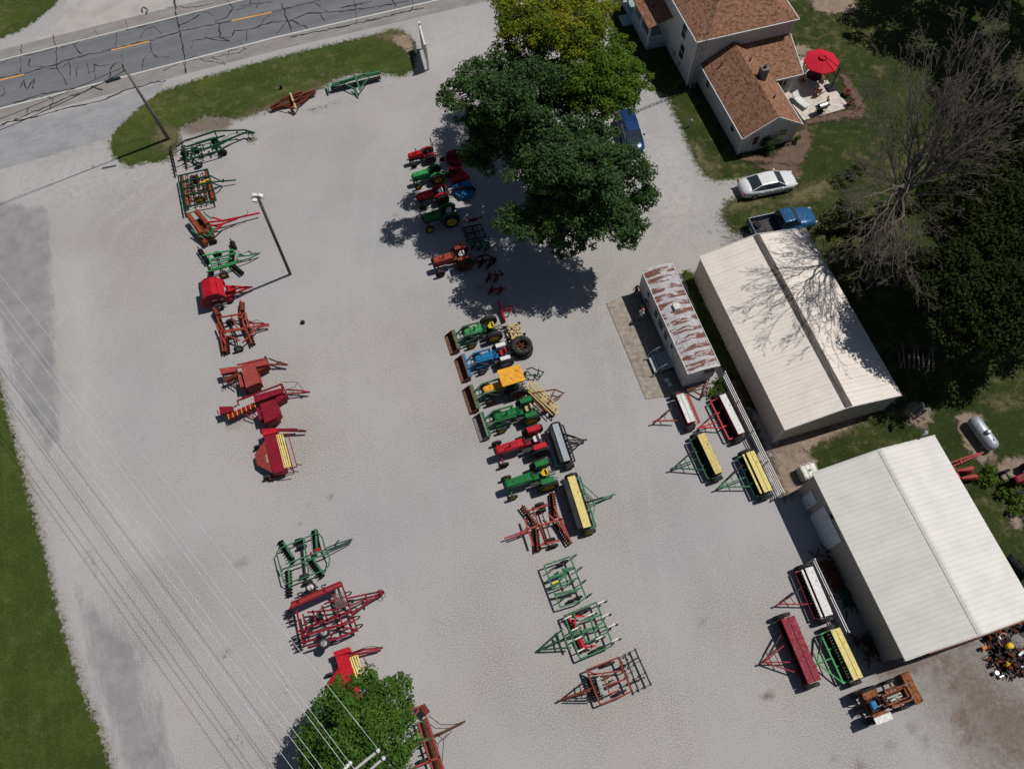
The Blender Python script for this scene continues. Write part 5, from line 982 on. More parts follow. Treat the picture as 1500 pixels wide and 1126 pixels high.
for i in range(14): a = i * .9; m.bar((A.x, A.y, .1 + i * .05), (A.x + .12 * cos(a), A.y + .12 * sin(a), .1 + i * .05), .05, .015)
t.part('auger', m, SLV)
zB = Z(600, 300, 6.255)
t = IMP('spring_harrow', 'black spring-tooth harrow in the tree shade between the dark green and the orange tractor', 'harrow', zB, (600, 255), GM)
t.bars('frame', BLK, [[(490, 215), (650, 180)], [(515, 265), (680, 230)], [(535, 318), (700, 295)], [(490, 210), (540, 325)], [(570, 195), (610, 310)], [(650, 180), (700, 300)]], .07, .5)
for a, b in (((490, 215), (650, 180)), ((515, 265), (680, 230)), ((535, 318), (700, 295))): t.shanks(DK, a, b, 6, .5, -1, .25)
def plow(label, o, beams, bots, mat, bmat, extra=(), r=None):
    t = IMP('moldboard_plow', label, 'plow', zB, o, GM); t.bars('beam', mat, beams, .09, .7)
    for x, y in bots:
        p = t.q(x, y, .35); m = MB(); pr = []
        for i in range(6):
            f = i / 5; pr.append([(p.x - .35 + f * .55, p.y - .15 + f * .3, .05 + .0 * f), (p.x - .33 + f * .5, p.y - .1 + f * .42, .22 + .05 * f), (p.x - .25 + f * .42, p.y + .0 + f * .5, .4 + .1 * f), (p.x - .23 + f * .42, p.y + .02 + f * .5, .4 + .1 * f), (p.x - .3 + f * .5, p.y - .07 + f * .42, .22 + .05 * f), (p.x - .33 + f * .55, p.y - .13 + f * .3, .05)])
        m.loft(pr, True); b = t.part('moldboard', m, bmat); m = MB(); m.bar((p.x, p.y, .3), (p.x - .05, p.y + .02, .72), .07, .12); t.part('plow_leg', m, mat, b)
    for x, y, R in extra:
        p = t.q(x, y, R); wheel(t, (p.x, p.y, R), R, R * .3, r or RUSTY)
    return t
plow('green three-bottom plow with rusty blades, right above the orange tractor’s rear wheel', (640, 365), [[(550, 345), (620, 315), (740, 355)], [(560, 365), (700, 400)], [(620, 315), (660, 395)], [(680, 335), (710, 395)], [(540, 375), (600, 350)]], [(590, 380), (650, 385), (715, 395)], JG2, RUSTY)
plow('black plow with two rusty blades and an orange coulter behind the orange tractor', (700, 510), [[(590, 490), (700, 455), (790, 500)], [(620, 530), (740, 500)], [(660, 470), (690, 530)], [(740, 470), (770, 540)]], [(660, 545), (735, 560), (780, 520)], BLK, RR, [(608, 520, .25)], OY)
plow('small dark red plow, upper of the two red plows in the shade', (770, 640), [[(715, 630), (790, 645), (860, 640)], [(780, 605), (800, 700)], [(820, 600), (860, 640)]], [(730, 675), (800, 680)], RR, RR)
plow('small dark red plow, lower one just above the red grader blade', (800, 775), [[(730, 775), (800, 770), (880, 765)], [(735, 770), (740, 810)], [(830, 745), (825, 800)]], [(755, 790), (835, 790)], RD2, RR)
t = IMP('grader_blade', 'bright red grader blade with a small triangular hitch', 'grader blade', zB, (845, 970), GM)
A, B = t.q(810, 885, .4), t.q(875, 1060, .4); u = (B - A).normalized(); nn = Vector((-u.y, u.x, 0)); m = MB(); rg = []
for f in (0, 1):
    P = A.lerp(B, f); rg.append([P + nn * (-.08) + Vector((0, 0, .12)), P + nn * .02 + Vector((0, 0, -.1)), P + nn * .0 + Vector((0, 0, -.34)), P + nn * .03 + Vector((0, 0, -.36)), P + nn * .06 + Vector((0, 0, -.1)), P + nn * (-.02) + Vector((0, 0, .14))])
m.loft(rg, False); m.bar(A + Vector((0, 0, .1)), B + Vector((0, 0, .1)), .12, .05); t.part('blade', m, RD)
t.bars('hitch', RD2, [[(845, 975), (885, 960), (945, 930)], [(865, 965), (925, 988)], [(945, 930), (925, 988)], [(885, 960), (890, 925), (945, 935)]], .06, .55)
zC = Z(640, 440, 6.255)
t = IMP('row_cultivator', 'tan row cultivator with gangs of shovels, above the pair of loose tractor tyres', 'cultivator', zC, (700, 280), GM)
t.bars('frame', TAN, [[(640, 235), (740, 215)], [(655, 290), (770, 255)], [(690, 350), (785, 315)], [(650, 225), (700, 360)], [(740, 215), (790, 330)], [(690, 225), (730, 330)]], .1, .65)
t.shanks(TAN, (650, 230), (745, 210), 3, .6, -1, .22); t.shanks(TAN, (665, 290), (770, 262), 3, .6, -1, .22); t.shanks(BLK, (680, 350), (790, 320), 3, .6, -1, .22)
m = MB()
for x, y in ((670, 240), (700, 235), (720, 320), (740, 330), (700, 345), (755, 290), (690, 290)): p = t.q(x, y, .7); m.box(p, (.3, .1, .12), rz=random.uniform(-.9, .9))
t.part('clamp_block', m, CY)
for x, y in ((620, 245), (745, 210), (655, 355), (795, 310)): t.wh(x, y, .18, RUSTY)
t.bars('drawbar', DK, [[(580, 272, .5), (640, 260, .6)], [(590, 240, .5), (640, 240, .6)]], .05)
# pair of loose tractor tyres
for k, (z, lab) in enumerate(((.23, 'large tractor tyre lying flat on the gravel under another one'), (.7, 'large tractor tyre with a rusty rim on top of another, behind the blue tractor'))):
    R = .82; t = T('tyre', lab, 'tyre', (765.5, 513.5) if k == 0 else (764, 512.5), group='pair of loose tractor tyres'); m = MB(); h = .22
    m.lathe([(.45, -h * .8), (R * .8, -h), (R * .95, -h * .9), (R * .97, -h * .5), (R * .97, h * .5), (R * .95, h * .9), (R * .8, h), (.45, h * .8), (.45, -h * .8)], (0, 0, z), 'z', 36)
    for i in range(26):
        for s_ in (-1, 1): a = 2 * pi * (i + (.5 if s_ > 0 else 0)) / 26; a1 = a + .14; r = R * .985; m.bar((r * cos(a), r * sin(a), z), (r * .98 * cos(a1), r * .98 * sin(a1), z + s_ * h * .95), .05, .05)
    t.part('tread', m, RUB); m = MB(); m.lathe([(.47, h * .8), (.43, h * .6), (.42, -h * .6), (.45, -h * .8)], (0, 0, z), 'z', 24)
    for i in range(6): m.bar((0.12 * cos(i * 1.047), .12 * sin(i * 1.047), z - .05), (.42 * cos(i * 1.047), .42 * sin(i * 1.047), z - .05), .07)
    m.lathe([(.12, -.08), (.14, .0), (.05, .03)], (0, 0, z), 'z', 12); t.part('rim', m, RUSTY)
t = IMP('boom_hitch', 'small dark green boom pole implement with a black cylinder, right of the orange canopy', 'boom', zC, (860, 670), GM)
t.bars('arm', JG3, [[(820, 630), (870, 615, .9), (920, 640), (980, 655)], [(765, 725, .3), (800, 690, .5), (915, 680)], [(820, 640), (870, 690, .4)], [(920, 640), (945, 700, .4), (980, 655)], [(935, 620), (920, 690)]], .06, .6); t.bars('cylinder', BLK, [[(765, 720, .4), (818, 655, .8)]], .13)
t = IMP('hay_rake', 'yellow side-delivery hay rake slanting across the gravel with a dark red hitch', 'hay rake', zC, (970, 900), GM)
t.bars('frame', CY, [[(840, 745), (1110, 960)], [(828, 800), (1100, 1045)], [(840, 745), (828, 800)], [(1110, 960), (1100, 1045)], [(850, 775), (1105, 1000)], [(835, 830), (1060, 1050)], [(870, 740), (1040, 880)]], .06, .8)
A0, A1 = t.q(845, 770, .6), t.q(1105, 990, .6); B0, B1 = t.q(828, 830, .3), t.q(1085, 1050, .3)
for k in range(5):
    f = k / 4; m = MB(); a = A0.lerp(B0, f); b = A1.lerp(B1, f); m.bar(a, b, .04)
    for i in range(20): p = a.lerp(b, (i + .5) / 20); m.bar(p, p + Vector((.06, -.08, -.24)), .02)
    t.part('tooth_bar', m, PY if k % 2 else CY)
t.bars('hitch', RR, [[(870, 850, .9), (1080, 815, .7), (1165, 850, .5)], [(1080, 815), (1020, 950)], [(860, 900), (1000, 1010, .5)], [(850, 870), (980, 1020, .5)], [(1010, 945), (1150, 860, .5)], [(925, 830), (970, 870)]], .07, .8)
t.wh(985, 1025, .27, RUSTY); t.wh(815, 840, .3, RUSTY); t.wh(1050, 1050, .26, BLK); t.bars('axle', BLK, [[(985, 1025, .3), (900, 930, .6)], [(815, 840, .3), (850, 880, .6)]], .06)
zD = Z(680, 560, 4.896)
drill('grey grain drill with a long pale footboard, beside the red row-crop tractor', zD, (652, 300), (737, 560), .44, GB, BLK, BLK, (858, 413), [(700, 370), (715, 410), (735, 450), (762, 500)], R=.42, side=1, foot=GB, seams=0, backbox=.3, group='grain drills by the tractor row')
drill('long green grain drill with one pale yellow lid, beside the green row-crop tractor', zD, (767, 675), (882, 1035), .55, PY, JG2, JG2, (1060, 808), [(878, 862), (884, 885)], R=.5, side=1, seams=0, rim=JY, backbox=.42, braces=[((800, 682), (965, 832)), ((845, 765), (930, 845)), ((940, 868), (918, 985)), ((918, 985), (945, 1040))], group='grain drills by the tractor row')
zE = Z(720, 700, 5.629)
t = IMP('disc_harrow', 'rust-red tandem disc harrow in an X shape with its tongue to the left', 'disc harrow', zE, (450, 390), GM)
t.bars('frame', RF, [[(335, 235), (450, 555)], [(300, 270), (470, 220)], [(520, 235), (605, 460)], [(300, 420), (400, 390), (590, 335)], [(395, 555), (560, 510)], [(270, 330), (345, 560)], [(400, 395), (450, 545)], [(570, 330), (650, 520)], [(470, 300), (520, 345)]], .1, .75)
t.gangs(RUSTY, [((250, 235), (375, 405)), ((500, 120), (520, 330)), ((365, 420), (380, 605)), ((530, 370), (650, 550))], .24, 10, frame=RR)
t.bars('tongue', RF, [[(300, 425), (105, 498, .5)], [(300, 440), (150, 500, .5)], [(295, 400), (250, 460, .6)]], .08, .7)
for p in ((395, 220), (410, 270), (485, 510), (510, 560)): t.wh(*p, .36, DK)
t.bars('axle', RR, [[(400, 240), (500, 540)], [(395, 225), (470, 215)]], .07, .45)
t = IMP('chisel_plow', 'light green chisel plow frame with black shanks, next below the rust-red disc harrow', 'chisel plow', zE, (610, 850), GM)
t.bars('frame', JG2, [[(430, 720), (645, 648)], [(435, 725), (565, 1065)], [(648, 650), (780, 985)], [(565, 1065), (730, 1015), (780, 985)], [(480, 820), (690, 740)], [(500, 890), (720, 820)], [(510, 915), (630, 870)], [(580, 740), (640, 890)], [(520, 960), (740, 905)]], .085, .8)
t.bars('inner_beam', JG2, [[(525, 960), (710, 925)], [(590, 755), (680, 740)], [(480, 830), (600, 780)], [(545, 850), (620, 790)]], .14, .82)
for p in ((660, 652), (705, 755), (740, 862), (785, 975), (470, 765), (510, 795), (560, 1010), (520, 880), (600, 770), (640, 870)):
    P = t.q(p[0], p[1], .8); m = MB(); m.tube([(P.x, P.y, .8), (P.x + .3, P.y + .08, .86), (P.x + .45, P.y + .12, .55), (P.x + .3, P.y + .08, .2), (P.x + .05, P.y, .03)], .03, 4); m.box((P.x + .2, P.y + .05, .85), (.3, .07, .06), rz=.2); t.part('shank', m, JG3)
for p in ((570, 715), (600, 690), (660, 1010), (715, 985)): t.wh(*p, .3, DK)
t.bars('clamp', JY, [[(500, 870), (550, 850)]], .1, .9)
zF = Z(760, 860, 5.629)
t = IMP('chisel_plow', 'green chisel plow with red disc gangs, pale shanks and a triangular hitch', 'disc chisel', zF, (560, 370), GM)
t.bars('frame', JG2, [[(370, 235), (640, 122)], [(375, 230), (505, 590)], [(640, 125), (770, 460)], [(505, 590), (770, 480)], [(350, 340), (420, 520)], [(420, 400), (720, 320)], [(430, 380), (620, 330), (690, 290)], [(500, 280), (680, 225)], [(480, 300), (560, 460)], [(590, 260), (640, 420)], [(560, 455), (730, 370)], [(450, 200), (470, 260)]], .09, .8)
t.bars('tongue', JG3, [[(365, 340), (165, 515, .5)], [(420, 400), (165, 515, .5)], [(430, 495), (165, 515, .5)], [(320, 390), (345, 490)], [(300, 440), (250, 480, .5)]], .08, .7)
t.gangs(RR, [((400, 250), (465, 345)), ((430, 290), (475, 355)), ((480, 430), (530, 540)), ((505, 425), (555, 510))], .22, 5, frame=RD)
t.bars('gang_bracket', RD, [[(400, 240), (540, 235)], [(460, 230), (470, 350)]], .1, .75); t.bars('gang_bracket', RD, [[(540, 495), (635, 480)], [(500, 420), (545, 520)], [(600, 470), (600, 500)]], .1, .75)
for x, y in ((385, 262), (440, 360), (470, 432), (490, 532), (575, 238), (640, 432), (655, 140), (690, 248), (745, 330), (770, 450)):
    P = t.q(x, y, .8); m = MB(); m.box((P.x + .2, P.y + .06, .88), (.5, .08, .07), rz=.15); m.tube([(P.x + .4, P.y + .1, .85), (P.x + .55, P.y + .12, .5), (P.x + .25, P.y + .04, .05)], .03, 4); t.part('shank', m, WT)
    P = t.q(x + 62, y - 22, .8); m = MB(); m.box((P.x, P.y, .8), (.22, .12, .1), rz=.3); t.part('shank_spring', m, BLK)
for p in ((500, 215), (545, 195), (630, 520), (680, 495)): t.wh(*p, .32, RUSTY)
t = IMP('soil_finisher', 'red soil finisher with black rollers and rear tine bars, lowest in the middle row', 'soil finisher', zF, (740, 770), GM)
t.bars('frame', RDK, [[(555, 680), (820, 577)], [(560, 685), (670, 965)], [(820, 580), (930, 855)], [(670, 965), (860, 890), (930, 855)], [(575, 720), (860, 685)], [(690, 715), (745, 865)], [(730, 805), (880, 755)], [(700, 745), (760, 725)], [(740, 880), (830, 845)], [(570, 690), (640, 720)]], .085, .8)
for a, b in (((560, 745), (620, 930)), ((585, 735), (655, 930)), ((615, 730), (690, 925))):
    A, B = t.q(*a, .4), t.q(*b, .4); m = MB(); gang(m, A, B, .2, 9); t.part('disc_gang', m, BLK)
A, B = t.q(650, 740, .5), t.q(690, 880, .5); m = MB()
for i in range(9): P = A.lerp(B, (i + .5) / 9); m.box(P, (.28, .07, .25), rz=.3)
t.part('spring_bank', m, GREYR)
t.bars('tongue', RR, [[(600, 830), (385, 910, .6), (330, 935, .5)], [(590, 850), (400, 905, .6)]], .09, .7); t.bars('tongue_brace', BLK, [[(560, 765), (340, 935, .5)], [(600, 912), (350, 915, .5)], [(610, 930), (390, 935, .5)], [(500, 800), (520, 910)]], .06, .65)
t.bars('rear_bar', BLK, [[(870, 550), (990, 860)], [(955, 505), (1090, 805)], [(840, 660), (980, 580)], [(830, 690), (880, 640)], [(930, 785), (1040, 740)], [(880, 600), (900, 590)]], .08, .6)
for x, y in ((870, 555), (905, 640), (930, 695), (960, 770), (985, 850), (960, 512), (1000, 605), (1040, 705), (1085, 800), (905, 550), (945, 640), (990, 738), (1025, 828)):
    P = t.q(x, y, .6); m = MB(); m.box(P, (.22, .05, .05), rz=.3); m.box(P, (.05, .2, .05), rz=.3); m.tube([P, P + Vector((.15, .03, -.2)), P + Vector((0, 0, -.57))], .02, 4); t.part('tine', m, BLK)
for p in ((715, 640), (755, 625), (815, 880), (850, 858)): t.wh(*p, .3, DK)
t.shanks(BLK, (720, 720), (770, 830), 3, .7, 1, .3); t.shanks(BLK, (830, 620), (900, 820), 4, .7, 1, .25)
# ================= DRILLS ON THE RIGHT =================
r1 = Z(940, 540, 5.631); r2 = Z(1100, 780, 3.753)
drill('small grain drill with a grey-white lid and brown footboard, by the trailer hitch', r1, (313, 208), (412, 442), .62, WT, RF, OR, (115, 430), [(245, 332), (255, 425), (292, 428)], bar=((262, 235), (370, 465)), R=.42, foot=RF, seams=1, dark=RUSTY, zt=1.05)
drill('red grain drill with a clean white lid, against the long white pipe fence', r1, (666, 216), (823, 530), .5, WT, RD, RD, (480, 485), [(605, 368), (620, 440), (668, 488)], bar=((562, 262), (722, 582)), R=.52, seams=0)
drill('green grain drill with one worn pale yellow lid, left of the other yellow drill', r1, (488, 540), (638, 857), .58, CY, JG3, JG3, (262, 818), [(440, 665), (450, 745), (530, 835)], bar=((392, 585), (545, 905)), R=.48, seams=0)
drill('green grain drill with a split yellow lid, against the long white pipe fence', r1, (893, 686), (1044, 1008), .66, PY, JG3, JG2, (640, 978), [(828, 800), (850, 895), (912, 970)], bar=((782, 742), (950, 1055)), R=.52, seams=1, extra=PY)
drill('crimson grain drill with a white lid and white cups, beside the short white fence', r2, (318, 192), (428, 452), .56, WT, RD2, RD2, (158, 392), [(268, 308), (330, 392)], bar=((238, 215), (358, 478)), R=.58, seams=0, extra=WT, cups=PY)
drill('long all-crimson grain drill with a dusty crimson lid, foremost by the workshop', r2, (202, 466), (350, 816), .95, RD2, RD2, RD2, (72, 712), [(160, 562), (185, 615), (235, 710), (262, 772)], bar=((148, 492), (290, 838)), R=.58, seams=1)
drill('dark green grain drill with a split bright yellow lid, beside the rusted loader tractor', r2, (463, 530), (590, 800), .7, PY, JG3, LG, (365, 718), [(385, 560), (440, 690), (512, 830)], bar=((382, 556), (512, 832)), R=.5, seams=1, cups=PY)
# ================= FENCES, TANKS, POLES =================
def pipe_fence(label, a, b, n_post, rails, hgt=1.25):
    A = at(*a, hgt); B = at(*b, hgt); rot = atan2(B.y - A.y, B.x - A.x); t = T('pipe_fence', label, 'fence', (A.x, A.y, 0), rot=rot, group='white pipe fence panels'); L = (B - A).xy.length
    for i in range(n_post):
        x = L * i / (n_post - 1); m = MB(); m.cyl((x, 0, 0), (x, 0, hgt + .05), .055, n=8); m.sphere((x, 0, hgt + .06), .075, 8); m.bar((x, -.03, .3), (x, -.03, hgt), .09, .03); t.part('post', m, WT)
    for k in range(rails): z = hgt - .06 - k * (hgt - .3) / (rails - 1); m = MB(); m.cyl((0, .05, z), (L, .05, z), .042, n=8); t.part('rail', m, WT)
    m = MB(); m.bar((-.02, 0, .1), (-.02, 0, hgt), .05); t.part('end_post', m, GB)
pipe_fence('long white pipe fence along the cream storage shed, behind the drills', (1062, 545), (1148, 721), 5, 4)
pipe_fence('short white pipe fence by the workshop wall beside the white-lidded crimson drill', (1193, 819), (1243, 925), 3, 4)
t = T('liquid_tank', 'white caged plastic liquid tank with a green cap by the workshop corner', 'liquid tank', (1173, 708), rot=R17); m = MB()
rod_box(m, (.55, .5, .62), (1.1, 1.0, .95), .1); t.part('tank', m, paint('milky_plastic', (.68, .67, .6), .4, dirt=.3)); m = MB(); m.cyl((.55, .5, 1.08), (.55, .5, 1.16), .1); t.part('cap', m, paint('cap_green', (.02, .2, .12), .4))
m = MB()
for x in (0, .28, .55, .82, 1.1): m.bar((x, -.02, .1), (x, -.02, 1.1), .025); m.bar((x, 1.02, .1), (x, 1.02, 1.1), .025)
for x in (.36, .74): m.bar((x, -.02, 1.11), (x, 1.02, 1.11), .05, .02)
for z in (.15, .45, .8, 1.1):
    m.bar((0, -.02, z), (1.1, -.02, z), .025); m.bar((0, 1.02, z), (1.1, 1.02, z), .025); m.bar((-.02, 0, z), (-.02, 1., z), .025); m.bar((1.12, 0, z), (1.12, 1., z), .025)
m.box((.55, .5, .06), (1.15, 1.05, .12)); t.part('cage', m, paint('cage_grey', (.2, .2, .2), .5, .5))
t = T('propane_tank', 'long silver propane tank on legs in the yard behind the workshop', 'propane tank', (1432, 640), rot=radians(-67)); m = MB()
prof = [(.001, -1.35), (.25, -1.31), (.42, -1.18), (.5, -.98), (.5, .98), (.42, 1.18), (.25, 1.31), (.001, 1.35)]; m.lathe(prof, (0, 0, .72), 'x', 24); t.part('vessel', m, paint('tank_silver', (.42, .46, .5), .4, .35, dirt=.15))
m = MB(); m.cyl((.1, 0, 1.18), (.1, 0, 1.36), .2, n=14); m.sphere((.1, 0, 1.36), .2, 12, (1, 1, .4)); t.part('dome', m, SLV)
m = MB(); m.box((.75, 0, 1.23), (.2, .05, .04)); m.box((1.05, 0, 1.12), (.08, .3, .06)); t.part('fitting', m, DK)
for x in (-.8, .8): m = MB(); m.box((x, 0, .14), (.2, .8, .28)); t.part('leg', m, paint('block_grey', (.3, .3, .29), .8))
t = T('satellite_dish', 'small grey satellite dish on a thin dark pole behind the cream shed', 'satellite dish', (1326, 616)); m = MB(); m.cyl((0, 0, 0), (0, 0, 2.5), .04, n=8); t.part('pole', m, DK)
m = MB(); m.lathe([(.001, .05), (.2, .03), (.34, -.04), (.34, -.06), (.2, .01), (.001, .03)], (.0, 0, 2.6), 'x', 16); d = t.part('dish', m, GB); m = MB(); m.bar((0, 0, 2.45), (.5, -.2, 2.5), .03); m.box((.52, -.2, 2.52), (.1, .08, .1)); t.part('feed_arm', m, GB)
# utility pole with drooping lines
b0 = at(247, 204); tp = at(181, 98, 8.3)
t = T('utility_pole', 'grey wooden utility pole leaning over the lawn island toward the road', 'utility pole', (247, 204)); l = tp - b0; l.z = 8.3
m = MB(); m.tube([(0, 0, -.2), l * .5, l], [.17, .14, .11], 10); t.part('pole', m, paint('weathered_wood', (.2, .18, .16), .85, var=.3, dirt=.2))
m = MB(); m.bar(l + Vector((0, -.15, -.3)), l + Vector((0, -.15, .1)), .06); m.cyl(l + Vector((0, 0, 0)), l + Vector((0, 0, .25)), .05); t.part('insulator', m, DK)
WIRE = paint('black_cable', (.02, .02, .022), .5, dirt=0); AW = paint('aluminium_wire', (.7, .72, .76), .3, .3, dirt=0, bump=0)
def wire(name, label, A, B, sag, mat, r, group, cat='power line', n=26):
    m = MB(); m.tube([A.lerp(B, i / n) - Vector((0, 0, sag * 4 * (i / n) * (1 - i / n))) for i in range(n + 1)], r, 5); o = m.build(name, mat); tag(o, label, cat, group); return o
top = b0 + l
wire('overhead_cable', 'dark cable running left from the utility pole to beyond the frame, upper of two', top, at(-260, 262, 7.9), .5, WIRE, .022, 'cables from the utility pole', 'cable')
wire('overhead_cable', 'dark cable running left from the utility pole to beyond the frame, lower of two', top + Vector((0, 0, -.35)), at(-260, 275, 7.5), .9, WIRE, .03, 'cables from the utility pole', 'cable')
A, B = at(155, 120.5, 7.9), at(176, 114, 8.05); m = MB(); m.cyl(A, B, .1, n=10); m.bar(A, B, .05, .28); tag(m.build('splice_case', paint('splice_dark', (.02, .05, .045), .5)), 'dark cable splice case hanging just beside the pole top', 'splice case')
# lot light pole
b1 = at(425, 402); tq = at(377, 289, 9.6); l = tq - b1; l.z = 9.6
t = T('lamp_pole', 'tall brown lamp pole with white floodlights, standing alone in the gravel lot', 'lamp pole', (425, 402)); m = MB(); m.tube([(0, 0, 0), l], [.11, .085], 8); m.bar((.14, -.02, 0), l + Vector((.14, -.02, -.1)), .035); t.part('pole', m, paint('brown_pole', (.11, .08, .065), .8, var=.3))
m = MB(); m.bar(l + Vector((-.5, 0, -.1)), l + Vector((.5, 0, -.1)), .07); t.part('crossarm', m, MATS['galvanised'])
for dx, dy, rz in ((-.2, .14, .3), (.24, .1, -.3), (-.12, -.32, 0)): m = MB(); m.box(l + Vector((dx, dy, .05)), (.32, .24, .16), rz=rz, ry=.3); m.bar(l + Vector((0, 0, -.1)), l + Vector((dx, dy, .0)), .04); t.part('floodlight', m, WT)
# sign board seen edge-on, beside a bollard
t = T('sign_board', 'tall white roadside sign board seen edge-on at the end of the lawn island', 'sign', (628, 104), d=(622, 82)); ln = (at(622, 82) - at(628, 104)).length
SL = 3.2; m = MB(); m.box((SL / 2, 0, 1.75), (SL, .16, 1.9)); t.part('panel', m, WT); m = MB(); m.box((SL / 2, 0, 1.75), (SL - .2, .18, 1.7)); t.part('panel_face', m, paint('sign_face', (.5, .55, .55), .4))
for x in (.15, SL - .15): m = MB(); m.box((x, 0, 1.45), (.14, .2, 2.9)); m.box((x, 0, 2.93), (.2, .24, .05)); t.part('post', m, WT)
t = T('bollard', 'white pipe bollard with a cap beside the sign board', 'bollard', (609, 77)); m = MB(); m.cyl((0, 0, 0), (0, 0, 1.1), .13, n=12); t.part('post', m, WT); m = MB(); m.lathe([(.15, 1.1), (.15, 1.16), (.001, 1.2)], (0, 0, 0), 'z', 12); t.part('cap', m, SLV)
t = T('marker_stake', 'thin stake with a small dark box in the middle of the lawn island', 'stake', (414, 130)); m = MB(); m.bar((0, 0, 0), (0, 0, 1.1), .04); t.part('stake', m, GB); m = MB(); m.box((-.1, -.05, .2), (.2, .16, .4)); t.part('box', m, BLK)
t = T('rubber_block', 'small black block lying alone on the gravel below the lamp pole', 'block', (444, 473)); m = MB(); rod_box(m, (0, 0, .13), (.28, .24, .26)); t.part('block', m, BLK)
t = T('yard_hydrant', 'short white standpipe on the grass strip left of the farmhouse wing', 'standpipe', (1010, 186)); m = MB(); m.cyl((0, 0, 0), (0, 0, .8), .06); m.sphere((0, 0, .85), .11, 8); m.bar((0, 0, .7), (.2, 0, .65), .05); t.part('pipe', m, GB)
# big power lines, lower left; crossarm of the pole outside the frame
G_ = 'power lines over the lower left of the lot'; pz = 11.0
tips = [(555, 1098, 11.2), (562, 1109, 11.2), (517, 1122, 10.6), (508, 1126, 10.4), (473, 1126, 10.4), (461, 1126, 9.6), (429, 1126, 9.6)]
def pline(lab, p, q_, za, zb_, sag): # p,q pixel points on the line at height z; extended past both ends
    A, B = at(*p, za), at(*q_, zb_); d = (B - A); wire('power_line', lab, A - d * .5, B + (d * .25 if q_[1] > 1110 else Vector((0, 0, 0))), sag, AW, .013, G_)
pline('topmost white power line, ending at the crossarm tip in the roadside tree', (0, 404), (555, 1098), 11.0, 11.2, .25)
pline('second white power line from the top', (0, 440), (517, 1124), 10.8, 10.8, .25)
pline('third white power line from the top, close below the second', (0, 455), (508, 1127), 10.6, 10.6, .35)
pline('fourth white power line from the top', (0, 500), (473, 1127), 10.0, 10.0, .2)
pline('fifth white power line, close above the lowest', (0, 526), (461, 1127), 10.0, 9.8, .1)
pline('lowest white power line, nearest the left lawn', (0, 545), (429, 1127), 9.6, 9.6, .2)
t = T('power_pole', 'power pole with two wooden crossarms and white insulators over the roadside tree', 'power pole', (588, 1140)); 
def lw(px, py, z): v = at(px, py, z) - t.p; v.z = z; return v
m = MB(); m.tube([lw(588, 1140, 0), lw(512, 1152, 11.6)], [.17, .12], 10); t.part('pole', m, MATS['weathered_wood'])
for k, (a, b) in enumerate((((554, 1099, 11.0), (480, 1158, 11.0)), ((562, 1110, 11.0), (490, 1172, 11.0)))):
    m = MB(); m.bar(lw(*a), lw(*b), .12, .12); c = t.part('crossarm', m, paint('arm_wood', (.42, .4, .38), .8)); m = MB(); p = lw(*a)
    for i in range(3): m.lathe([(.001, 0), (.11 - .02 * i, .0), (.11 - .02 * i, .04), (.03, .06)], p + Vector((0, 0, .08 + i * .06)), 'z', 10)
    t.part('insulator', m, WT, c)
for px, py in ((513, 1117), (509, 1121), (506, 1125)): m = MB(); m.sphere(lw(px, py, 10.9), .11, 8); t.part('insulator', m, WT)
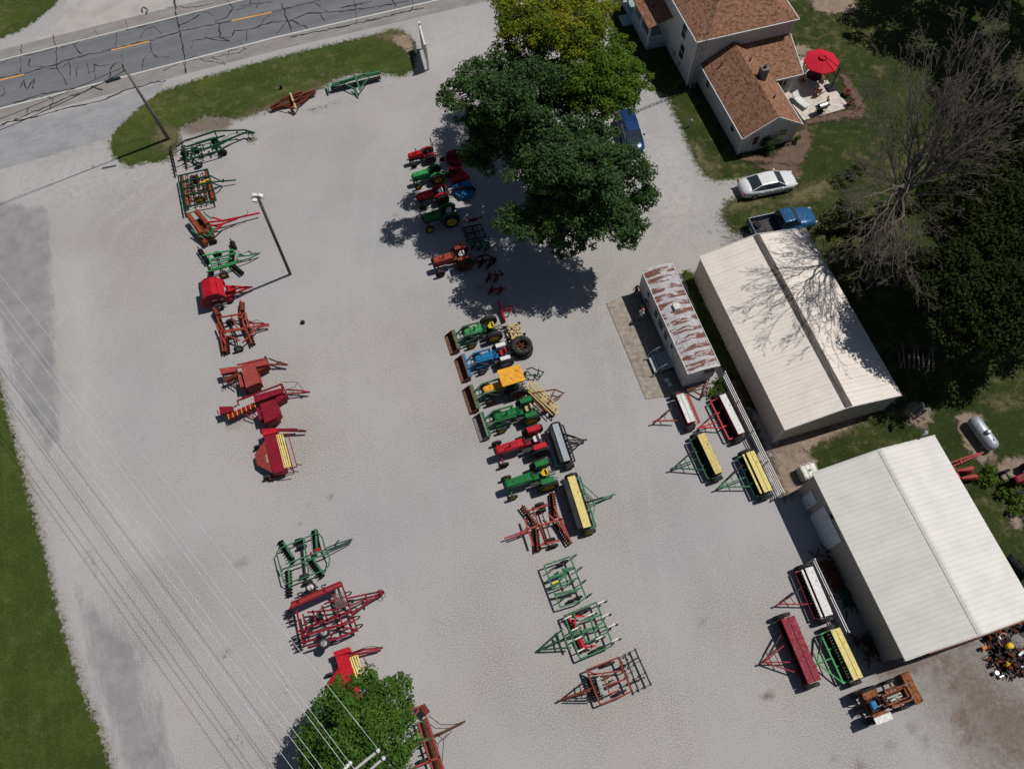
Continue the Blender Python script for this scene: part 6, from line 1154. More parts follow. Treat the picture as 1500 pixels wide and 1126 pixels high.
# ================= CARS =================
def car(name, label, cat, o, L, W, h, roof, mat, kind='sedan', rot=R17, group=None):
    t = T(name, label, cat, o, rot=rot, group=group); hw = W / 2; m = MB(); S_ = []
    if kind == 'sedan': st = [(-L / 2, .7, .42, .74), (-L / 2 + .12, .86, .32, .92), (-L * .38, .96, .24, 1.0), (-L * .2, 1, .22, .97), (0, 1, .22, .95), (L * .2, 1, .22, .95), (L * .33, .97, .24, .9), (L * .43, .9, .28, .8), (L / 2 - .1, .76, .32, .68), (L / 2, .6, .4, .6)]
    elif kind == 'van': st = [(-L / 2, .82, .4, .9), (-L / 2 + .12, .95, .3, 1.02), (-L * .3, 1, .24, 1.02), (0, 1, .24, 1.02), (L * .22, 1, .24, 1.02), (L * .35, .96, .26, .98), (L * .43, .88, .3, .88), (L / 2 - .06, .74, .34, .74), (L / 2, .6, .42, .62)]
    else: st = [(-L / 2, .9, .5, .98), (-L / 2 + .06, .97, .42, 1.08), (-L * .3, 1, .36, 1.1), (-L * .08, 1, .36, 1.08), (L * .15, 1, .36, 1.08), (L * .3, .99, .36, 1.08), (L * .42, .93, .38, 1.02), (L / 2 - .08, .8, .4, .92), (L / 2, .66, .48, .8)]
    rg = []
    for x, k, zb_, zt2 in st:
        w = hw * k; rg.append([(x, -w * .92, zb_), (x, w * .92, zb_), (x, w, zb_ + .16), (x, w * .99, zt2 - .14), (x, w * .9, zt2 - .02), (x, w * .5, zt2 + .03), (x, 0, zt2 + .04), (x, -w * .5, zt2 + .03), (x, -w * .9, zt2 - .02), (x, -w * .99, zt2 - .14), (x, -w, zb_ + .16)])
    if kind == 'pickup':
        bed = L * .39; xb = -L / 2 + .07; rg2 = [r for r in rg if r[0][0] > -L * .09]; m.loft(rg2)
        w = hw * .97
        for y in (-w, w - .09): m.prism([(-L / 2, y), (-L * .07, y), (-L * .07, y + .09), (-L / 2, y + .09)], .42, 1.08)
        m.prism([(-L / 2, -w), (-L / 2 + .08, -w), (-L / 2 + .08, w), (-L / 2, w)], .45, 1.07); m.prism([(-L / 2 + .05, -w + .05), (-L * .08, -w + .05), (-L * .08, w - .05), (-L / 2 + .05, w - .05)], .42, .56)
    else: m.loft(rg)
    body = t.part('body', m, mat)
    if kind == 'sedan': gx = [(-L * .37, .97, .84), (-L * .19, h - .06, .7), (-.03 * L, h, .72), (L * .1, h - .04, .7), (L * .26, .96, .84)]
    elif kind == 'van': gx = [(-L * .47, 1.02, .84), (-L * .43, h - .05, .7), (-.1 * L, h, .72), (L * .12, h - .06, .7), (L * .33, 1.0, .8)]
    else: gx = [(-L * .1, 1.08, .84), (-L * .065, h - .04, .7), (L * .0, h, .72), (L * .1, h - .03, .7), (L * .24, 1.07, .82)]
    rg = []
    for x, z, k in gx:
        w = hw * k; zb_ = .93; wb_ = hw * .9; zz = max(z, zb_ + .02); rg.append([(x, -wb_, zb_), (x, wb_, zb_), (x, w + .0, zz - .06 if zz > 1.1 else zz - .01), (x, w - .09, zz), (x, -w + .09, zz), (x, -w, zz - .06 if zz > 1.1 else zz - .01)])
    m = MB(); m.loft(rg, False); t.part('window', m, GLASS)
    m = MB(); r0, r1_ = gx[1], gx[3]; rr_ = []
    for x, z, k in (gx[1], gx[2], gx[3]): w = hw * k - .02; rr_.append([(x, -w, z - .09), (x, w, z - .09), (x, w, z - .01), (x, w - .12, z + .025), (x, -w + .12, z + .025), (x, -w, z - .01)])
    m.loft(rr_, False)
    for s_ in (-1, 1):
        for (xa, za_, ka), (xb, zb2, kb) in ((gx[0], gx[1]), (gx[3], gx[4])): m.bar((xa, s_ * (hw * ka - .03), za_ + .02), (xb, s_ * (hw * kb - .04), zb2 - .01), .07, .05)
        m.bar((gx[2][0], s_ * hw * .74, 1.0), (gx[2][0], s_ * (hw * gx[2][2]), h - .06), .05, .06)
    t.part('roof', m, mat)
    wr_ = .33 if kind != 'pickup' else .39
    for x in (-L * .29, L * .31):
        for s_ in (-1, 1): wheel(t, (x, s_ * (hw - .1), wr_), wr_, .23, SLV if kind != 'van' else GREYR)
    for s_ in (-1, 1):
        m = MB(); rod_box(m, (L * .17, s_ * (hw + .1), 1.02 if kind == 'sedan' else 1.12), (.12, .2, .13)); t.part('mirror', m, mat)
        m = MB(); m.box((L / 2 - .16, s_ * hw * .66, .66 if kind != 'pickup' else .84), (.22, .3, .13), rz=-s_ * .5); t.part('headlight', m, paint('lamp_clear', (.6, .62, .62), .15, spec=.8))
        m = MB(); m.box((-L / 2 + .09, s_ * hw * .74, .78 if kind == 'sedan' else .9), (.12, .3, .16), rz=s_ * .5); t.part('tail_light', m, paint('lamp_red', (.3, .01, .015), .2))
        m = MB(); m.box((.02, s_ * (hw - .0), .8), (.16, .04, .03)); m.box((-L * .17, s_ * (hw - .0), .8), (.16, .04, .03)); t.part('door_handle', m, mat)
    m = MB(); m.box((L / 2 - .03, 0, .5), (.1, .9, .16)); t.part('grille', m, BLK); m = MB(); m.box((-L / 2 + .02, 0, .62), (.05, .5, .12)); t.part('number_plate', m, WT)
    if kind == 'pickup':
        m = MB(); m.box((-L * .27, 0, .575), (L * .36, hw * 1.75, .02)); 
        for i in range(9): m.box((-L * .27, -hw * .8 + i * hw * .2, .59), (L * .35, .05, .02))
        t.part('bed_liner', m, paint('bed_liner', (.07, .065, .07), .7)); m = MB(); w = hw * .97
        for y in (-w + .045, w - .045): m.bar((-L / 2, y, 1.09), (-L * .08, y, 1.09), .07, .02)
        m.bar((-L / 2 + .04, -w, 1.09), (-L / 2 + .04, w, 1.09), .06, .02); t.part('bed_rail', m, GB)
        m = MB(); m.lathe([(.2, -.1), (.3, -.1), (.33, 0), (.3, .1), (.2, .1), (.001, .05)], (-L * .38, .35, .7), 'z', 14); t.part('spare_tyre', m, RUB)
    return t
SILV = paint('silver_car_paint', (.66, .67, .68), .3, .0, var=.0, dirt=.05, bump=.0, spec=.6); BLUC = paint('blue_truck_paint', (.02, .11, .25), .2, .2, var=.0, dirt=.06, bump=0, spec=.6); BLV = paint('deep_blue_paint', (.006, .038, .14), .25, .2, var=.0, dirt=.04, bump=0, spec=.6)
car('sedan', 'silver four-door sedan parked in front of the farmhouse wing', 'car', (1121, 276), 5.0, 1.9, 1.45, None, SILV, rot=radians(14))
car('pickup_truck', 'blue pickup truck with a dark open bed, parked behind the cream shed', 'pickup truck', (1142, 334), 5.6, 1.98, 1.78, None, BLUC, 'pickup', rot=radians(15))
car('minivan', 'dark blue minivan parked half under the trees beside the driveway', 'minivan', (922, 203), 4.6, 1.8, 1.65, None, BLV, 'van', rot=radians(-80))
# ================= PATIO =================
zP = Z(1130, 50, 8.04)
t = IMP('parasol', 'red octagonal cantilever parasol over the patio', 'parasol', zP, (692, 645)); m = MB(); rod_box(m, (0, 0, .17), (.95, .95, .14), .1); t.part('base', m, BLK)
c = t.q(600, 300, 2.55); tp_ = t.q(810, 405, 2.75); m = MB(); m.tube([(0, 0, .1), (tp_.x * .6, tp_.y * .6, 1.7), tp_], .05, 8); m.tube([(tp_.x * .6, tp_.y * .6, 1.6), (c.x, c.y, 2.95)], .035, 6); m.tube([tp_, (c.x, c.y, 3.0)], .03, 6); t.part('pole', m, BLK)
m = MB(); vs = [(c.x, c.y, 2.85)]; R = 1.62
for i in range(8): a = pi / 8 + i * pi / 4; vs.append((c.x + R * cos(a), c.y + R * sin(a), 2.35))
fs = [(0, 1 + i, 1 + (i + 1) % 8) for i in range(8)]; m.add(vs, fs); m.add([(x, y, z - .03) for x, y, z in vs], [f[::-1] for f in fs])
for i in range(8): a, b = vs[1 + i], vs[1 + (i + 1) % 8]; m.add([a, b, (b[0], b[1], b[2] - .1), (a[0], a[1], a[2] - .1)], [(0, 1, 2, 3)])
cn = t.part('canopy', m, paint('parasol_cloth', (.52, .015, .035), .8, dirt=.03, var=.06)); m = MB(); vs = [(c.x, c.y, 2.98)] + [(c.x + .4 * cos(pi / 8 + i * pi / 4), c.y + .4 * sin(pi / 8 + i * pi / 4), 2.86) for i in range(8)]; m.add(vs, fs); m.add([(x, y, z - .04) for x, y, z in vs], [f[::-1] for f in fs]); t.part('vent', m, MATS['parasol_cloth'], cn)
t = IMP('patio_table', 'round dark patio table in the shade of the red parasol', 'table', zP, (470, 560)); m = MB(); m.lathe([(.001, .7), (.72, .7), (.74, .73), (.72, .76), (.001, .76)], (0, 0, 0), 'z', 24); t.part('tabletop', m, paint('table_dark', (.06, .03, .03), .5))
for a in (.4, 1.97, 3.54, 5.1): m = MB(); m.tube([(.5 * cos(a), .5 * sin(a), 0), (.35 * cos(a), .35 * sin(a), .7)], .025); t.part('leg', m, BLK)
WD = paint('chair_wood', (.22, .1, .05), .6); GC = 'wooden chairs around the patio table'
for lab, p, rz in (('wooden patio chair pulled out below the table, in full sun', (525, 720), 1.2), ('wooden patio chair at the upper left of the round table', (385, 440), -.9), ('wooden patio chair at the right side of the round table', (600, 560), 2.6), ('wooden patio chair at the left side of the round table, in the parasol shade', (345, 590), .0)):
    t = IMP('patio_chair', lab, 'chair', zP, p, GC, rot=R17 + rz); m = MB(); m.box((0, 0, .43), (.5, .5, .05)); t.part('seat', m, WD); m = MB(); [m.box((-.26, -.2 + i * .1, .72), (.03, .07, .55), ry=-.2) for i in range(5)]; m.box((-.31, 0, .98), (.04, .5, .07)); t.part('backrest', m, WD)
    for x, y in ((-.22, -.22), (-.22, .22), (.22, -.22), (.22, .22)): m = MB(); m.bar((x, y, 0), (x, y, .43), .04); t.part('leg', m, WD)
    for y in (-.26, .26): m = MB(); m.bar((-.26, y, .64), (.25, y, .64), .06, .03); m.bar((.22, y, .43), (.22, y, .64), .035); t.part('armrest', m, WD)
t = IMP('sun_lounger', 'white sling lounger on the patio against the farmhouse wing', 'lounger', zP, (330, 830), rot=R17 + 1.95); m = MB()
vs = []; L_ = [(-.85, .42), (0, .38), (.5, .45), (.95, .85)]
m.loft([[(x, -.33, z), (x, .33, z), (x, .33, z + .03), (x, -.33, z + .03)] for x, z in L_], False); t.part('sling', m, WT); m = MB()
for y in (-.36, .36): m.tube([(x, y, z) for x, z in L_], .025)
t.part('frame', m, GB)
for x, y in ((-.7, -.36), (-.7, .36), (.4, -.36), (.4, .36)): m = MB(); m.bar((x, y, 0), (x, y, .4), .035); t.part('leg', m, GB)
t = IMP('grill', 'black barbecue grill with a shiny lid at the edge of the patio', 'grill', zP, (560, 935), rot=R17 + .1); m = MB(); m.loft([[(x, .28 * cos(a), .95 + .24 * sin(a)) for a in [i * pi / 8 for i in range(9)]] for x in (-.4, .4)], True); t.part('lid', m, SLV); m = MB(); m.box((0, 0, .86), (.8, .56, .2)); m.box((0, 0, .3), (.6, .45, .05)); t.part('firebox', m, BLK)
for x in (-.55, .55): m = MB(); m.box((x, 0, .92), (.3, .5, .03)); t.part('side_shelf', m, DK)
for x, y in ((-.35, -.22), (-.35, .22), (.35, -.22), (.35, .22)): m = MB(); m.bar((x, y, 0), (x, y, .8), .04); t.part('leg', m, BLK)
LEAFM = paint('potted_leaf', (.05, .09, .03), .8, var=.4)
for lab, p, r in (('larger terracotta pot at the patio edge with dry stems', (870, 725), .34), ('smaller terracotta pot below the larger one at the patio corner', (900, 850), .24)):
    t = IMP('flower_pot', lab, 'flower pot', zP, p, 'terracotta pots at the patio edge'); m = MB(); m.lathe([(.001, .0), (r * .7, 0), (r, .45), (r * 1.08, .46), (r * 1.08, .53), (r * .9, .53), (r * .85, .42), (.001, .4)], (0, 0, 0), 'z', 16); t.part('pot', m, paint('terracotta', (.2, .075, .05), .8)); m = MB()
    for i in range(16): a = i * 2.4; m.bar((0, 0, .42), (r * .9 * cos(a), r * .9 * sin(a), .65 + .1 * (i % 3)), .025, .01)
    t.part('stems', m, LEAFM if r < .3 else RR)
t = IMP('planter', 'small white planter with a leafy plant by the lean-to corner', 'planter', zP, (298, 300)); m = MB(); m.lathe([(.001, 0), (.14, 0), (.18, .3), (.001, .28)], (0, 0, 0), 'z', 10); t.part('pot', m, WT); m = MB(); [m.bar((0, 0, .3), (.22 * cos(i * 2.4), .22 * sin(i * 2.4), .5), .05, .015) for i in range(10)]; t.part('leaves', m, LEAFM)
t = IMP('garden_ornament', 'small terracotta ornament with glass jars beside the grill', 'ornament', zP, (665, 790)); m = MB(); m.lathe([(.001, 0), (.12, 0), (.15, .15), (.06, .3), (.001, .33)], (0, 0, 0), 'z', 10); m.cyl((.15, .3, 0), (.15, .3, .3), .07); t.part('jar', m, paint('clay', (.3, .14, .1), .6))
t = IMP('hook_pole', 'dark shepherd hook pole standing in the mulch beyond the patio corner', 'hook pole', zP, (1022, 912)); m = MB(); m.tube([(0, 0, 0), (0, 0, 2.0), (.12, 0, 2.15), (.28, 0, 2.05), (.3, 0, 1.9)], .025); m.lathe([(.001, 0), (.18, .0), (.001, .08)], (0, 0, 0), 'z', 10); t.part('pole', m, BLK)
# steps of the trailer
t = T('entry_steps', 'grey entry landing with railings below the trailer door nearest the drills', 'steps', (967, 547), rot=R17); m = MB()
for i in range(7): m.box((.1 + i * .2, .75, .55), (.19, 1.5, .05))
t.part('landing', m, GB); m = MB(); m.box((-.3, .75, .3), (.35, 1.4, .05)); m.box((-.12, .75, .42), (.1, 1.4, .2)); t.part('tread', m, GB)
for y in (0, 1.5):
    m = MB(); m.tube([(-.5, y, .15), (-.45, y, .95), (.2, y, 1.45), (1.3, y, 1.45)], .03); m.bar((.1, y, .5), (.1, y, 1.4), .05); m.bar((1.25, y, .5), (1.25, y, 1.45), .05); m.bar((.1, y, 1.0), (1.3, y, 1.0), .03); t.part('railing', m, GB)
for x, y in ((.05, .05), (.05, 1.45), (1.35, .05), (1.35, 1.45)): m = MB(); m.bar((x, y, 0), (x, y, .53), .08); t.part('leg', m, GB)
t = T('garden_stool', 'small white metal stand with two tiers beside the trailer landing', 'stand', (975, 560), rot=R17); m = MB(); m.box((0, 0, .45), (.3, .3, .04)); m.box((.15, -.35, .25), (.32, .3, .04)); t.part('shelf', m, WT)
for x, y in ((-.12, -.12), (-.12, .12), (.12, .12), (.12, -.12)): m = MB(); m.bar((x, y, 0), (x, y, .45), .03); t.part('leg', m, WT)
# ================= PEOPLE =================
SKIN = paint('skin', (.42, .24, .17), .6, dirt=0)
def person(label, o, rot, shirt, pants, hair, hat=None, arm=0.2, h=1.74):
    t = T('person', label, 'person', o, rot=rot); k = h / 1.74
    J = [((0, 0, .96), (.15, .11)), ((0, 0, 1.12), (.14, .1)), ((0, 0, 1.32), (.16, .11)), ((0, 0, 1.43), (.11, .08)), ((.01, 0, 1.5), (.055, .055)), ((.03, 0, 1.58), (.075, .085)), ((.02, 0, 1.68), (.08, .09))]
    E = [(i, i + 1) for i in range(6)]
    for s_ in (-1, 1):
        b = len(J); J += [((0, s_ * .1, .88), (.09, .09)), ((.03, s_ * .11, .5), (.06, .06)), ((-.01, s_ * .12, .1), (.04, .04)), ((.04, s_ * .12, .04), (.045, .035)), ((.17, s_ * .13, .03), (.04, .025))]; E += [(0, b), (b, b + 1), (b + 1, b + 2), (b + 2, b + 3), (b + 3, b + 4)]
        b = len(J); J += [((0, s_ * .19, 1.4), (.06, .06)), ((-.02 + arm * .2, s_ * .26, 1.13), (.045, .045)), ((.06 + arm * .9, s_ * .22, .93 + arm * .25), (.032, .032)), ((.08 + arm, s_ * .21, .87 + arm * .28), (.035, .02))]; E += [(2, b), (b, b + 1), (b + 1, b + 2), (b + 2, b + 3)]; w = b + 3; wx, wy_, wz = J[w][0]
        for f in range(4): c_ = len(J); y = wy_ + s_ * (-.03 + .02 * f); J += [((wx + .01, y, wz - .05), (.011, .011)), ((wx + .03, y, wz - .095 + abs(f - 1.5) * .006), (.009, .009))]; E += [(w, c_), (c_, c_ + 1)]
        c_ = len(J); J += [((wx + .04, wy_ - s_ * .03, wz - .03), (.012, .012)), ((wx + .06, wy_ - s_ * .04, wz - .055), (.009, .009))]; E += [(w, c_), (c_, c_ + 1)]
    me = bpy.data.meshes.new('body'); me.from_pydata([tuple(c * k for c in j[0]) for j in J], E, []); o_ = bpy.data.objects.new('body', me); COL.objects.link(o_)
    sk = o_.modifiers.new('s', 'SKIN'); sv = me.skin_vertices[0].data
    for i, j in enumerate(J): sv[i].radius = (j[1][0] * k, j[1][1] * k); sv[i].use_root = (i == 0)
    sb = o_.modifiers.new('u', 'SUBSURF'); sb.levels = sb.render_levels = 1
    dg = bpy.context.evaluated_depsgraph_get(); ev = o_.evaluated_get(dg); bm_ = bpy.data.meshes.new_from_object(ev); bpy.data.objects.remove(o_)
    for mm in (SKIN, shirt, pants, BLK): bm_.materials.append(mm)
    for p in bm_.polygons:
        c = p.center; p.use_smooth = True; z = c.z / k; r = abs(c.y) / k
        p.material_index = 3 if z < .08 else 2 if z < .98 and r < .2 and not (r > .17 and z > .8) else 1 if (.98 <= z < 1.46 and not (r > .2 and z < 1.2)) else 0
    bo = bpy.data.objects.new('body', bm_); COL.objects.link(bo); bo.parent = t.e
    m = MB(); m.sphere((.0, 0, 1.68 * k), .105 * k, 12, (1.05, .92, 1.0))
    if hat: m.lathe([(.13, 0), (.1, .01), (.1, .08), (.001, .11)], (.02, 0, 1.7 * k), 'z', 12); t.part('cap', m, hat)
    else: t.part('hair', m, hair)
    m = MB(); m.sphere((.105 * k, 0, 1.6 * k), .016, 6); [m.sphere((.09 * k, y, 1.63 * k), .01, 6) for y in (-.03, .03)]; m.box((.09, 0, 1.555 * k), (.02, .05, .01)); t.part('face', m, SKIN)
HAIR = paint('dark_hair', (.04, .025, .02), .7, dirt=0)
SKY_ = paint('shirt_white', (.55, .6, .68), .8, dirt=0); KH = paint('trousers_khaki', (.2, .18, .16), .9, dirt=0); JE = paint('jeans', (.05, .07, .12), .9, dirt=0)
person('person in a white shirt, grey trousers and pale red cap walking by the trailer', (937, 470), radians(60), SKY_, KH, HAIR, hat=paint('cap_red', (.5, .16, .12), .8), arm=.25)
person('person in a dark blue shirt just behind the one in white', (940.5, 455), radians(-60), JE, KH, HAIR, arm=.3)
person('person in a red top at the upper corner of the concrete slab', (929.5, 435), radians(200), RD2, JE, HAIR, arm=.1, h=1.65)
# ================= RED CORN HEAD SNOUTS, SCRAP =================
zY = Z(1300, 560, 5.63)
t = IMP('corn_header', 'faded red corn header with pointed snouts sticking out behind the workshop', 'corn header', zY, (620, 740), rot=R17)
for P in ([(555, 715), (600, 708), (695, 683), (730, 710), (705, 738), (600, 735), (570, 742)], [(595, 782), (640, 765), (735, 752), (768, 785), (740, 796), (605, 798)]):
    a = [t.q(x, y, .7) for x, y in P]; m = MB(); m.loft([[(v.x, v.y, .3) for v in a], [(v.x, v.y, .55) for v in a], [((v.x - a[0].x) * .9 + a[0].x, (v.y - sum(q_.y for q_ in a) / len(a)) * .6 + sum(q_.y for q_ in a) / len(a), .85) for v in a]], False); t.part('snout', m, RF)
t.bars('beam', RF, [[(520, 662, .9), (690, 605, .7), (790, 578, .6)], [(540, 690, .9), (700, 620, .7), (770, 588, .6)], [(600, 640, .9), (610, 672, .9)]], .1, .8); t.bars('cross_member', RF, [[(540, 680), (600, 800)]], .1, .6)
JM = [RUSTY, RR, DK, SLV, ROR, JG3, BL, RD2, GREYR, BLK, WT, JY]
pile = pxpoly([(1434, 925), (1452, 912), (1475, 905), (1500, 897), (1560, 880), (1580, 960), (1520, 985), (1490, 990), (1460, 985), (1452, 968), (1445, 950)])
me = MB(); mi = []; cx_, cy_ = np.mean([p[0] for p in pile]), np.mean([p[1] for p in pile]); rs = random.Random(5)
for _i in range(3): me.prism(pile_s := [((p[0] - cx_) * (.92 - .15 * _i) + cx_, (p[1] - cy_) * (.92 - .15 * _i) + cy_) for p in pile], .0, .12 + .16 * _i)
mi += [9] * len(me.f)
while len(me.v) < 16000:
    x, y = rs.uniform(cx_ - 5, cx_ + 5), rs.uniform(cy_ - 4, cy_ + 4)
    if not inpoly(np.array([[x, y]]), pile)[0]: continue
    zz = rs.uniform(.02, .75); n0 = len(me.f); k = rs.random(); L_ = rs.uniform(.1, .7); a = rs.uniform(0, 6.3)
    d = Vector((cos(a), sin(a), rs.uniform(-.5, .5))) * L_
    if k < .4: me.bar((x, y, zz), Vector((x, y, zz)) + d, rs.uniform(.03, .1), rs.uniform(.02, .08))
    elif k < .6: me.cyl((x, y, zz), Vector((x, y, zz)) + d * .4, rs.uniform(.04, .16), n=8)
    elif k < .8: me.box((x, y, zz), (L_ * .6, rs.uniform(.05, .3), rs.uniform(.03, .2)), rz=a, ry=rs.uniform(-.6, .6))
    elif k < .9: me.tube([(x + .3 * L_ * cos(q_), y + .3 * L_ * sin(q_), zz) for q_ in [i * .7 for i in range(8)]], .02, 4)
    else: me.lathe([(.06, -.05), (.14, -.05), (.16, 0), (.14, .05), (.06, .05)], (x, y, zz), rs.choice('xyz'), 10)
    mi += [rs.choices(range(12), [12, 7, 10, .6, 3, 1, .3, 1.2, .5, 6, .12, .2])[0]] * (len(me.f) - n0)
o = me.build('scrap_heap', None); [o.data.materials.append(x) for x in JM]
o.data.polygons.foreach_set('material_index', mi if len(mi) == len(o.data.polygons) else [0] * len(o.data.polygons)); tag(o, 'heap of rusty machine parts and scrap iron by the workshop', 'scrap heap', kind='stuff')
zS = Z(1420, 780, 5.11)
t = IMP('bucket', 'yellow bucket lying tipped over in the scrap heap', 'bucket', zS, (232, 860)); m = MB(); m.lathe([(.001, -.2), (.16, -.2), (.2, .2), (.18, .2), (.14, -.17)], (0, 0, .95), 'x', 14); t.part('pail', m, JY)
t = IMP('chain_pile', 'pale heaped chain on top of the scrap heap', 'chain', zS, (295, 825)); m = MB()
for i in range(60): a = i * 2.4; r = .055 * sqrt(i); m.tube([(r * cos(a) + .06 * cos(q_), r * sin(a) + .04 * sin(q_), .95 + .1 * cos(r * 3)) for q_ in (0, 1.2, 2.4, 3.6, 4.8)], .016, 4)
t.part('links', m, WT)
t = IMP('toolbox', 'orange metal box at the left edge of the scrap heap', 'box', zS, (95, 862)); m = MB(); rod_box(m, (0, 0, .35), (.45, .22, .18)); t.part('box', m, paint('tool_orange', (.7, .2, .03), .5)); m = MB(); m.bar((-.1, 0, .48), (.1, 0, .48), .03); t.part('handle', m, BLK)
t = IMP('drum', 'small yellow and white drum at the upper right of the scrap heap', 'drum', zS, (380, 718)); m = MB(); m.cyl((-.15, 0, .9), (.2, .05, .95), .17, n=14); t.part('shell', m, JY); m = MB(); m.cyl((.2, .05, .95), (.23, .055, .955), .165, n=14); t.part('lid', m, WT)
t = IMP('iron_hoop', 'large thin iron hoop lying on the scrap heap', 'hoop', zS, (205, 815)); m = MB(); m.tube([(.42 * cos(i * pi / 8), .42 * sin(i * pi / 8), .9 + .1 * sin(i * pi / 8)) for i in range(17)], .022, 5); t.part('ring', m, GREYR)
t = IMP('metal_can', 'pair of grey metal canisters in front of the scrap heap', 'canister', zS, (182, 1050)); m = MB(); m.cyl((0, 0, .0), (0, 0, .4), .13, n=12); t.part('can', m, SLV); m = MB(); m.cyl((.1, -.3, .13), (.4, -.3, .13), .13, n=12); t.part('can', m, SLV)
t = IMP('metal_offcut', 'white metal offcut lying on the scrap heap', 'offcut', zS, (325, 912)); m = MB(); m.box((0, 0, .9), (.45, .15, .05), rz=.3); t.part('plate', m, WT)
for lab, p in (('big-lugged tractor tyre leaning behind the workshop, left of the pair', (305, 240)), ('big-lugged tractor tyre leaning behind the workshop, right of the pair', (362, 285))):
    t = IMP('tyre', lab, 'tyre', zS, p, 'tyres leaning behind the workshop', rot=R17 + 1.75); w_ = wheel(t, (0, 0, .62), .64, .34, RUSTY, True, 'tread', tilt=-.6)
# things in the shade along the workshop wall
zW = Z(1180, 800, 6.254)
t = IMP('wheel', 'tractor wheel with a cream rim standing in the shade of the workshop wall', 'wheel', zW, (480, 850), rot=R17 + .2); wheel(t, (0, 0, .55), .55, .3, CY, True, 'tread')
for lab, p, mt, sd in (('dark red iron parts in the shade by the white pipe fence', (260, 330), RR, 1), ('green iron machine parts in the shade of the workshop wall', (370, 490), JG3, 2), ('black iron machine parts near the garage door', (180, 160), RUSTY, 3), ('rusty iron parts in the shade at the workshop corner', (560, 930), RUSTY, 4)):
    t = IMP('machine_part', lab, 'machine part', zW, p, 'iron parts in the workshop shade'); rs = random.Random(sd)
    for k in range(4):
        m = MB()
        for i in range(6): a = Vector((rs.uniform(-.5, .5), rs.uniform(-.8, .8), rs.uniform(.1, .6))); m.bar(a, a + Vector((rs.uniform(-.5, .5), rs.uniform(-.6, .6), rs.uniform(-.3, .3))), .07)
        m.cyl((rs.uniform(-.4, .4), rs.uniform(-.6, .6), .1), (rs.uniform(-.3, .3), rs.uniform(-.5, .5), .4), .18, n=10); t.part('iron_piece', m, mt)
# log pile under the trees
LOG = paint('grey_log', (.2, .17, .14), .9, var=.3)
for i in range(16):
    p = at(1318 + (i % 8) * 7, 533 + (i // 8) * 6, .15 + .12 * (i // 8)); a = radians(70 + rs.uniform(-15, 15)); L_ = rs.uniform(1.0, 2.0); t = MB(); t.cyl((0, 0, 0), (L_ * cos(a), L_ * sin(a), .05), .08, .06, 7); o = t.build('log', LOG); o.location = p; tag(o, 'weathered grey log in the loose stack under the trees behind the cream shed', 'log', 'logs stacked under the trees')
# ================= TREES =================
def leaf_mat(name, a, b, c3, trans=.25, hi=1.7):
    n = N(name); g = n.n('ShaderNodeNewGeometry'); r = g.outputs['Random Per Island']
    col = n.mix(r, a, b); col = n.mix(n.rng(n.noise(.55, 3, .6), .45, .7, 0, .75), col, c3); col = n.mix(n.rng(r, .8, 1, 0, .5), col, tuple(min(1, x * hi) for x in b)); col = n.mix(n.rng(n.noise(1.4, 3, .7), .5, .7, 0, .5), col, tuple(x * 1.45 for x in b))
    n.out(col, .75, 0, .1); tr = n.n('ShaderNodeBsdfTranslucent'); n.link(n.mix(.5, col, tuple(x * 1.3 for x in b)), tr.inputs[0]); ms = n.n('ShaderNodeMixShader'); ms.inputs[0].default_value = trans
    n.link(n.b.outputs[0], ms.inputs[1]); n.link(tr.outputs[0], ms.inputs[2]); o = n.t.nodes['Material Output']; n.link(ms.outputs[0], o.inputs[0]); return n.m
BARK = paint('bark', (.075, .06, .05), .9, var=.35, bump=.6, sc=9); DEADB = paint('dead_bark', (.15, .125, .11), .9, var=.35, sc=8)
LF_OAK = leaf_mat('oak_leaf', (.024, .052, .017), (.074, .13, .04), (.036, .078, .022), .32); LF_BR = leaf_mat('bright_leaf', (.045, .095, .012), (.115, .18, .02), (.085, .14, .014), .35); LF_Y = leaf_mat('yellow_leaf', (.065, .13, .012), (.17, .21, .018), (.4, .31, .02), .35); LF_D = leaf_mat('dark_leaf', (.008, .016, .004), (.028, .042, .007), (.011, .021, .004)); LF_S = leaf_mat('roadside_leaf', (.034, .082, .014), (.09, .17, .026), (.055, .12, .018), .32)
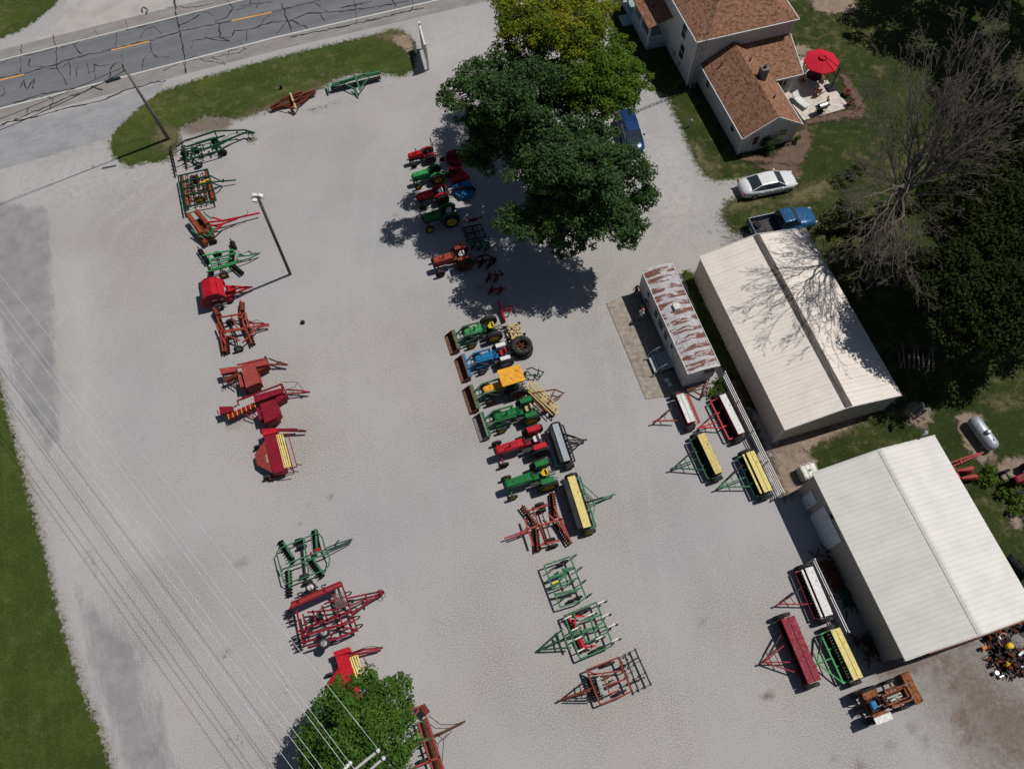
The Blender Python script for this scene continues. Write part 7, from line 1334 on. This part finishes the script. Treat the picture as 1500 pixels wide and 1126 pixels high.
def leaves(name, centres, mat, parent, size=.2, dens=260, flat=.75, base=None, sub=15, seed=1):
    g = np.random.default_rng(seed); C = []; U = []
    for (x, y, z, r) in centres:
        ns = max(6, int(sub * r / 1.6)); d = g.normal(size=(ns, 3)); d /= np.linalg.norm(d, axis=1)[:, None]; d[:, 2] = np.where(d[:, 2] < -.35, -d[:, 2], d[:, 2])
        sc = np.array([x, y, z]) + d * r * g.uniform(.35, .95, (ns, 1)) * np.array([1, 1, flat])
        for c in sc:
            sr = r * g.uniform(.28, .46); k = max(12, int(dens * sr ** 1.7)); v = g.normal(size=(k, 3)); v /= np.linalg.norm(v, axis=1)[:, None]
            p = c + v * sr * (g.uniform(.15, 1.12, (k, 1)) ** .6) * np.array([1, 1, .62]); C.append(p); U.append(v * .7 + np.array([0, 0, .75]))
    C = np.concatenate(C); Nn = np.concatenate(U) + g.normal(size=C.shape) * .45; Nn /= np.linalg.norm(Nn, axis=1)[:, None]; n = len(C)
    a = np.cross(Nn, g.normal(size=C.shape)); a /= np.linalg.norm(a, axis=1)[:, None]; b = np.cross(Nn, a); s = size * g.uniform(.55, 1.25, (n, 1)); bend = Nn * s * .18
    V = np.stack([C - a * s * .62, C - b * s * .4 + bend, C + a * s * .62, C + b * s * .4 + bend], 1).reshape(-1, 3)
    F = np.arange(4 * n, dtype=np.int32); me = bpy.data.meshes.new(name); me.vertices.add(4 * n); me.vertices.foreach_set('co', V.ravel()); me.loops.add(4 * n); me.loops.foreach_set('vertex_index', F)
    me.polygons.add(n); me.polygons.foreach_set('loop_start', np.arange(0, 4 * n, 4, dtype=np.int32)); me.update(calc_edges=True); me.materials.append(mat)
    o = bpy.data.objects.new(name, me); COL.objects.link(o); o.parent = parent; return o
def limb_path(a, b, k, r0, r1, m, rs, n=7, jit=.12):
    pts = []; L = (b - a).length
    for i in range(k + 1):
        f = i / k; p = a.lerp(b, f); p.z += sin(pi * f) * L * .08; j = jit * L * .3 if 0 < i < k else 0; pts.append(p + Vector((rs.gauss(0, j), rs.gauss(0, j), rs.gauss(0, j * .5))))
    m.tube(pts, [r0 + (r1 - r0) * i / k for i in range(k + 1)], n); return pts
def shade_px(px, py, z):     # where a clump at height z stands so that its shade falls on ground point (px, py)
    g = at(px, py); d = Vector((cos(radians(SUN_AZ)), sin(radians(SUN_AZ)), 0)) * z / math.tan(radians(SUN_EL)); return g + d
def shade_px2(px, py, z, zr=3.3):     # the same for shade that falls on the shed roof
    g = at(px, py, zr); return g + Vector((cos(radians(SUN_AZ)), sin(radians(SUN_AZ)), 0)) * (z - zr) / math.tan(radians(SUN_EL))
def tree(name, label, basepx, clumps, mat, group=None, size=.2, dens=260, tr=.3, fork=.4, seed=1, cat='tree', flat=.75, sub=15, shade=False):
    t = T(name, label, cat, basepx, group=group); rs = random.Random(seed); b = t.p; cs = []
    for px, py, z, r, *sh_ in clumps: p = (shade_px(px, py, z) if shade or sh_ else at(px, py, z)) - b; cs.append((p.x, p.y, z, r))
    cm = Vector((np.mean([c[0] for c in cs]), np.mean([c[1] for c in cs]), 0)); hz = min(c[2] for c in cs); top = Vector((cm.x * .35, cm.y * .35, hz * .75)); hi = Vector((cm.x * .7, cm.y * .7, max(c[2] for c in cs) * .8))
    m = MB(); m.tube([(0, 0, -.1), (0, 0, .15), top * .5, top, hi], [tr * 1.5, tr * 1.1, tr * .95, tr * .8, tr * .35], 10); tk = t.part('trunk', m, BARK)
    m = MB()
    for c in cs:
        e = Vector(c[:3]); s_ = top.lerp(hi, min(.9, max(0, (c[2] - hz) / max(.1, hi.z - hz)) * .7)); pts = limb_path(s_, e, 5, tr * .38, .035, m, rs, 6)
        for k in range(4): d = Vector((rs.gauss(0, 1), rs.gauss(0, 1), rs.gauss(.3, .5))).normalized() * c[3] * .9; limb_path(pts[3 + k % 2], e + d, 3, .06, .015, m, rs, 5)
    t.part('limbs', m, BARK, tk); leaves('crown', cs, mat, t.e, size, dens, flat, seed=seed, sub=sub); return t
OAK1 = [(662, 152, 12, 1.1), (650, 138, 12, .8), (672, 130, 12, 1.0), (690, 112, 11, 1.4), (695, 165, 10.2, .9), (712, 108, 10, 1.5), (740, 95, 10, 1.6), (770, 85, 10, 1.9), (800, 78, 10.3, 1.8), (728, 130, 12, 1.8), (752, 150, 12.5, 2.0), (785, 120, 13, 2.0), (720, 165, 11, 1.5), (700, 205, 9, 1.5), (728, 190, 10, 1.9), (760, 190, 10, 2.0), (795, 175, 11, 2.0), (820, 150, 11, 1.5), (700, 238, 7.5, 1.3), (715, 225, 8, 1.4), (750, 225, 8.5, 1.6), (690, 180, 9.5, 1.1), (815, 110, 11.5, 1.6), (770, 230, 8, 1.5), (738, 285, 10, 1.6, 1), (745, 330, 10.5, 1.8, 1), (712, 325, 10.5, 1.6, 1), (765, 300, 10, 1.8, 1), (650, 330, 12, 1.5, 1), (600, 335, 12, 1.1, 1)]
tree('oak_tree', 'broad dark green oak with a limb reaching out over the lot toward the sign board', (790, 255), OAK1, LF_OAK, 'trees in the middle of the lot', seed=3, tr=.4, size=.19)
OAK2 = [(795, 235, 10, 1.9), (775, 262, 9.5, 1.5), (820, 215, 11, 1.8), (850, 190, 11, 1.8), (885, 212, 10.2, 1.7), (835, 250, 11, 2.0), (905, 235, 10.5, 1.9), (870, 235, 11.5, 1.9), (925, 262, 9, 1.6), (942, 285, 8, 1.3), (940, 300, 7.5, 1.1), (880, 275, 10, 1.9), (800, 275, 9.5, 1.7), (840, 285, 9, 1.8), (782, 312, 7.5, 1.5), (765, 328, 6.5, 1.1), (755, 330, 6.2, .9), (805, 330, 7, 1.4), (800, 300, 8.2, 1.5), (858, 318, 7.2, 1.6), (845, 345, 6, 1.1), (818, 352, 5.8, 1.2), (800, 345, 5, 1.1), (830, 362, 4.6, 1.0), (860, 350, 5, 1.2), (790, 335, 6, 1.2), (812, 330, 6, 1.3), (870, 335, 6, 1.2), (845, 360, 4.8, .9), (685, 432, 7.5, 1.3, 1), (700, 458, 7.5, 1.1, 1), (740, 440, 8, 1.6, 1), (780, 440, 8, 1.6, 1), (825, 445, 7.5, 1.3, 1), (770, 380, 9, 1.8, 1), (740, 400, 9, 1.5, 1), (892, 305, 8, 1.7), (915, 310, 7.5, 1.5), (925, 335, 6.6, 1.3), (918, 355, 6, .9), (905, 335, 7, 1.0), (870, 295, 9, 1.4), (825, 240, 11.5, 1.5)]
tree('oak_tree', 'big dark green oak whose shade covers the plows, lower of the two dark trees', (842, 322), OAK2, LF_OAK, 'trees in the middle of the lot', seed=5, tr=.42, size=.19)
MB1 = [(868, 75, 12.5, 1.7), (890, 85, 12.2, 1.7), (912, 100, 11, 1.6), (930, 125, 10, 1.5), (900, 125, 11.5, 1.8), (873, 110, 12.8, 1.9), (868, 145, 12, 1.6), (918, 148, 9.6, 1.3), (943, 130, 9, .8), (905, 65, 10.5, 1.2), (890, 160, 10.8, 1.3), (915, 82, 10.5, 1.2), (850, 120, 13, 1.4), (895, 145, 11, 1.5)]
tree('maple_tree', 'bright light green maple on the right side of the tree cluster, above the minivan', (893, 165), MB1, LF_BR, 'trees in the middle of the lot', seed=7, tr=.28, size=.18)
MY = [(745, 42, 11, 1.5), (738, 62, 10.5, 1.1), (755, 15, 11, 2.0), (780, 38, 12, 2.1), (760, -10, 10.5, 1.8), (800, 10, 11.5, 2.1), (830, 35, 11.5, 2.0), (850, 10, 11, 1.9), (870, 35, 10, 1.7), (850, 60, 10, 1.7), (880, 10, 9.5, 1.4), (820, 62, 13.2, 1.9), (845, 70, 13, 1.7), (855, 45, 13, 1.9), (800, -25, 11.5, 2.1), (850, -30, 11, 2.0), (835, 80, 9.5, 1.2), (862, 85, 9.2, 1.2), (880, 50, 9, 1.2), (790, 55, 12.8, 1.6)]
tree('maple_tree', 'maple turning yellow at the top edge, uppermost of the tree cluster', (825, 90), MY, LF_Y, 'trees in the middle of the lot', seed=9, tr=.3, size=.18)
YB = [(852, 158, 8.8, .9), (868, 152, 8.8, .7), (842, 166, 8.4, .6)]
tree('young_tree', 'small yellow-green young tree showing between the dark oaks and the light green maple', (857, 225), YB, LF_Y, 'trees in the middle of the lot', seed=10, tr=.1, size=.17, dens=200)
LOW = [(530, 1010, 5.5, 1.3), (500, 1020, 5.5, 1.1), (560, 1012, 5.4, 1.0), (590, 1018, 5, .9), (575, 1000, 5.2, .7), (480, 1045, 5.5, 1.2), (515, 1045, 6.8, 1.5), (550, 1045, 6.8, 1.5), (585, 1050, 5.8, 1.1), (455, 1075, 5, 1.0), (470, 1100, 5.5, 1.3), (505, 1085, 7, 1.6), (545, 1085, 7.2, 1.6), (580, 1085, 6, 1.2), (595, 1100, 5.2, .8), (500, 1120, 6.5, 1.5), (540, 1125, 7, 1.6), (575, 1120, 6, 1.2), (520, 1160, 6, 1.6), (560, 1160, 6, 1.5), (460, 1125, 5, 1.1), (505, 1005, 5, .8), (470, 1060, 5, .8), (598, 1030, 4.8, .6), (545, 1000, 5.2, .7), (440, 1090, 4.8, .5)]
tree('elm_tree', 'round green roadside tree at the bottom edge under the power lines', (560, 1100), LOW, LF_S, None, seed=12, tr=.22, size=.17, dens=300)
# right-hand wood
W1 = [(1345, 395, 8, 1.8), (1370, 410, 9, 2.0), (1400, 430, 9, 2.0), (1385, 385, 9.5, 1.9), (1355, 430, 7.5, 1.6), (1385, 460, 7.5, 1.8), (1420, 460, 8.5, 1.8), (1425, 410, 9.5, 2.0), (1400, 480, 7, 1.5), (1345, 410, 7, 1.5), (1262, 440, 7, 1.8, 1), (1285, 490, 7, 1.9, 1), (1305, 535, 7, 1.9, 1), (1335, 560, 7, 1.8, 1), (1250, 400, 7, 1.6, 1), (1295, 440, 8, 2, 1), (1335, 500, 8, 2, 1), (1300, 400, 8, 2, 1)]
W2 = [(1440, 470, 8, 2.0), (1470, 480, 8, 1.9), (1450, 440, 9, 2.1), (1480, 440, 9, 2.0), (1430, 490, 7, 1.5), (1465, 405, 9.5, 2.1), (1495, 470, 8, 1.8), (1510, 430, 9, 2.1), (1460, 500, 6.5, 1.2), (1375, 570, 7, 1.8, 1), (1405, 555, 7.5, 1.9, 1), (1440, 535, 7.5, 1.9, 1), (1475, 505, 7.5, 1.9, 1), (1380, 520, 8, 2, 1)]
W3 = [(1450, 330, 9, 2.2), (1480, 300, 9.5, 2.2), (1490, 350, 9, 2.2), (1430, 360, 9, 1.9), (1510, 380, 9, 2.2), (1460, 280, 9, 1.9), (1500, 250, 9, 2.2), (1520, 310, 9.5, 2.4), (1440, 300, 8, 1.4), (1340, 420, 8, 2, 1), (1370, 380, 8, 2, 1), (1400, 340, 8.5, 2, 1), (1420, 440, 8, 2, 1), (1400, 300, 8, 2, 1), (1440, 260, 9, 2.2, 1), (1480, 300, 9, 2.2, 1), (1460, 380, 8.5, 2.2, 1)]
W4 = [(1260, 330, 4.5, 1.6), (1225, 335, 4, 1.4), (1290, 345, 4.5, 1.7), (1245, 375, 4, 1.4), (1280, 390, 4, 1.5), (1230, 310, 3.5, 1.2), (1310, 320, 4.5, 1.5), (1210, 345, 3.5, 1.0), (1320, 380, 4.5, 1.6)]
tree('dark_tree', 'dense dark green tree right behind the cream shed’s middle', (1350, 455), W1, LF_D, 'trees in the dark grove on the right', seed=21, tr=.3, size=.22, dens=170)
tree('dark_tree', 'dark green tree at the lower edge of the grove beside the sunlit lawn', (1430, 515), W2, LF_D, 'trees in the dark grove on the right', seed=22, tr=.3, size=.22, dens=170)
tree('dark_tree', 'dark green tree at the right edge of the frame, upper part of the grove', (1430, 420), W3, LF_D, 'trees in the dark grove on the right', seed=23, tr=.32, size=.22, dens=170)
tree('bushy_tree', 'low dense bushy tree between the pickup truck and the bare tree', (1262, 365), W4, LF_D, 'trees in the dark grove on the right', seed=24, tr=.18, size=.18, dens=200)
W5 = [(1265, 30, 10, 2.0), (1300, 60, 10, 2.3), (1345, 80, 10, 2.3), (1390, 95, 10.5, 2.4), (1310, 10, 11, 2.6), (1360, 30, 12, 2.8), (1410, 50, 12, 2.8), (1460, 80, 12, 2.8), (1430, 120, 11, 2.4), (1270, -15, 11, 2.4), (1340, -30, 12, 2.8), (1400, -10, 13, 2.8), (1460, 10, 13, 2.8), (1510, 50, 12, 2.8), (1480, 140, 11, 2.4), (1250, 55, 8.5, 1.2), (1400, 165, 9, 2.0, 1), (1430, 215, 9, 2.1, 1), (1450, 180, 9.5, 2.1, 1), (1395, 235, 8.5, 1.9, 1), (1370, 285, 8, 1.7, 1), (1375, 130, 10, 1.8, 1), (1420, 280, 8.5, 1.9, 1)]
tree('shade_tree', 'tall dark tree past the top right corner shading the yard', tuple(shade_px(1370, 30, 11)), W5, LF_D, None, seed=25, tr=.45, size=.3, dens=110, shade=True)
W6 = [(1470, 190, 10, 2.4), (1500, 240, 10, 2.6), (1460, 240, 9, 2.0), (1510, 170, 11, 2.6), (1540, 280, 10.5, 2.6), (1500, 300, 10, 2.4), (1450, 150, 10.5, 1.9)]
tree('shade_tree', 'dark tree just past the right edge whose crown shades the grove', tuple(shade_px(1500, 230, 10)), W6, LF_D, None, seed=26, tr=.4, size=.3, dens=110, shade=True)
# shrubs
def shrub(label, base, cl, mat=LF_D, size=.13, dens=260, group=None, seed=30):
    t = T('shrub', label, 'shrub', base, group=group); m = MB(); rs = random.Random(seed); cs = []
    for px, py, z, r in cl: p = at(px, py, z) - t.p; cs.append((p.x, p.y, z, r)); [m.tube([(0, 0, 0), (p.x * .5, p.y * .5, z * .5), (p.x + rs.gauss(0, .1), p.y + rs.gauss(0, .1), z)], [.03, .02, .01], 5) for k in range(3)]
    t.part('stems', m, BARK); leaves('foliage', cs, mat, t.e, size, dens, .8, seed=seed, sub=9)
shrub('round dark green clipped shrub beside the farmhouse wing door', (1128, 222), [(1129, 212, 1.0, 1.0), (1127, 216, .5, .9)], LF_OAK, seed=31, dens=700, size=.1)
shrub('smaller bright green round shrub under the wing window', (1166, 206), [(1167, 202, .6, .5), (1166, 205, .3, .45)], LF_BR, seed=32, dens=700, size=.1)
shrub('low green shrub on the lawn above the bushy tree', (1240, 262), [(1240, 257, .7, .8), (1255, 250, .6, .7), (1226, 262, .5, .6), (1262, 245, .6, .6)], seed=33)
for k, (lab, c) in enumerate((('low leafy weed clump between the corn header and the red tractor, upper one', (1447, 700)), ('low leafy weed clump beside the red tractor’s near wheel, lower one', (1475, 722)), ('low leafy weed clump near the gravel patch right of the workshop', (1490, 745)))):
    shrub(lab, c, [(c[0], c[1] - 4, .4, .6), (c[0] + 8, c[1] + 6, .35, .55), (c[0] - 6, c[1] + 5, .3, .45), (c[0] + 4, c[1] - 14, .4, .5)], LF_BR, .17, 160, 'weed clumps by the red tractor', 34 + k)
shrub('green weeds growing under the trailer hitch', (1046, 575), [(1044, 570, .4, .45), (1052, 560, .3, .5), (1040, 577, .3, .3)], LF_BR, .12, 200, None, 40)
shrub('tall green weeds between the trailer and the cream shed', (1008, 420), [(1006, 412, .3, .5), (1012, 430, .3, .4), (1003, 400, .3, .4)], LF_BR, .12, 160, None, 41)
# bare tree
def bare_tree():
    t = T('bare_tree', 'large dead leafless tree with fanning grey branches in front of the dark grove', 'tree', (1268, 410)); rs = random.Random(44); b = t.p
    def w(px, py, z): v = at(px, py, z) - b; v.z = z; return v
    hub = w(1326, 274, 10); m = MB(); m.tube([(0, 0, -.1), (0, 0, .2), hub * .5, hub], [.45, .32, .24, .2], 10); tk = t.part('trunk', m, DEADB); m = MB()
    def branch(a, e, r, depth):
        L = (e - a).length; k = max(3, int(L / .8)); pts = []
        for i in range(k + 1):
            f = i / k; p = a.lerp(e, f); j = .03 * L if 0 < i < k else 0; pts.append(p + Vector((rs.gauss(0, j * .5), rs.gauss(0, j * .5), rs.gauss(0, j * .5))))
        m.tube(pts, [max(.0095, r * (1 - .8 * i / k)) for i in range(k + 1)], 6 if r > .05 else 4)
        if depth <= 0 or L < .4: return
        nb = [0, 4, 7, 10][depth]; d0 = (e - a).normalized()
        for i in range(nb):
            f = .2 + .78 * (i + rs.random()) / nb; q_ = min(k - 1, int(f * k)); p = pts[q_].lerp(pts[q_ + 1], f * k - q_); side = Vector((rs.gauss(0, 1), rs.gauss(0, 1), rs.gauss(.1, .7))); side = (side - d0 * side.dot(d0)).normalized()
            l = L * rs.uniform(.22, .5) * (1.15 - f * .55); branch(p, p + (d0 * rs.uniform(.7, 1.1) + side * rs.uniform(.35, .85)).normalized() * l, r * (1 - .75 * f) * .55, depth - 1)
    S3 = [(1097, 442, 12, .08), (1104, 408, 12.5, .08), (1120, 378, 12, .07), (1140, 358, 12, .07), (1165, 347, 11.5, .06), (1108, 462, 12, .07), (1128, 486, 11, .07), (1160, 500, 11, .07), (1192, 512, 10, .06), (1215, 520, 10, .06), (1190, 352, 11, .06), (1236, 498, 9, .05)]
    for px, py, z, r in S3:
        e = shade_px2(px, py, z) - b; e.z = z; branch(hub + Vector((rs.gauss(0, .1), rs.gauss(0, .1), rs.uniform(-1.6, .4))), e, r * .75, 3)
    for px, py, z, r in [(1372, 62, 16.5, .1), (1412, 58, 17, .11), (1450, 70, 17, .1), (1490, 100, 16.5, .1), (1498, 150, 15.5, .09), (1492, 205, 14.5, .08), (1470, 255, 13, .075), (1332, 95, 15, .1), (1300, 95, 14, .06), (1262, 140, 12.5, .06), (1225, 385, 7.5, .07), (1245, 415, 7, .06), (1285, 410, 6.8, .06), (1325, 402, 6.5, .06), (1355, 380, 7.5, .05), (1392, 350, 8.5, .06), (1410, 310, 10, .06), (1432, 285, 11, .07), (1385, 130, 15.5, .09), (1430, 165, 15, .08), (1440, 215, 13.5, .07), (1480, 60, 17, .09), (1430, 45, 17.5, .09), (1500, 130, 16.5, .08), (1460, 120, 16.5, .07), (1475, 180, 15, .07), (1420, 110, 16.5, .08)]:
        branch(hub + Vector((rs.gauss(0, .12), rs.gauss(0, .12), rs.uniform(-1.6, .4))), w(px, py, z), r, 3)
    t.part('branches', m, DEADB, tk)
bare_tree()
print('OBJECTS', len(bpy.data.objects))
